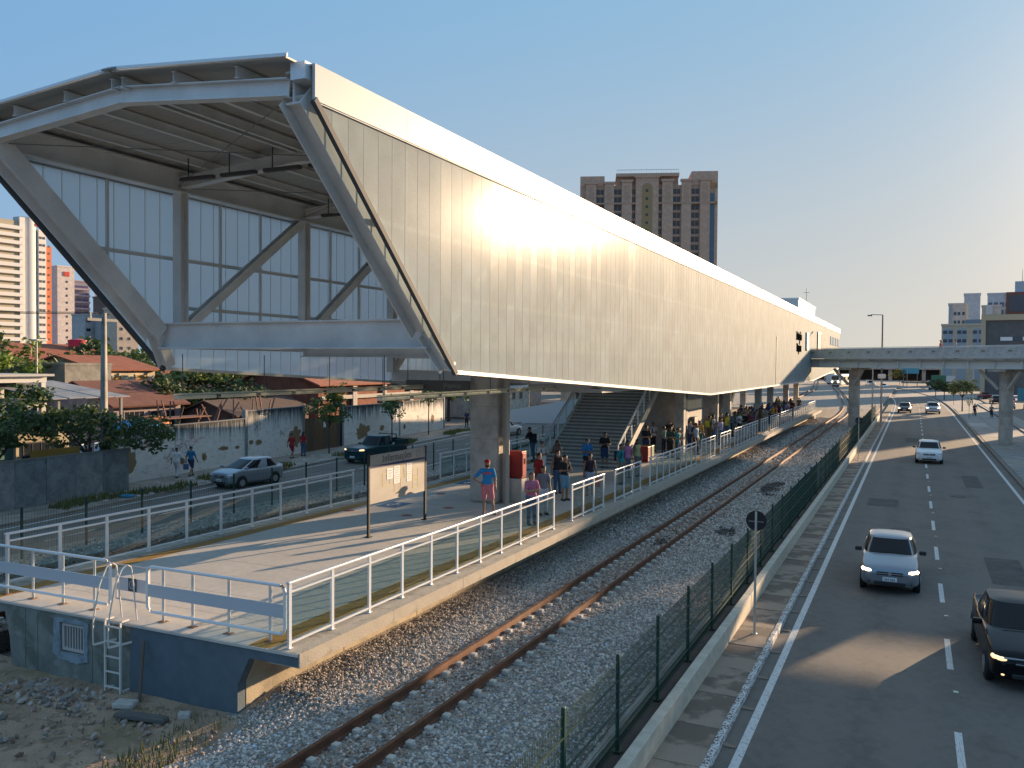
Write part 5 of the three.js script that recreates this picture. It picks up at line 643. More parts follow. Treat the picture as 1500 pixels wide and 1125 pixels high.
// ---------- large brown tower behind the station ----------
{
  const t = thing('apartment_tower', 'large brown tower with arched piers rising behind the station roof', 'tower', [-91.6, 0, -318], facing(-94, 318, 0.05)), K = 0.0447, X = c => (c - 752) * K, Y = c => 6.8 + (535 - (230 + c / 5.77)) * 0.258 + 0.4, br = std([0.72, 0.45, 0.31], 0.9, 0, { map: fine025 }), br2 = std([0.63, 0.39, 0.265], 0.9, 0, { map: fine025 }), ol = std([0.42, 0.27, 0.13], 0.9), dk = std([0.085, 0.072, 0.066], 0.35);
  part(t, 'core', uvm(bb(X(180), X(1310), 0, Y(262), -22, -0.6)), br2);
  part(t, 'left_wing_top', uvm(bb(X(180), X(385), Y(262), Y(182), -14, -0.4)), br); part(t, 'right_wing_top', uvm(bb(X(1108), X(1325), Y(262), Y(150), -14, -0.4)), br); part(t, 'penthouse', uvm(bb(X(487), X(1000), Y(262), Y(180), -16, -1.2)), br2); part(t, 'penthouse_roof', bb(X(480), X(1005), Y(192), Y(165), -17, 0.6), br); 
  part(t, 'roof_railing', merge([bb(X(485), X(1000), Y(137), Y(134), 0.2, 0.3), ...Array.from({ length: 26 }, (_, i) => bb(X(487 + i * 20.5), X(488.5 + i * 20.5), Y(166), Y(136), 0.2, 0.3))]), std([0.2, 0.3, 0.35], 0.5));
  const arch = (x0, x1, y0, yT) => { const s = [], w = (x1 - x0) / 2, cx = (x0 + x1) / 2; s.push([x0, y0], [x1, y0]); for (let k = 0; k <= 10; k++) { const a = Math.PI * k / 10; s.push([cx + w * Math.cos(a), yT - w + w * Math.sin(a)]); } return s; };
  for (const [a, b, top] of [[230, 315, 240], [385, 465, 238], [530, 615, 225], [865, 955, 222], [1025, 1105, 222], [1178, 1258, 217]]) { const p = part(t, 'pier', uvm(bb(X(a), X(b), 0, Y(top), -0.7, 0.7)), br); part(p, 'arch_moulding', poly(arch(X(a) + 0.9, X(b) - 0.9, Y(420), Y(top + 38)), 0.18).translate(0, 0, 0.62), br2); part(p, 'cornice', bb(X(a) - 0.4, X(b) + 0.4, Y(top + 14), Y(top - 4), -0.8, 1.0), br); }
  const cp = part(t, 'central_pier', uvm(bb(X(645), X(835), 0, Y(190), -0.7, 0.9)), br); part(cp, 'arch_recess', poly(arch(X(695), X(785), 0, Y(250)), 0.1).translate(0, 0, 0.86), ol); part(cp, 'cornice', bb(X(635), X(845), Y(205), Y(186), -0.8, 1.3), br);
  part(t, 'string_course', bb(X(182), X(1308), Y(424), Y(410), -0.8, 0.78), br2);
  const rows = []; for (let k = 0; k < 9; k++) rows.push(315 + 67 * k); const wcols = [[318, 378], [465, 525], [613, 641], [836, 862], [955, 1015], [1107, 1170]];
  for (const y of rows) { for (const [a, b] of wcols) { const w = part(t, 'window', bb(X(a), X(b), Y(y + 22), Y(y - 20), -0.62, -0.5), dk); part(w, 'mullion', bb(X((a + b) / 2) - 0.06, X((a + b) / 2) + 0.06, Y(y + 22), Y(y - 20), -0.5, -0.42), br2); part(t, 'spandrel', bb(X(a), X(b), Y(y + 40), Y(y + 28), -0.6, -0.3), br); } part(cp, 'small_window', bb(X(727), X(749), Y(y + 10), Y(y - 14), 0.9, 1.0), dk); }
  for (let k = 0; k < 14; k++) part(t, 'corner_glass', bb(X(1262), X(1298), Y(400 + 67 * k), Y(300 + 67 * k + 40 - 6), -0.64, -0.45), phy([0.06, 0.1, 0.13], 0.1, 0, { clearcoat: 1 }));
  part(t, 'corner_band', merge([bb(X(1258), X(1322), Y(290), Y(245), -1, -0.35), bb(X(1258), X(1322), Y(425), Y(402), -1, -0.35)]), std([0.5, 0.27, 0.12], 0.9)); part(t, 'corner_return', uvm(bb(X(1300), X(1325), 0, Y(262), -20, -0.35)), br);
}
// ---------- buildings right, beyond the bridge ----------
tower('beige tower with sunlight painted as a corner strip beyond the footbridge', 14, 350, 6.2, 8, 29, [0.68, 0.60, 0.52], { cols: [-1.0, 0.2, 1.6], ww: 0.8, wh: 1.1, vis: 8, extra: (t, w, d, h) => { part(t, 'painted_sun_strip', bx(0.9, h, 1, w / 2 - 0.3, h / 2, d / 2 + 0.1), std([0.72, 0.62, 0.45], 0.8)); part(t, 'grey_bay', bx(1.2, h, 0.5, -w / 2 + 0.6, h / 2, d / 2 + 0.2), std([0.33, 0.37, 0.4], 0.8)); } });  // corner strip: lighter warm colour stands in for sunlight on the tower edge
tower('plain grey slab tower behind the beige sunlit one', 19.5, 372, 5.4, 9, 34, [0.66, 0.66, 0.66], { cols: [], vis: 8 });
tower('second beige tower left of the white gridded building', 26, 372, 6.4, 8, 29.5, [0.68, 0.58, 0.48], { cols: [-2, 1, 2.4], ww: 0.9, vis: 8, extra: (t, w, d, h) => part(t, 'pale_bay', bx(2.2, h, 0.6, -0.8, h / 2, d / 2 + 0.3), std([0.58, 0.58, 0.56], 0.8)) });
tower('wide ochre apartment block with blue grey window bays', 14.6, 300, 14, 10, 19.4, [0.60, 0.51, 0.38], { cols: [-6, -4.5, -2.2, -0.8, 2, 3.6, 5.6], ww: 1.1, wh: 1.0, vis: 6, fl: 2.6, win: std([0.05, 0.07, 0.1], 0.25), extra: (t, w, d, h) => { for (const x of [-5.2, -1.5, 2.8, 5.6]) part(t, 'grey_bay', bx(2.4, h - 1, 0.1, x, (h - 1) / 2, d / 2 - 0.02), std([0.33, 0.38, 0.42], 0.8)); part(t, 'roof_box', bx(4.5, 1.8, 5, 1.5, h + 0.9, 0), std([0.2, 0.24, 0.28], 0.8)); } });
tower('charcoal office block with white bands at the right edge', 22.5, 250, 13, 10, 19.4, [0.14, 0.14, 0.14], { cols: [], vis: 6, extra: (t, w, d, h) => { part(t, 'ochre_cornice', bx(w + 0.6, 1.4, d + 0.6, -0.3, h - 0.3, 0.2), std([0.52, 0.42, 0.27], 0.8)); part(t, 'ochre_edge', bx(1.0, h, 0.4, -w / 2 - 0.1, h / 2, d / 2 + 0.2), std([0.5, 0.41, 0.28], 0.8)); for (const y of [6.2, 10, 13.8]) for (const x of [-1.6, 3.2]) { part(t, 'white_band', bx(2.6, 0.9, 0.16, x, y, d / 2 + 0.06), mat.white); part(t, 'window', bx(1.6, 1.0, 0.16, x + 2.3, y, d / 2 + 0.06), mat.winDark); } } });
tower('white gridded building behind the charcoal block', 32.5, 400, 12, 10, 36, [0.62, 0.64, 0.66], { cols: [-5, -3, -1, 1], ww: 1.4, wh: 1.8, vis: 14, win: std([0.1, 0.14, 0.18], 0.2), extra: (t, w, d, h) => { part(t, 'brick_top', bx(8, 9, 1, 4.5, h - 4, d / 2 + 0.4), std([0.22, 0.10, 0.07], 0.9)); part(t, 'dark_panel', bx(5.5, 6.5, 0.4, 4.2, h - 4, d / 2 + 1.0), std([0.09, 0.095, 0.11], 0.6)); part(t, 'roof_box', bx(5, 5, 6, 6, h + 2.4, 0), std([0.4, 0.45, 0.5], 0.8)); part(t, 'mast', cyl([6, h + 5, 0], [6, h + 10, 0], 0.12, 0.06, 6), mat.steelDark); } });
// ---------- footbridge ----------
{
  const a = [-10.0, -100.0], b = [32, -65.6], L = Math.hypot(b[0] - a[0], b[1] - a[1]), B = thing('footbridge', 'white clad footbridge crossing from the station over the main road', 'footbridge', [(a[0] + b[0]) / 2, 0, (a[1] + b[1]) / 2], -Math.atan2(b[1] - a[1], b[0] - a[0])), M_par = std([0.62, 0.60, 0.57], 0.6, 0.1, { map: withMap(T_fine, 0.25) }), M_beam = std([0.66, 0.65, 0.61], 0.6), M_deck = std([0.36, 0.33, 0.27], 0.9, 0, { map: coarse1 });
  const n = 22, pl = L / n, pg = uvm(bx(pl - 0.03, 1.0, 0.06)), sg = merge([bx(0.07, 0.62, 0.3), bx(0.22, 0.03, 0.3, 0, 0.3, 0)]), hole = bx(0.12, 0.12, 0.02), emb = bx(0.35, 0.16, 0.014);
  for (const s of [1, -1]) {
    for (let i = 0; i < n; i++) { const p = part(B, 'parapet_panel', pg, M_par); p.position.set(-L / 2 + pl * (i + 0.5), 8.08, s * 1.55); if (s > 0) { part(p, 'bolt_holes', merge([-1, 1].flatMap(q => [-0.2, 0.1, 0.35].map(y => hole.clone().scale(0.6, 0.6, 1).translate(q * 0.7 + y * 0.3, y, 0.032)))), std([0.2, 0.19, 0.17], 0.8)); part(p, 'emblem', emb.clone().translate(0.2, 0.12, 0.034), std([0.25, 0.23, 0.16], 0.7)); } }
    part(B, 'main_beam', merge([bx(L, 0.62, 0.06, 0, 6.98, s * 1.3), bx(L, 0.05, 0.34, 0, 6.66, s * 1.3), bx(L, 0.05, 0.34, 0, 7.31, s * 1.3)]), M_beam); for (let i = 0; i <= n; i++) part(B, 'stiffener', sg, M_beam).position.set(-L / 2 + pl * i, 6.98, s * 1.44);
    part(B, 'handrail', bx(L, 0.05, 0.06, 0, 8.66, s * 1.55), mat.alu);
  }
  part(B, 'deck', uvm(bx(L, 0.2, 3.3, 0, 7.45, 0)), M_deck);
  const pillar = (label, X) => { const z = a[1] + (X - a[0]) * (b[1] - a[1]) / (b[0] - a[0]), p = thing('bridge_pillar', label, 'bridge pillar', [X, 0, z], B.rotation.y); part(p, 'shaft', uvm(cyl([0, 0, 0], [0, 6.55, 0], 0.55, 0.55, 24)), mat.concrete); for (const s of [-1, 1]) part(p, 'strut', bar([s * 0.45, 4.9, 0.4], [s * 1.9, 6.5, 0.9], 0.24, 0.24), mat.concreteLight); part(p, 'head', uvm(bx(1.6, 0.24, 2.8, 0, 6.53, 0)), mat.concrete); };
  pillar('round concrete footbridge pillar between track and main road', -5.6); pillar('round concrete footbridge pillar on the right hand pavement', 7.25);
}
// lamps and poles beyond
{
  const l = thing('street_lamp', 'tall street lamp with a short arm above the footbridge', 'street lamp', [-3.5, 0, -112]); part(l, 'pole', cyl([0, 0, 0], [0, 12.9, 0], 0.13, 0.08, 10), std([0.13, 0.13, 0.13], 0.5)); part(l, 'arm', bar([0, 12.9, 0], [-1.3, 12.95, 0], 0.08, 0.08), std([0.13, 0.13, 0.13], 0.5)); part(l, 'lamp_head', rbx(0.55, 0.16, 0.3, 0.05, -1.4, 12.85, 0), std([0.2, 0.2, 0.2], 0.5));
  const pm = std([0.4, 0.38, 0.34], 0.7); [[-4.2, 105, 6.5], [-3.2, 103, 5.6], [9.5, 175, 8], [11.8, 150, 8], [-2, 300, 9], [8, 330, 9], [21, 250, 8], [26, 270, 9], [17, 290, 9]].forEach(([x, D, h], i) => solo('lamp_post', ['slim grey post beside the left bridge pillar', 'slim grey post carrying a pale box by the fence', 'slim post behind the pavement tree', 'slim post by the parked cars', 'far post near the bend of the road', 'far post beside the box truck', 'far post at the right beyond the car park', 'far post at the right near the blue hoarding', 'far post behind the green truck'][i], 'post', cyl([0, 0, 0], [0, h, 0], 0.1, 0.07, 8), pm, [x, 0, -D], 0, 'thin posts beyond the footbridge'));
  solo('pole_box', 'pale boxy cabinet on a slim post beside the fence', 'cabinet', rbx(0.8, 0.5, 0.6, 0.08), std([0.55, 0.57, 0.58], 0.5), [-3.2, 5.7, -103]);
}
// viaduct, retaining walls and clutter at the far end of the road
{
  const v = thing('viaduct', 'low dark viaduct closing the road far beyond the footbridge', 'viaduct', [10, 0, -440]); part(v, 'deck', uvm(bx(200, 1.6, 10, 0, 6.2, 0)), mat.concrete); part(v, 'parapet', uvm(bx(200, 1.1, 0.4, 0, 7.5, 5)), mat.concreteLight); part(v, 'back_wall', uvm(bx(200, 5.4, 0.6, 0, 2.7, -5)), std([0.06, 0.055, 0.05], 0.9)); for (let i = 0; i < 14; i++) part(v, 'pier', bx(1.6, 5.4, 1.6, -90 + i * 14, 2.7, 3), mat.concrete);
  const s = thing('road_gantry_sign', 'bright cyan overhead road sign near the viaduct', 'road sign', [-1.2, 0, -330]); part(s, 'panel', bx(5.4, 1.9, 0.12, 0, 5.3, 0), std([0.05, 0.30, 0.42], 0.5)); for (const x of [-2.2, 2.2]) part(s, 'post', cyl([x, 0, -0.1], [x, 6.2, -0.1], 0.12, 0.1, 8), mat.steelDark);
  const w = thing('garden_wall', 'long brown wall and hedge at the right beyond the car park', 'wall', [45, 0, -300]); part(w, 'wall', uvm(bx(70, 5.0, 0.5, 0, 2.5, 0)), std([0.14, 0.11, 0.075], 0.95, 0, { map: coarse1 })); part(w, 'plinth', bx(70, 0.7, 0.8, 0, 0.35, 0.2), mat.concreteLight);
  const bh = thing('blue_hoarding', 'turquoise blue hoarding at the right edge beyond the parked cars', 'hoarding', [25.5, 0, -205]); for (let i = 0; i < 5; i++) part(bh, 'panel', bx(2.4, 2.6, 0.1, -5 + i * 2.45, 1.3, 0), i % 2 ? std([0.06, 0.2, 0.24], 0.6) : std([0.09, 0.26, 0.3], 0.6));
  struct('median_island', uvm(bx(16, 0.5, 5, 22, 0.25, -222)), mat.concreteLight);
  tree('small pavement tree between footbridge and cyclists', [6.6, 0.1, -146], { h: 2.6, w: 2.4, ch: 2.2, n: 1500, size: 0.3, c: [0.10, 0.13, 0.04], seed: 71, tr: 0.1 });
  [[5.6, 196, 2.0, 1.6, 'small dark shrub tree farther along the pavement'], [4.4, 214, 1.8, 1.3, 'small far sapling on the pavement by the bend'], [-4.5, 330, 2.6, 2.6, 'small yellow green tree by the cyan sign'], [31, 280, 3, 3.5, 'dark tree at the right behind the blue hoarding'], [38, 330, 4, 5, 'large dark tree at the right before the brown wall']].forEach(([x, D, h, w, l], i) => tree(l, [x, 0.05, -D], { h, w, ch: w * 1.1, n: 700, size: 0.5, c: i === 2 ? [0.13, 0.14, 0.03] : [0.10, 0.12, 0.04], seed: 80 + i, tr: 0.1 }));
  tree('thin bare sapling tied to a stake on the right pavement', [6.6, 0.1, -128], { h: 1.8, w: 0.4, ch: 0.8, n: 60, size: 0.2, seed: 91, tr: 0.03 }); tree('second thin sapling on the right pavement', [6.4, 0.1, -172], { h: 1.8, w: 0.4, ch: 0.8, n: 60, size: 0.2, seed: 92, tr: 0.03 });
}
// ---------- vehicles ----------
const tyreM = std([0.02, 0.02, 0.02], 0.9), rimM = std([0.45, 0.45, 0.46], 0.35, 0.7), carGlass = phy([0.006, 0.008, 0.010], 0.05, 0, { specularIntensity: 0.5 }), plateM = std([0.7, 0.72, 0.72], 0.6), trimM = std([0.02, 0.02, 0.022], 0.5), redLamp = std([0.35, 0.01, 0.01], 0.25);
const lampOn = new THREE.MeshStandardMaterial({ color: col([0.8, 0.8, 0.75]), emissive: col([1, 0.78, 0.45]), emissiveIntensity: 3.5, roughness: 0.2 }), lampDim = new THREE.MeshStandardMaterial({ color: col([0.8, 0.8, 0.75]), emissive: col([1, 0.62, 0.25]), emissiveIntensity: 0.7, roughness: 0.2 }), lampOff = phy([0.6, 0.62, 0.64], 0.15, 0.2, { clearcoat: 1 });
const paint = (c, metal = 0.3, rough = 0.35) => phy(c, rough, metal, { clearcoat: c[0] < 0.02 ? 0.25 : 0.7, clearcoatRoughness: 0.06, specularIntensity: c[0] < 0.02 ? 0.3 : 1 });
function gridGeo(rows) { const m = rows[0].length, pos = rows.flat(2), idx = []; for (let i = 1; i < rows.length; i++) for (let j = 1; j < m; j++) { const a = (i - 1) * m + j - 1, b = a + 1, c = a + m, d = c + 1; idx.push(a, b, c, b, d, c); } const g = new THREE.BufferGeometry(); g.setAttribute('position', new THREE.Float32BufferAttribute(pos, 3)); g.setIndex(idx); g.computeVertexNormals(); return g; }
function car(label, pos, turn, o) {
  const { L = 4.2, W = 1.68, H = 1.48, hood = 0.72, belt = 0.95, cowl = 0.95, zf = 0.25, zr = -1.25, rear = -1.7, deck = 1.0, c = [0.5, 0.5, 0.5], lamps = lampOff, metal = 0.3, glassM = carGlass } = o, t = thing(o.name ?? 'car', label, o.cat ?? 'car', pos, turn, o.group), P = paint(c, metal), hl = L / 2, hw = W / 2;
  // body shell
  const topY = z => z > cowl ? hood + (belt - hood) * Math.pow((hl - z) / (hl - cowl), 0.62) : z > rear ? belt : belt + (deck - belt) * 1 - 0.12 * Math.pow((rear - z) / (hl + rear + 1e-3), 3), rows = [], zs = [];
  for (let i = 0; i <= 30; i++) zs.push(-hl * Math.cos(Math.PI * i / 30));
  for (const z of zs) {
    const q = Math.abs(z) / hl, w = hw * (1 - 0.05 * q ** 3 - 0.11 * q ** 14) * (1 - 0.14 * Math.max(0, (q - 0.965) / 0.035) ** 2), e = Math.max(0, (q - 0.96) / 0.04) ** 2, yB = 0.2 + 0.05 * q ** 6 + 0.14 * e, yT = topY(z) - 0.14 * e, m = yB + (yT - yB) * 0.5;
    const h = [[0.0, yB], [0.78, yB], [0.95, yB + 0.07], [0.995, yB + 0.2 * (yT - yB)], [1, m], [0.985, yT - 0.2 * (yT - yB)], [0.955, yT - 0.05], [0.89, yT - 0.01], [0.55, yT + 0.018], [0, yT + 0.03]].map(([a, y]) => [a * w, y, z]);
    rows.push([...h.slice(1).map(p => [-p[0], p[1], p[2]]), ...h.slice(0, -1).reverse().map(p => p)].map(p => p)); // left bottom..top, then right top..bottom
    const full = []; for (let k = 0; k < h.length; k++) full.push([h[k][0], h[k][1], z]); const R = full.slice().reverse(), Lh = full.slice(1).map(p => [-p[0], p[1], z]); rows[rows.length - 1] = [...full, ...full.slice(0, -1).reverse().map(p => [-p[0], p[1], z])];
  }
  const caps = s => { const r = rows[s > 0 ? rows.length - 1 : 0], cpos = [0, (hood + 0.35) / 2, r[0][2]], list = []; for (let k = 0; k < r.length - 1; k++) list.push(s > 0 ? [cpos, r[k], r[k + 1]] : [cpos, r[k + 1], r[k]]); return quads(list); };
  const shell = gridGeo(rows); part(t, 'body', merge([shell, caps(1), caps(-1)]), P);
  // greenhouse
  const gp = (a, u, off) => { const zfq = cowl + 0.08 + (zf - cowl - 0.08) * u, zrq = rear + (zr - rear) * u, w = hw * (0.93 - 0.19 * u ** 1.2) + off, hz = (zfq - zrq) / 2 + off, n = 0.5, ca = Math.cos(a), sa = Math.sin(a); return [w * Math.sign(ca) * Math.abs(ca) ** n, belt - 0.03 + (H - 0.05 - belt + 0.03) * u, (zfq + zrq) / 2 + hz * Math.sign(sa) * Math.abs(sa) ** n]; };
  const patch = (a0, a1, u0, u1, off, na = 8, nu = 5) => { const R = []; for (let j = 0; j <= nu; j++) { const row = []; for (let i = 0; i <= na; i++) row.push(gp((a0 + (a1 - a0) * i / na) * Math.PI / 180, u0 + (u1 - u0) * j / nu, off)); R.push(row.reverse()); } return gridGeo(R); };
  part(t, 'windscreen', patch(50, 130, 0.04, 0.92, 0.004, 16), glassM); part(t, 'rear_window', patch(230, 310, 0.1, 0.9, 0.004, 16), glassM); part(t, 'side_window', patch(-40, 40, 0.08, 0.88, 0.004, 16), glassM); part(t, 'side_window', patch(140, 220, 0.08, 0.88, 0.004, 16), glassM);
  part(t, 'cabin_frame', patch(0, 360, 0, 1, -0.004, 72, 6), P); part(t, 'pillar', merge([patch(-3, 3, 0.0, 0.95, 0.012, 2), patch(177, 183, 0, 0.95, 0.012, 2)]), P);
  const roof = []; for (let j = 0; j <= 5; j++) { const k = 1 - j / 5, row = []; for (let i = 0; i <= 48; i++) { const p = gp(-i / 48 * 2 * Math.PI, 1, 0), cz = (zf + zr) / 2; row.push([p[0] * k, H - 0.05 * k ** 4, cz + (p[2] - cz) * k]); } roof.push(row); } part(t, 'roof', gridGeo(roof), P);
  // wheels
  const wr = o.wr ?? 0.3; for (const s of [-1, 1]) for (const z of [hl - 0.82, -hl + 0.78]) { const w = part(t, 'wheel', new THREE.CylinderGeometry(wr, wr, 0.2, 24).rotateZ(Math.PI / 2).translate(s * (hw - 0.09), wr, z), tyreM); part(w, 'rim', new THREE.CylinderGeometry(wr * 0.64, wr * 0.6, 0.21, 18).rotateZ(Math.PI / 2).translate(s * (hw - 0.08), wr, z), rimM); part(t, 'wheel_arch', new THREE.CylinderGeometry(wr + 0.07, wr + 0.07, 0.1, 24, 1, false, 0, Math.PI * 2).rotateZ(Math.PI / 2).translate(s * (hw - 0.052), wr + 0.02, z), trimM); }
  // face
  for (const s of [-1, 1]) { part(t, 'headlight', new THREE.SphereGeometry(1, 16, 10).scale(0.2, 0.085, 0.16).rotateY(s * 0.45).rotateZ(s * 0.12).translate(s * hw * 0.73, hood - 0.07, hl - 0.17), lamps); part(t, 'fog_lamp', new THREE.SphereGeometry(1, 12, 8).scale(0.08, 0.05, 0.05).translate(s * hw * 0.68, 0.36, hl - 0.07), o.fog ?? trimM); part(t, 'tail_light', rbx(0.3, 0.16, 0.1, 0.03, s * hw * 0.72, deck - 0.16, -hl + 0.06), redLamp); const m = part(t, 'mirror', rbx(0.2, 0.13, 0.12, 0.04, s * (hw + 0.09), belt + 0.06, cowl - 0.28), o.mirror ?? P); }
  part(t, 'grille', rbx(W * 0.44, 0.1, 0.1, 0.03, 0, hood - 0.13, hl - 0.022), trimM); part(t, 'grille_bar', rbx(W * 0.44, 0.018, 0.105, 0.005, 0, hood - 0.13, hl - 0.018), rimM); part(t, 'emblem', new THREE.CylinderGeometry(0.05, 0.05, 0.02, 16).rotateX(Math.PI / 2).translate(0, hood - 0.125, hl + 0.04), rimM); part(t, 'bumper_intake', rbx(W * 0.52, 0.11, 0.1, 0.03, 0, 0.34, hl - 0.025), trimM);
  const pl = part(t, 'number_plate', rbx(0.4, 0.13, 0.012, 0.004, 0, 0.47, hl + 0.032), plateM); part(pl, 'plate_characters', merge([-0.13, -0.085, -0.04, 0.03, 0.075, 0.12].map((x, i) => bx(0.024, 0.062, 0.004, x, 0.46, hl + 0.04))), std([0.15, 0.16, 0.2], 0.6)); part(t, 'wiper', merge([bar([-0.5, belt + 0.05, cowl + 0.02], [0.05, belt + 0.1, cowl - 0.05], 0.015, 0.015)]), trimM);
  if (o.extra) o.extra(t, P); return t;
}
const seated = (t, x, y, z, shirt) => { part(t, 'driver', merge([new THREE.SphereGeometry(0.1, 12, 10).translate(x, y + 0.3, z), new THREE.SphereGeometry(1, 12, 10).scale(0.2, 0.26, 0.13).translate(x, y, z)]), std(shirt, 0.8)); };
car('silver sedan with lit headlights driving toward the viewer', [-0.6, 0, -30.1], 0.02, { L: 4.2, W: 1.66, H: 1.46, hood: 0.76, belt: 0.99, cowl: 0.95, zf: 0.3, zr: -1.05, rear: -1.5, deck: 1.04, c: [0.27, 0.29, 0.32], metal: 0.6, lamps: lampOn, mirror: trimM });
car('black sedan with amber lit lamps at the right edge', [2.34, 0, -23.0], 0.03, { L: 4.55, W: 1.76, H: 1.46, hood: 0.74, belt: 0.99, cowl: 1.05, zf: 0.3, zr: -1.15, rear: -1.75, deck: 1.04, c: [0.004, 0.005, 0.007], metal: 0, lamps: lampDim, fog: lampDim, extra: t => part(t, 'chrome_bar', rbx(1.2, 0.03, 0.08, 0.01, 0, 0.71, 2.26), rimM) });
car('white hatchback with a black grille on the sunlit strip of road', [1.05, 0, -69], 0.0, { L: 4.0, W: 1.74, H: 1.5, hood: 0.8, belt: 1.0, cowl: 0.85, zf: 0.2, zr: -1.4, rear: -1.85, deck: 1.08, c: [0.76, 0.76, 0.75], metal: 0, mirror: trimM, lamps: lampOff });
car('dark maroon car with orange headlights far up the road', [-1.2, 0, -141], 0.0, { L: 4.2, W: 1.8, H: 1.5, hood: 0.76, belt: 0.98, c: [0.05, 0.035, 0.035], lamps: lampOn });
car('silver white crossover beside the dark car far up the road', [2.55, 0, -141], 0.0, { L: 4.4, W: 1.9, H: 1.65, hood: 0.9, belt: 1.08, deck: 1.1, rear: -1.95, zr: -1.6, c: [0.55, 0.57, 0.6], lamps: lampOn });
car('small white car at the far bend of the road', [-8.6, 0, -292], 0.35, { L: 4.2, W: 1.8, H: 1.5, c: [0.72, 0.72, 0.72], lamps: lampOff }); car('white van behind the small white car at the bend', [-13.5, 0, -318], 0.4, { L: 4.6, W: 1.9, H: 2.1, belt: 1.2, hood: 1.0, deck: 1.25, rear: -2.2, zr: -2.1, c: [0.6, 0.62, 0.64] });
// left street
car('silver hatchback driving on the left street', [so(37.2, 5.6), 0, -37.2], -0.107 + 0.02, { L: 4.0, W: 1.7, H: 1.52, hood: 0.8, belt: 1.0, cowl: 1.25, zf: 0.15, zr: -1.3, rear: -1.9, deck: 1.06, c: [0.30, 0.34, 0.38], metal: 0.6, lamps: lampOff });
car('dark teal pickup truck with headlights on along the left street', [so(50.5, 4.6), 0, -50.5], -0.107, { name: 'pickup_truck', cat: 'pickup truck', L: 5.0, W: 1.8, H: 1.8, hood: 1.0, belt: 1.15, cowl: 0.9, zf: 0.45, zr: -0.9, rear: -1.05, deck: 1.15, wr: 0.36, c: [0.012, 0.05, 0.06], lamps: lampDim, extra: (t, P) => { part(t, 'cargo_bed', merge([bx(0.08, 0.35, 1.5, 0.82, 1.25, -1.72), bx(0.08, 0.35, 1.5, -0.82, 1.25, -1.72), bx(1.7, 0.35, 0.08, 0, 1.25, -2.44)]), P); part(t, 'roll_bar', merge([bx(0.06, 0.6, 0.06, 0.75, 1.5, -1.2), bx(0.06, 0.6, 0.06, -0.75, 1.5, -1.2), bx(1.5, 0.06, 0.06, 0, 1.8, -1.2)]), trimM); } });
car('white car parked beyond the column on the left street', [so(74, 3.4), 0, -74], Math.PI - 0.107, { L: 4.1, W: 1.7, H: 1.5, c: [0.66, 0.66, 0.66] });
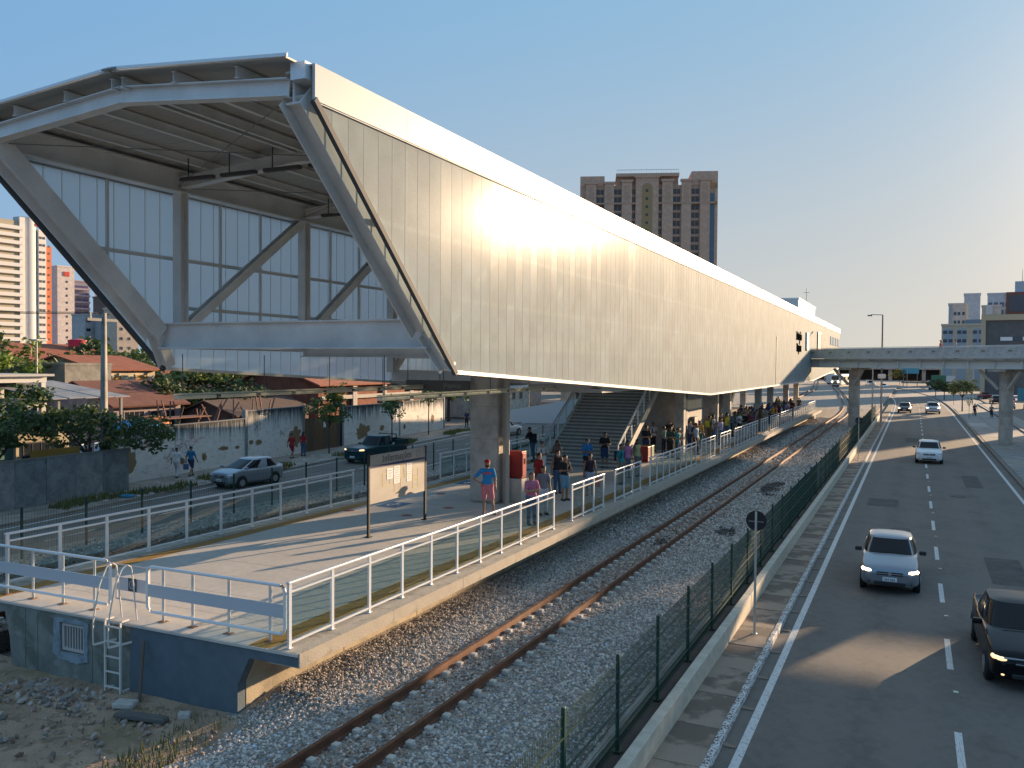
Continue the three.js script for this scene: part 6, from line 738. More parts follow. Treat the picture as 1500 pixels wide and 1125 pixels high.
// parked on the right
car('dark hatchback parked beyond the footbridge pillar', [14.0, 0, -186], Math.PI + 0.1, { c: [0.02, 0.022, 0.025] }); car('silver car parked behind the footbridge pillar', [14.2, 0, -164], Math.PI, { c: [0.45, 0.47, 0.5], metal: 0.4 }); car('pale silver car at the right edge beyond the footbridge', [17.2, 0, -163], Math.PI, { c: [0.5, 0.52, 0.54], metal: 0.4 }); car('dark red car parked behind the pavement tree', [11.6 + 2.2, 0, -212], Math.PI + 0.3, { c: [0.12, 0.01, 0.012] });
{
  const k = thing('box_truck', 'green and white box truck parked beyond the pavement tree', 'truck', [7.6, 0, -272], 0.5); part(k, 'box', rbx(2.6, 3.4, 7.5, 0.05, 0, 2.7, -0.5), std([0.03, 0.17, 0.09], 0.6)); part(k, 'rear_door', bx(2.5, 3.3, 0.06, 0, 2.7, 3.28), std([0.62, 0.66, 0.7], 0.6)); part(k, 'side_skirt', bx(2.62, 0.7, 7.3, 0, 0.75, -0.5), trimM); part(k, 'cab', rbx(2.4, 2.4, 2.0, 0.15, 0, 1.7, -5.4), std([0.6, 0.6, 0.6], 0.5)); for (const z of [-5.2, 1.2, 2.2]) for (const s of [-1, 1]) part(k, 'wheel', new THREE.CylinderGeometry(0.48, 0.48, 0.3, 18).rotateZ(Math.PI / 2).translate(s * 1.1, 0.48, z), tyreM);
  const mb = thing('motorbike', 'motorbike with a glowing red tail light beyond the right pillar', 'motorbike', [15.9, 0, -176], Math.PI); for (const z of [-0.62, 0.62]) part(mb, 'wheel', new THREE.TorusGeometry(0.27, 0.06, 8, 20).rotateY(Math.PI / 2).translate(0, 0.33, z), tyreM); part(mb, 'frame', merge([bar([0, 0.4, -0.6], [0, 0.75, 0.1], 0.15, 0.2), bar([0, 0.33, 0.62], [0, 1.0, 0.4], 0.07, 0.07), rbx(0.3, 0.28, 0.9, 0.08, 0, 0.72, 0)]), std([0.12, 0.01, 0.015], 0.4)); part(mb, 'handlebar', bx(0.7, 0.05, 0.05, 0, 1.05, 0.38), trimM); part(mb, 'tail_light', rbx(0.22, 0.14, 0.08, 0.03, 0, 0.85, -0.72), new THREE.MeshStandardMaterial({ color: col([0.5, 0.02, 0.03]), emissive: col([1, 0.05, 0.1]), emissiveIntensity: 1.2 })); part(mb, 'delivery_box', rbx(0.5, 0.45, 0.45, 0.04, 0, 1.15, -0.5), std([0.03, 0.08, 0.35], 0.5));
  // approaching train
  const tr = thing('light_rail_train', 'white and green train with bright headlights approaching round the bend', 'train', [-22.2, 0.5, -286], -0.12); const wM = std([0.68, 0.66, 0.6], 0.4), gM = std([0.05, 0.22, 0.1], 0.4);
  for (let k = 0; k < 3; k++) { const c = part(tr, 'carriage', rbx(2.8, 3.3, 17.6, 0.25, 0, 1.95, -8.9 - k * 18), wM); for (const s of [-1, 1]) for (let j = 0; j < 6; j++) part(c, 'side_window', bx(0.04, 1.15, 2.1, s * 1.405, 2.35, -2 - k * 18 - j * 2.75), j % 2 ? gM : mat.winDark); part(c, 'underframe', bx(2.2, 0.5, 16, 0, 0.15, -8.9 - k * 18), trimM); c.position.x = -k * k * 1.1; c.rotation.y = k * 0.06; }
  part(tr, 'cab_window', rbx(2.1, 1.25, 0.1, 0.1, 0, 2.6, -0.06), mat.winDark); part(tr, 'cab_apron', rbx(2.3, 0.9, 0.12, 0.1, 0, 1.1, -0.05), std([0.12, 0.10, 0.06], 0.5)); for (const s of [-1, 1]) part(tr, 'headlight', new THREE.SphereGeometry(0.22, 14, 10).translate(s * 0.9, 1.35, 0.0), new THREE.MeshStandardMaterial({ color: col([0.9, 0.9, 0.8]), emissive: col([1, 0.85, 0.6]), emissiveIntensity: 9 }));
}
// ---------- people ----------
function seg(p, a, b, ra, rb, sz = 1) { const z = sz, px = p[0] - a[0], py = p[1] - a[1], pz = (p[2] - a[2]) / z, bx_ = b[0] - a[0], by = b[1] - a[1], bz = (b[2] - a[2]) / z, h = clamp((px * bx_ + py * by + pz * bz) / (bx_ * bx_ + by * by + bz * bz + 1e-9)); return Math.hypot(px - bx_ * h, py - by * h, pz - bz * h) - (ra + (rb - ra) * h); }
function surfaceNet(bones, grow, cell, k = 0.035) {   // bones: [a,b,ra,rb,zScale]
  let lo = [9, 9, 9], hi = [-9, -9, -9]; for (const [a, b, ra, rb] of bones) for (let i = 0; i < 3; i++) { lo[i] = Math.min(lo[i], a[i] - ra, b[i] - rb); hi[i] = Math.max(hi[i], a[i] + ra, b[i] + rb); }
  lo = lo.map(v => v - grow - 2 * cell); hi = hi.map(v => v + grow + 2 * cell); const n = [0, 1, 2].map(i => Math.ceil((hi[i] - lo[i]) / cell) + 1), F = new Float32Array(n[0] * n[1] * n[2]), id = (x, y, z) => (z * n[1] + y) * n[0] + x;
  for (let z = 0; z < n[2]; z++) for (let y = 0; y < n[1]; y++) for (let x = 0; x < n[0]; x++) { const p = [lo[0] + x * cell, lo[1] + y * cell, lo[2] + z * cell]; let d = 9; for (const B of bones) { const q = seg(p, B[0], B[1], B[2] + grow, B[3] + grow, B[4] ?? 1); const h = Math.max(k - Math.abs(d - q), 0) / k; d = Math.min(d, q) - h * h * k * 0.25; } F[id(x, y, z)] = d; }
  const vi = new Int32Array(F.length).fill(-1), pos = [], idx = [], E = [[0, 1], [2, 3], [4, 5], [6, 7], [0, 2], [1, 3], [4, 6], [5, 7], [0, 4], [1, 5], [2, 6], [3, 7]];
  for (let z = 0; z < n[2] - 1; z++) for (let y = 0; y < n[1] - 1; y++) for (let x = 0; x < n[0] - 1; x++) { const v = []; let neg = 0; for (let c = 0; c < 8; c++) { v[c] = F[id(x + (c & 1), y + (c >> 1 & 1), z + (c >> 2))]; if (v[c] < 0) neg++; } if (!neg || neg === 8) continue; let s = [0, 0, 0], m = 0; for (const [a, b] of E) if ((v[a] < 0) !== (v[b] < 0)) { const t = v[a] / (v[a] - v[b]); for (let i = 0; i < 3; i++) s[i] += (a >> i & 1) + ((b >> i & 1) - (a >> i & 1)) * t; m++; } vi[id(x, y, z)] = pos.length / 3; pos.push(lo[0] + (x + s[0] / m) * cell, lo[1] + (y + s[1] / m) * cell, lo[2] + (z + s[2] / m) * cell); }
  const st = [1, n[0], n[0] * n[1]]; for (let z = 1; z < n[2] - 1; z++) for (let y = 1; y < n[1] - 1; y++) for (let x = 1; x < n[0] - 1; x++) { const i0 = id(x, y, z), a = F[i0] < 0; for (let ax = 0; ax < 3; ax++) { if (a === (F[i0 + st[ax]] < 0)) continue; const u = st[(ax + 1) % 3], w = st[(ax + 2) % 3], q = [vi[i0 - u - w], vi[i0 - w], vi[i0], vi[i0 - u]]; if (q.some(e => e < 0)) continue; a ? idx.push(q[0], q[1], q[2], q[0], q[2], q[3]) : idx.push(q[0], q[2], q[1], q[0], q[3], q[2]); } }
  const g = new THREE.BufferGeometry(); g.setAttribute('position', new THREE.Float32BufferAttribute(pos, 3)); g.setIndex(idx); g.computeVertexNormals(); return g;
}
const POSES = {   // per side: elbow, wrist ; legs: knee, ankle ; lean = forward shift of the upper body
  stand: { e: [[-0.25, 1.13, -0.03], [0.25, 1.13, -0.03]], w: [[-0.27, 0.88, 0.05], [0.27, 0.88, 0.05]], k: [[-0.1, 0.5, 0.02], [0.11, 0.5, 0.0]], a: [[-0.11, 0.09, 0], [0.13, 0.09, -0.03]] },
  hip: { e: [[-0.42, 1.14, -0.06], [0.26, 1.13, -0.02]], w: [[-0.21, 1.0, 0.1], [0.27, 0.88, 0.06]], k: [[-0.1, 0.5, 0.0], [0.16, 0.5, 0.08]], a: [[-0.1, 0.09, -0.02], [0.22, 0.09, 0.08]] },
  phone: { e: [[-0.25, 1.15, 0.02], [0.25, 1.15, 0.02]], w: [[-0.09, 1.17, 0.27], [0.09, 1.2, 0.27]], k: [[-0.1, 0.5, 0.02], [0.1, 0.5, 0.02]], a: [[-0.11, 0.09, 0], [0.11, 0.09, 0]] },
  cross: { e: [[-0.25, 1.13, 0.06], [0.25, 1.13, 0.06]], w: [[0.08, 1.18, 0.19], [-0.09, 1.14, 0.19]], k: [[-0.1, 0.5, 0.02], [0.11, 0.5, 0.0]], a: [[-0.11, 0.09, 0], [0.13, 0.09, 0]] },
  lean: { e: [[-0.24, 1.16, 0.28], [0.24, 1.16, 0.28]], w: [[-0.1, 1.13, 0.48], [0.12, 1.13, 0.48]], k: [[-0.1, 0.5, 0.0], [0.1, 0.5, -0.06]], a: [[-0.1, 0.09, -0.04], [0.1, 0.09, -0.16]], lean: 0.17 },
  walk: { e: [[-0.25, 1.13, 0.08], [0.25, 1.13, -0.1]], w: [[-0.25, 0.92, 0.22], [0.26, 0.9, -0.12]], k: [[-0.09, 0.5, 0.0], [0.09, 0.52, 0.2]], a: [[-0.09, 0.12, -0.26], [0.09, 0.09, 0.24]] },
  ride: { e: [[-0.25, 1.2, 0.22], [0.25, 1.2, 0.22]], w: [[-0.24, 1.06, 0.46], [0.24, 1.06, 0.46]], k: [[-0.11, 0.78, 0.38], [0.11, 0.62, 0.32]], a: [[-0.11, 0.42, 0.24], [0.11, 0.2, 0.16]], lean: 0.16 },
};
const pgCache = {};
function bodyGeo(pose, top, bottom) {
  const key = pose + top + bottom; if (pgCache[key]) return pgCache[key];
  const P = POSES[pose], ln = P.lean ?? 0, S = y => ln * clamp((y - 0.95) / 0.5), v = (x, y, z = 0) => [x, y, z + S(y)], sh = [v(-0.18, 1.41), v(0.18, 1.41)];
  const torso = [[v(0, 0.97), v(0, 1.14), 0.135, 0.118, 0.72], [v(0, 1.14), v(0, 1.32), 0.118, 0.142, 0.72], [v(-0.13, 1.39), v(0.13, 1.39), 0.075, 0.075]], hips = [[v(-0.075, 0.93), v(0.075, 0.93), 0.115, 0.115, 0.85]];
  const uarm = [0, 1].map(i => [sh[i], P.e[i], 0.056, 0.044]), farm = [0, 1].map(i => [P.e[i], P.w[i], 0.042, 0.03]), thigh = [0, 1].map(i => [[(i * 2 - 1) * 0.09, 0.9, 0], P.k[i], 0.088, 0.058]), calf = [0, 1].map(i => [P.k[i], P.a[i], 0.057, 0.038]), foot = [0, 1].map(i => [[P.a[i][0], P.a[i][1] - 0.045, P.a[i][2] - 0.03], [P.a[i][0] * 1.15, P.a[i][1] - 0.055, P.a[i][2] + 0.15], 0.042, 0.034]);
  const neck = [[v(0, 1.4), v(0, 1.53, 0.02), 0.052, 0.048]], head = [[v(0, 1.565, 0.03), v(0, 1.645, 0.015), 0.073, 0.088], [v(0, 1.555, 0.075), v(0, 1.6, 0.108), 0.02, 0.016]], palm = [0, 1].map(i => { const e = P.e[i], w = P.w[i], L = len(e, w), d = [0, 1, 2].map(j => (w[j] - e[j]) / L); return [w, w.map((q, j) => q + d[j] * 0.08), 0.03, 0.032, 1]; });
  const G = {}, fing = []; [0, 1].forEach(i => { const [w, p] = palm[i], d = V(...p).sub(V(...w)).normalize(), sd = V(0, 1, 0).cross(d); if (sd.length() < 0.2) sd.set(0, 0, 1); sd.normalize(); const up = V().crossVectors(d, sd); [[-0.026, 0.07], [-0.009, 0.08], [0.009, 0.074], [0.026, 0.058]].forEach(([o, l]) => { const a = V(...p).addScaledVector(sd, o), m = a.clone().addScaledVector(d, l * 0.55), b = m.clone().addScaledVector(d, l * 0.35).addScaledVector(up, -l * 0.3); fing.push(cyl(a.toArray(), m.toArray(), 0.0095, 0.009, 5), cyl(m.toArray(), b.toArray(), 0.009, 0.007, 5)); }); const a = V(...w).addScaledVector(d, 0.02).addScaledVector(sd, 0.03 * (i ? -1 : 1)); fing.push(cyl(a.toArray(), a.clone().addScaledVector(d, 0.055).addScaledVector(sd, 0.03 * (i ? -1 : 1)).toArray(), 0.011, 0.008, 5)); });
  G.body = merge([surfaceNet([...torso, ...hips, ...uarm, ...farm, ...palm, ...thigh, ...calf, ...foot, ...neck, ...head], 0, 0.024), ...fing, ...[-1, 1].map(s => new THREE.SphereGeometry(0.022, 6, 5).scale(0.5, 1.3, 1).translate(s * 0.084, 1.6, 0.02 + S(1.6)))]);
  const cut = (b, q) => [b[0], b[0].map((x, j) => x + (b[1][j] - x) * q), b[2], b[2] + (b[3] - b[2]) * q];
  const sl = top === 'tank' ? [] : uarm.map(b => cut(b, top === 'long' ? 1 : 0.72)).concat(top === 'long' ? farm.map(b => cut(b, 0.85)) : []); G.top = surfaceNet([...torso, [v(-0.07, 0.97), v(0.07, 0.97), 0.115, 0.115, 0.85], ...sl], 0.016, 0.026);
  G.bottom = surfaceNet(bottom === 'skirt' ? [...hips, [[0, 0.92, 0], [0, 0.6, 0], 0.12, 0.17, 0.8]] : [...hips, ...thigh.map(b => cut(b, bottom === 'shorts' ? 0.92 : 1)), ...(bottom === 'long' ? calf.map(b => cut(b, 0.95)) : [])], bottom === 'shorts' ? 0.026 : 0.017, 0.026);
  G.shoes = surfaceNet(foot, 0.008, 0.018); G.S = S; const hz = S(1.62);
  G.hair = { short: new THREE.SphereGeometry(0.1, 14, 8, 0, 6.3, 0, 1.5).scale(0.96, 1, 1.08).rotateX(-0.35).translate(0, 1.645, 0.005 + hz), long: merge([new THREE.SphereGeometry(0.102, 14, 8, 0, 6.3, 0, 1.6).rotateX(-0.3).translate(0, 1.645, 0.005 + hz), new THREE.SphereGeometry(0.09, 12, 8).scale(0.98, 1.9, 0.55).translate(0, 1.53, -0.06 + hz)]), tail: merge([new THREE.SphereGeometry(0.101, 14, 8, 0, 6.3, 0, 1.6).rotateX(-0.35).translate(0, 1.645, 0.005 + hz), new THREE.SphereGeometry(0.04, 8, 8).scale(0.9, 2.6, 0.9).translate(0, 1.55, -0.12 + hz)]) };
  G.mask = new THREE.SphereGeometry(0.066, 10, 8, 0, Math.PI).scale(1.1, 0.85, 1.0).translate(0, 1.565, 0.05 + S(1.56)); G.cap = merge([new THREE.SphereGeometry(0.106, 14, 6, 0, 6.3, 0, 1.35).translate(0, 1.665, 0.01 + hz), new THREE.CylinderGeometry(0.085, 0.085, 0.012, 14).scale(0.95, 1, 1).translate(0, 1.675, 0.1 + hz)]); G.eyes = merge([-1, 1].map(s => new THREE.SphereGeometry(0.012, 6, 5).translate(s * 0.033, 1.618, 0.094 + hz)));
  G.pack = rbx(0.3, 0.44, 0.17, 0.06, 0, 1.2, -0.2 + S(1.2)); G.strap = merge([-1, 1].map(s => tube([[s * 0.12, 1.38, -0.12 + S(1.38)], [s * 0.13, 1.475, 0.0 + S(1.45)], [s * 0.125, 1.36, 0.125 + S(1.36)], [s * 0.13, 1.15, 0.1 + S(1.15)]], 0.016, 5, 14)));
  G.bag = (w) => merge([rbx(0.32, 0.34, 0.14, 0.03, w[0], w[1] - 0.36, w[2]), tube([[w[0] - 0.08, w[1] - 0.2, w[2]], [w[0], w[1] - 0.03, w[2]], [w[0] + 0.08, w[1] - 0.2, w[2]]], 0.01, 5, 10)]); G.wrist = P.w;
  return pgCache[key] = G;
}
const clothM = {}, cm = (c, r = 0.85) => clothM[c.join()] ??= std(c, r);
const SK = [[0.30, 0.165, 0.10], [0.22, 0.115, 0.07], [0.38, 0.22, 0.15], [0.15, 0.08, 0.05]], HB = [0.012, 0.01, 0.009];
function person(label, pos, turn, o = {}) {
  const pose = o.pose ?? 'stand', G = bodyGeo(pose, o.top ?? 'tee', o.bottom ?? 'long'), t = thing('person', label, 'person', pos, turn, o.group); t.scale.setScalar(o.s ?? 1);
  part(t, 'body', G.body, cm(o.skin ?? SK[0], 0.6)); part(t, 'shirt', G.top, cm(o.shirt ?? [0.1, 0.1, 0.1])); part(t, o.bottom === 'skirt' ? 'skirt' : o.bottom === 'shorts' ? 'shorts' : 'trousers', G.bottom, cm(o.bot ?? [0.05, 0.07, 0.12])); part(t, 'shoes', G.shoes, cm(o.shoe ?? [0.05, 0.05, 0.05]));
  o.cap ? part(t, 'cap', G.cap, cm(o.cap)) : 0; part(t, 'hair', G.hair[o.hair ?? 'short'], cm(o.hairC ?? HB, 0.6)); part(t, 'eyes', G.eyes, cm(HB)); if (o.mask) part(t, 'face_mask', G.mask, cm(o.mask)); if (o.pack) { const p = part(t, 'backpack', G.pack, cm(o.pack)); part(p, 'strap', G.strap, cm(o.pack)); } if (o.bag) part(t, 'bag', G.bag(G.wrist[1]), cm(o.bag)); if (o.band) part(t, 'shirt_band', bx(0.27, 0.06, 0.03, 0, 1.33, 0.11), cm(o.band)); return t;
}
const blk = [0.014, 0.014, 0.016], nav = [0.02, 0.035, 0.09], wh = [0.62, 0.62, 0.62], mar = [0.16, 0.012, 0.02], tea = [0.015, 0.20, 0.21], jean = [0.05, 0.11, 0.19], wmask = [0.6, 0.62, 0.64], gp = 'people waiting on the platform';
const PP = (x, D, l, turn, o) => person(l, [x, PY + 0.003, -D], turn, { group: gp, ...o });
PP(-13.3, 26.7, 'person in blue shirt, red cap and pink shorts, hand on hip', 0.5, { pose: 'hip', bottom: 'shorts', shirt: [0.02, 0.24, 0.52], bot: [0.62, 0.20, 0.23], cap: [0.38, 0.02, 0.02], band: [0.55, 0.1, 0.12], mask: blk, s: 1.07, skin: SK[2], shoe: [0.3, 0.2, 0.15] });
PP(-11.15, 25.6, 'person in multicoloured tie dye top leaning on the near railing', 0.9, { pose: 'cross', shirt: [0.42, 0.14, 0.22], bot: jean, hair: 'tail', hairC: [0.10, 0.06, 0.03], skin: SK[2], s: 0.97 });
PP(-11.5, 27.4, 'person with short black hair in light jeans behind the tie dye top', 0.8, { shirt: [0.16, 0.15, 0.17], bot: [0.42, 0.45, 0.5], s: 0.97 });
PP(-13.2, 31.0, 'person in dark red shirt standing with back turned', 2.6, { shirt: mar, bot: blk });
PP(-18.35, 42.2, 'person in black with a backpack leaning on the street side railing', -Math.PI / 2, { pose: 'lean', shirt: blk, bot: jean, pack: blk, s: 1.05 });
PP(-15.0, 35.6, 'person in all white clothes wearing a mask', 1.0, { pose: 'phone', shirt: wh, bot: wh, mask: wmask, hair: 'short', pack: [0.06, 0.035, 0.025] });
PP(-14.6, 36.4, 'person with long black hair holding a red purse beside the white clad one', -0.4, { pose: 'phone', shirt: [0.2, 0.14, 0.12], bot: nav, hair: 'long', skin: SK[1] });
PP(-12.9, 32.2, 'person in black tank top and mask with a yellow bag', 0.9, { top: 'tank', shirt: blk, bot: jean, bag: [0.55, 0.33, 0.01], mask: wmask, hair: 'tail' });
PP(-12.0, 30.7, 'person in black tee and pale denim shorts near the second railing', 1.1, { pose: 'phone', bottom: 'shorts', shirt: blk, bot: [0.14, 0.27, 0.36] });
PP(-13.6, 37.6, 'person in blue and yellow shirt with a mask before the stairs', 0.9, { pose: 'cross', shirt: [0.03, 0.2, 0.5], bot: blk, mask: [0.3, 0.5, 0.6], s: 1.02 });
PP(-11.6, 32.4, 'person in dark top with red bag holding a striped carrier behind the third railing', 0.6, { top: 'tank', shirt: [0.03, 0.02, 0.03], bot: [0.3, 0.36, 0.45], bag: [0.5, 0.12, 0.1], hair: 'long', bottom: 'shorts', s: 0.95 });
PP(-14.0, 41.3, 'person in black tee and navy shorts at the foot of the stairs', 0.4, { pose: 'phone', bottom: 'shorts', shirt: blk, bot: [0.02, 0.05, 0.13], s: 1.03 });
PP(-11.5, 36.1, 'person in turquoise shirt with a dark backpack behind the third railing gap', 1.3, { shirt: tea, bot: [0.18, 0.15, 0.11], pack: [0.02, 0.02, 0.05] });
PP(-11.8, 38.0, 'person in pink sleeveless top beside the turquoise shirt', 1.0, { top: 'tank', shirt: [0.5, 0.16, 0.34], bot: [0.1, 0.12, 0.16], hair: 'tail' });
PP(-11.6, 38.9, 'person in pale yellow top standing next to the pink top', 1.2, { top: 'tank', shirt: [0.42, 0.38, 0.18], bot: [0.16, 0.13, 0.12], hair: 'long', skin: SK[1] });
PP(-13.4, 46.6, 'person in black top and blue striped shorts with crossed arms near the post', 0.8, { pose: 'cross', bottom: 'shorts', shirt: blk, bot: nav, s: 1.05 });
PP(-14.1, 52.0 - 1.5, 'person in white shirt with dark trousers by the grey cabinet', 0.9, { pose: 'phone', shirt: [0.5, 0.5, 0.52], bot: blk, pack: blk });
PP(-13.2, 49.6, 'short person in pale green top by the grey cabinet', 1.1, { shirt: [0.25, 0.36, 0.34], bot: nav, hair: 'tail', s: 0.92 });
PP(-13.3, 51.4, 'tall person with fair hair and white mask in black', 0.7, { shirt: blk, bot: blk, hairC: [0.35, 0.25, 0.12], mask: wmask, s: 1.08, pose: 'hip' });
PP(-11.7, 46.9, 'person in bright turquoise tee behind the long middle railing', 1.3, { pose: 'phone', shirt: tea, bot: [0.04, 0.08, 0.1] });
PP(-12.6, 49.0, 'person in dark brown top among the middle group', 0.5, { shirt: [0.06, 0.03, 0.025], bot: blk, hair: 'long', skin: SK[1] });
PP(-12.0, 48.4, 'person in maroon top with hair up in the middle group', 1.1, { shirt: [0.12, 0.02, 0.03], bot: nav, hair: 'tail', s: 0.95 });
PP(-12.5, 53.0, 'person in grey blue shirt with a mask before the lit wall', 1.0, { shirt: [0.16, 0.2, 0.25], bot: nav, mask: wmask });
PP(-12.0, 53.6, 'person in orange yellow top before the lit wall', 0.8, { shirt: [0.5, 0.25, 0.03], bot: [0.03, 0.16, 0.14], hair: 'long' });
PP(-11.4, 50.0, 'person in light blue shirt and black trousers at the railing gap', 1.4, { shirt: [0.30, 0.38, 0.45], bot: blk, s: 1.05 });
PP(-11.8, 51.6, 'person in black tee with crossed arms behind the light blue shirt', 0.4, { pose: 'cross', shirt: blk, bot: [0.1, 0.06, 0.05], skin: SK[1] });
PP(-12.3, 47.6, 'person in dark green top at the left of the middle group', 0.7, { shirt: [0.03, 0.07, 0.05], bot: blk, hair: 'long', pose: 'cross' });
PP(-12.3, 57.8, 'person with a bright yellow backpack and brown trousers', 2.6, { shirt: [0.12, 0.12, 0.1], bot: [0.2, 0.14, 0.08], pack: [0.5, 0.5, 0.04], s: 1.05 });
PP(-11.4, 57.0, 'person in lilac shirt beside the yellow backpack', 1.2, { shirt: [0.42, 0.36, 0.5], bot: jean });
PP(-11.6, 64.8, 'person in white shirt and black trousers at the crowd front', 1.2, { shirt: [0.55, 0.52, 0.5], bot: blk, pose: 'cross' });
{
  const r = rng(77), tops = [['maroon', mar], ['black', blk], ['dark green', [0.02, 0.13, 0.05]], ['hot pink', [0.55, 0.06, 0.2]], ['white', [0.56, 0.54, 0.52]], ['navy', nav], ['coral red', [0.5, 0.1, 0.08]], ['royal blue', [0.03, 0.08, 0.35]], ['peach', [0.5, 0.3, 0.2]], ['charcoal', [0.06, 0.06, 0.065]], ['grey', [0.22, 0.22, 0.22]], ['purple', [0.16, 0.04, 0.18]]], where = ['in the nearest row of the far crowd', 'in the middle of the far crowd by the lit columns', 'near the far end of the platform crowd'], poses = ['stand', 'phone', 'cross', 'hip', 'stand'];
  for (let i = 0; i < 34; i++) { const z = i % 3, [n, c] = tops[Math.floor(i / 3) % 12], D = [65.5, 74, 84][z] + r() * [8, 9, 15][z], x = -10.95 - 2.6 * r() ** 1.3; PP(x, D, `person in ${n} top ${where[z]}`, r() * 3 - 0.5, { pose: poses[i % 5], shirt: c, bot: [blk, jean, nav, [0.2, 0.18, 0.16]][i % 4], skin: SK[i % 4], hair: ['short', 'long', 'tail'][Math.floor(r() * 3)], bottom: r() < 0.25 ? 'shorts' : 'long', s: 0.93 + r() * 0.14, mask: r() < 0.3 ? wmask : undefined }); }
}
{
  const r = rng(501), tops = [['olive', [0.11, 0.12, 0.04]], ['cream', [0.55, 0.48, 0.36]], ['sky blue', [0.18, 0.36, 0.52]], ['brown', [0.11, 0.06, 0.035]], ['lime', [0.3, 0.42, 0.06]], ['burgundy', [0.14, 0.015, 0.035]], ['mustard', [0.42, 0.27, 0.03]], ['lavender', [0.36, 0.3, 0.46]], ['denim blue', jean]], where = ['between the yellow backpack and the second staircase', 'leaning close to the rail in the far crowd', 'at the back of the far crowd under the hall'];
  for (let i = 0; i < 27; i++) { const z = i % 3, [n, c] = tops[Math.floor(i / 3)], D = [58.5, 66, 70][z] + r() * [6.5, 26, 30][z], x = z === 1 ? -10.75 - 0.4 * r() : -11.6 - [1.0, 0, 2.6][z] * r(); PP(x, D, `person in ${n} top ${where[z]}`, r() * 3 - 0.5, { pose: ['phone', 'stand', 'cross', 'hip'][i % 4], shirt: c, top: r() < 0.25 ? 'tank' : 'tee', bot: [jean, blk, [0.2, 0.18, 0.16], nav][i % 4], skin: SK[(i + 1) % 4], hair: ['short', 'long', 'tail'][Math.floor(r() * 3)], bottom: r() < 0.3 ? 'shorts' : 'long', s: 0.92 + r() * 0.15, pack: r() < 0.3 ? [0.04, 0.04, 0.05] : undefined, mask: r() < 0.4 ? wmask : undefined }); }
}
const gl = 'people walking by the left street';
person('person in white clothes walking past the mouldy wall', [so(36.9, 10.6), 0.1, -36.9], Math.PI + 0.4, { pose: 'walk', shirt: wh, bot: [0.5, 0.5, 0.5], group: gl }); person('person in blue shirt carrying a bag past the mouldy wall', [so(37.9, 10.4), 0.1, -37.9], Math.PI + 0.1, { pose: 'walk', bottom: 'shorts', shirt: [0.02, 0.16, 0.3], bot: nav, bag: [0.1, 0.14, 0.3], group: gl });
person('person in red shirt and red shorts by the tall wall', [so(48.0, 10.2), 0.1, -48.0], Math.PI, { pose: 'walk', bottom: 'shorts', shirt: [0.3, 0.02, 0.025], bot: [0.26, 0.015, 0.02], group: gl }); person('person with long hair in red shirt and jeans by the tall wall', [so(49.6, 10.3), 0.1, -49.6], Math.PI, { hair: 'long', shirt: [0.3, 0.02, 0.025], bot: jean, group: gl }); person('person in dark clothes standing beyond the dirty white wall', [so(80, 10), 0.1, -80], 0, { shirt: nav, bot: blk, group: gl });
// cyclists and bridge walkers
function bike(label, pos, turn) { const b = thing('bicycle', label, 'bicycle', pos, turn); for (const z of [-0.52, 0.52]) part(b, 'wheel', new THREE.TorusGeometry(0.32, 0.022, 6, 22).rotateY(Math.PI / 2).translate(0, 0.34, z), trimM); part(b, 'frame', merge([bar([0, 0.34, -0.52], [0, 0.4, -0.05], 0.03, 0.03), bar([0, 0.4, -0.05], [0, 0.85, -0.16], 0.035, 0.035), bar([0, 0.4, -0.05], [0, 0.85, 0.36], 0.035, 0.035), bar([0, 0.8, -0.15], [0, 0.88, 0.36], 0.035, 0.035), bar([0, 0.34, 0.52], [0, 1.0, 0.34], 0.03, 0.03)]), std([0.05, 0.06, 0.08], 0.4)); part(b, 'handlebar', bx(0.5, 0.03, 0.03, 0, 1.02, 0.36), trimM); part(b, 'saddle', rbx(0.14, 0.06, 0.24, 0.03, 0, 0.9, -0.17), trimM); }
bike('bicycle ridden by the person in dark clothes on the pavement', [7.5, 0.15, -133], 0.2); person('person in dark clothes riding the left of the two bicycles', [7.5, 0.12, -133.1], 0.2, { pose: 'ride', shirt: [0.03, 0.03, 0.04], bot: blk }); bike('bicycle ridden by the person in grey shirt on the pavement', [9.3, 0.15, -130], 0.1); person('person in grey shirt riding the right of the two bicycles', [9.3, 0.12, -130.1], 0.1, { pose: 'ride', shirt: [0.2, 0.2, 0.22], bot: blk });
person('person in red top crossing the footbridge', [2.2, 7.56, -90.4], 1.5, { pose: 'walk', shirt: [0.4, 0.02, 0.02], bot: blk }); person('person in black and white crossing the footbridge behind the red top', [3.4, 7.56, -89.4], 1.5, { shirt: [0.3, 0.3, 0.3], bot: blk });
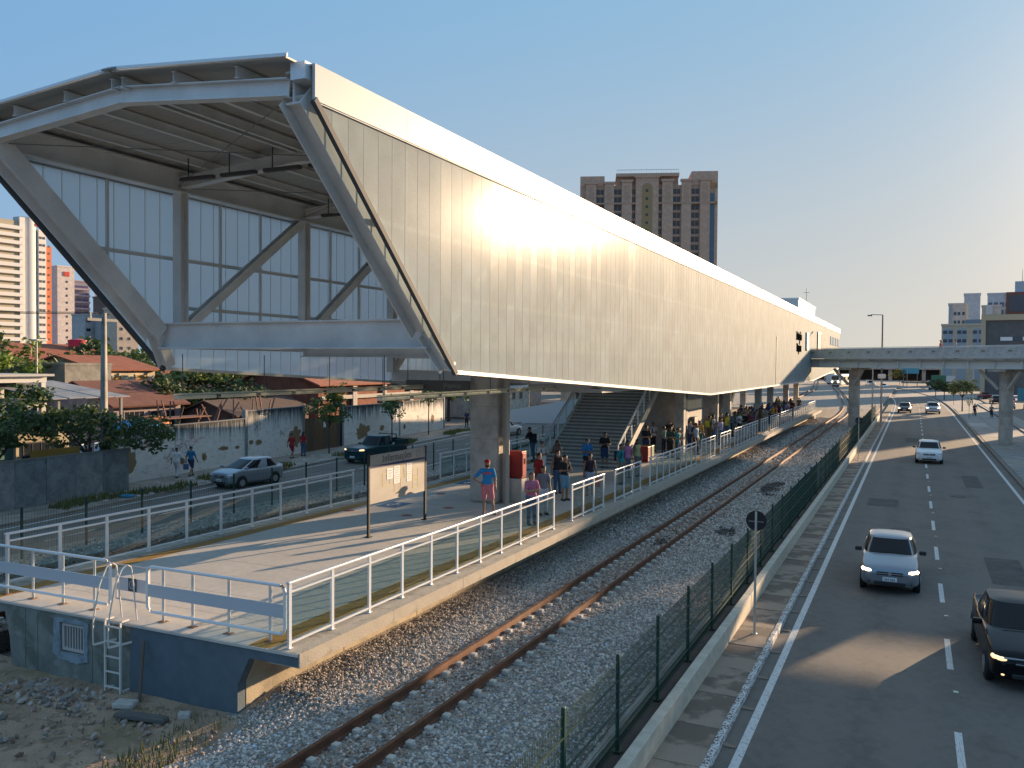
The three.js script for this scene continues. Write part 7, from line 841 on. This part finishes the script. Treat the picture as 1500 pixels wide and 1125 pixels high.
// ---------- unseen blocks added on the sunward side to cast shade into view ----------
function shadeBlock(label, s0, s1, D, h, depth, wallC, group) {   // s: offset across the sun's azimuth
  const X = s => (s + Math.sin(SUN_AZ) * D) / Math.cos(SUN_AZ), x0 = X(s0), x1 = X(s1), w = x1 - x0, t = thing('added_shade_block', label, 'building', [(x0 + x1) / 2, 0, -D - depth / 2], 0, group);
  part(t, 'walls', uvm(bx(w, h, depth, 0, h / 2, 0)), std(wallC, 0.85, 0, { map: fine025 })); part(t, 'parapet', merge([bx(w + 0.2, 0.4, 0.25, 0, h - 0.19, depth / 2 + 0.02), bx(0.25, 0.4, depth, -w / 2 - 0.01, h - 0.19, 0)]), std([0.5, 0.48, 0.44], 0.8));
  const g = bx(1.5, 1.5, 0.12), nx = Math.max(1, Math.floor(w / 4)), ny = Math.floor(h / 3.2); let k = 0;
  for (let j = 0; j < ny; j++) for (let i = 0; i < nx; i++) if (k++ < 280) part(t, 'window', g, mat.winDark).position.set(-w / 2 + w * (i + 0.5) / nx, 1.9 + j * 3.2, depth / 2 + 0.01);
  return t;
}
shadeBlock('unseen long low beige block added beyond the right edge to shade the main road', -14.5, 24, 80, 10.75, 6, [0.42, 0.36, 0.28]);
{ const c = thing('added_shade_slab', 'unseen raised slab added beyond the right edge to shade the near road', 'footbridge', [27.5, 0, -60]); part(c, 'parapet', bx(36, 1.5, 0.2, 0, 9.75, 0), mat.concreteLight); part(c, 'deck', bx(36, 1.0, 2.2, 0, 8.45, -1.0), mat.concrete); for (let i = 0; i < 4; i++) part(c, 'pillar', bx(0.8, 7.9, 0.8, -14 + i * 9.5, 3.95, -1), mat.concrete); }  // unseen slab on pillars, added so its shadow crosses the near road
shadeBlock('unseen grey block added for shade beyond the right edge, middle height', -20, -15.1, 110, 17.4, 5, [0.35, 0.34, 0.33]);
shadeBlock('second unseen grey block added for shade beyond the right edge, a little taller', -25.6, -20.1, 120, 19.5, 5, [0.4, 0.37, 0.33]);
shadeBlock('unseen long white block added for shade beyond the right edge behind the car park', -44, -30.4, 220, 29.5, 5, [0.55, 0.53, 0.5]);
renderer.render(scene, camera);
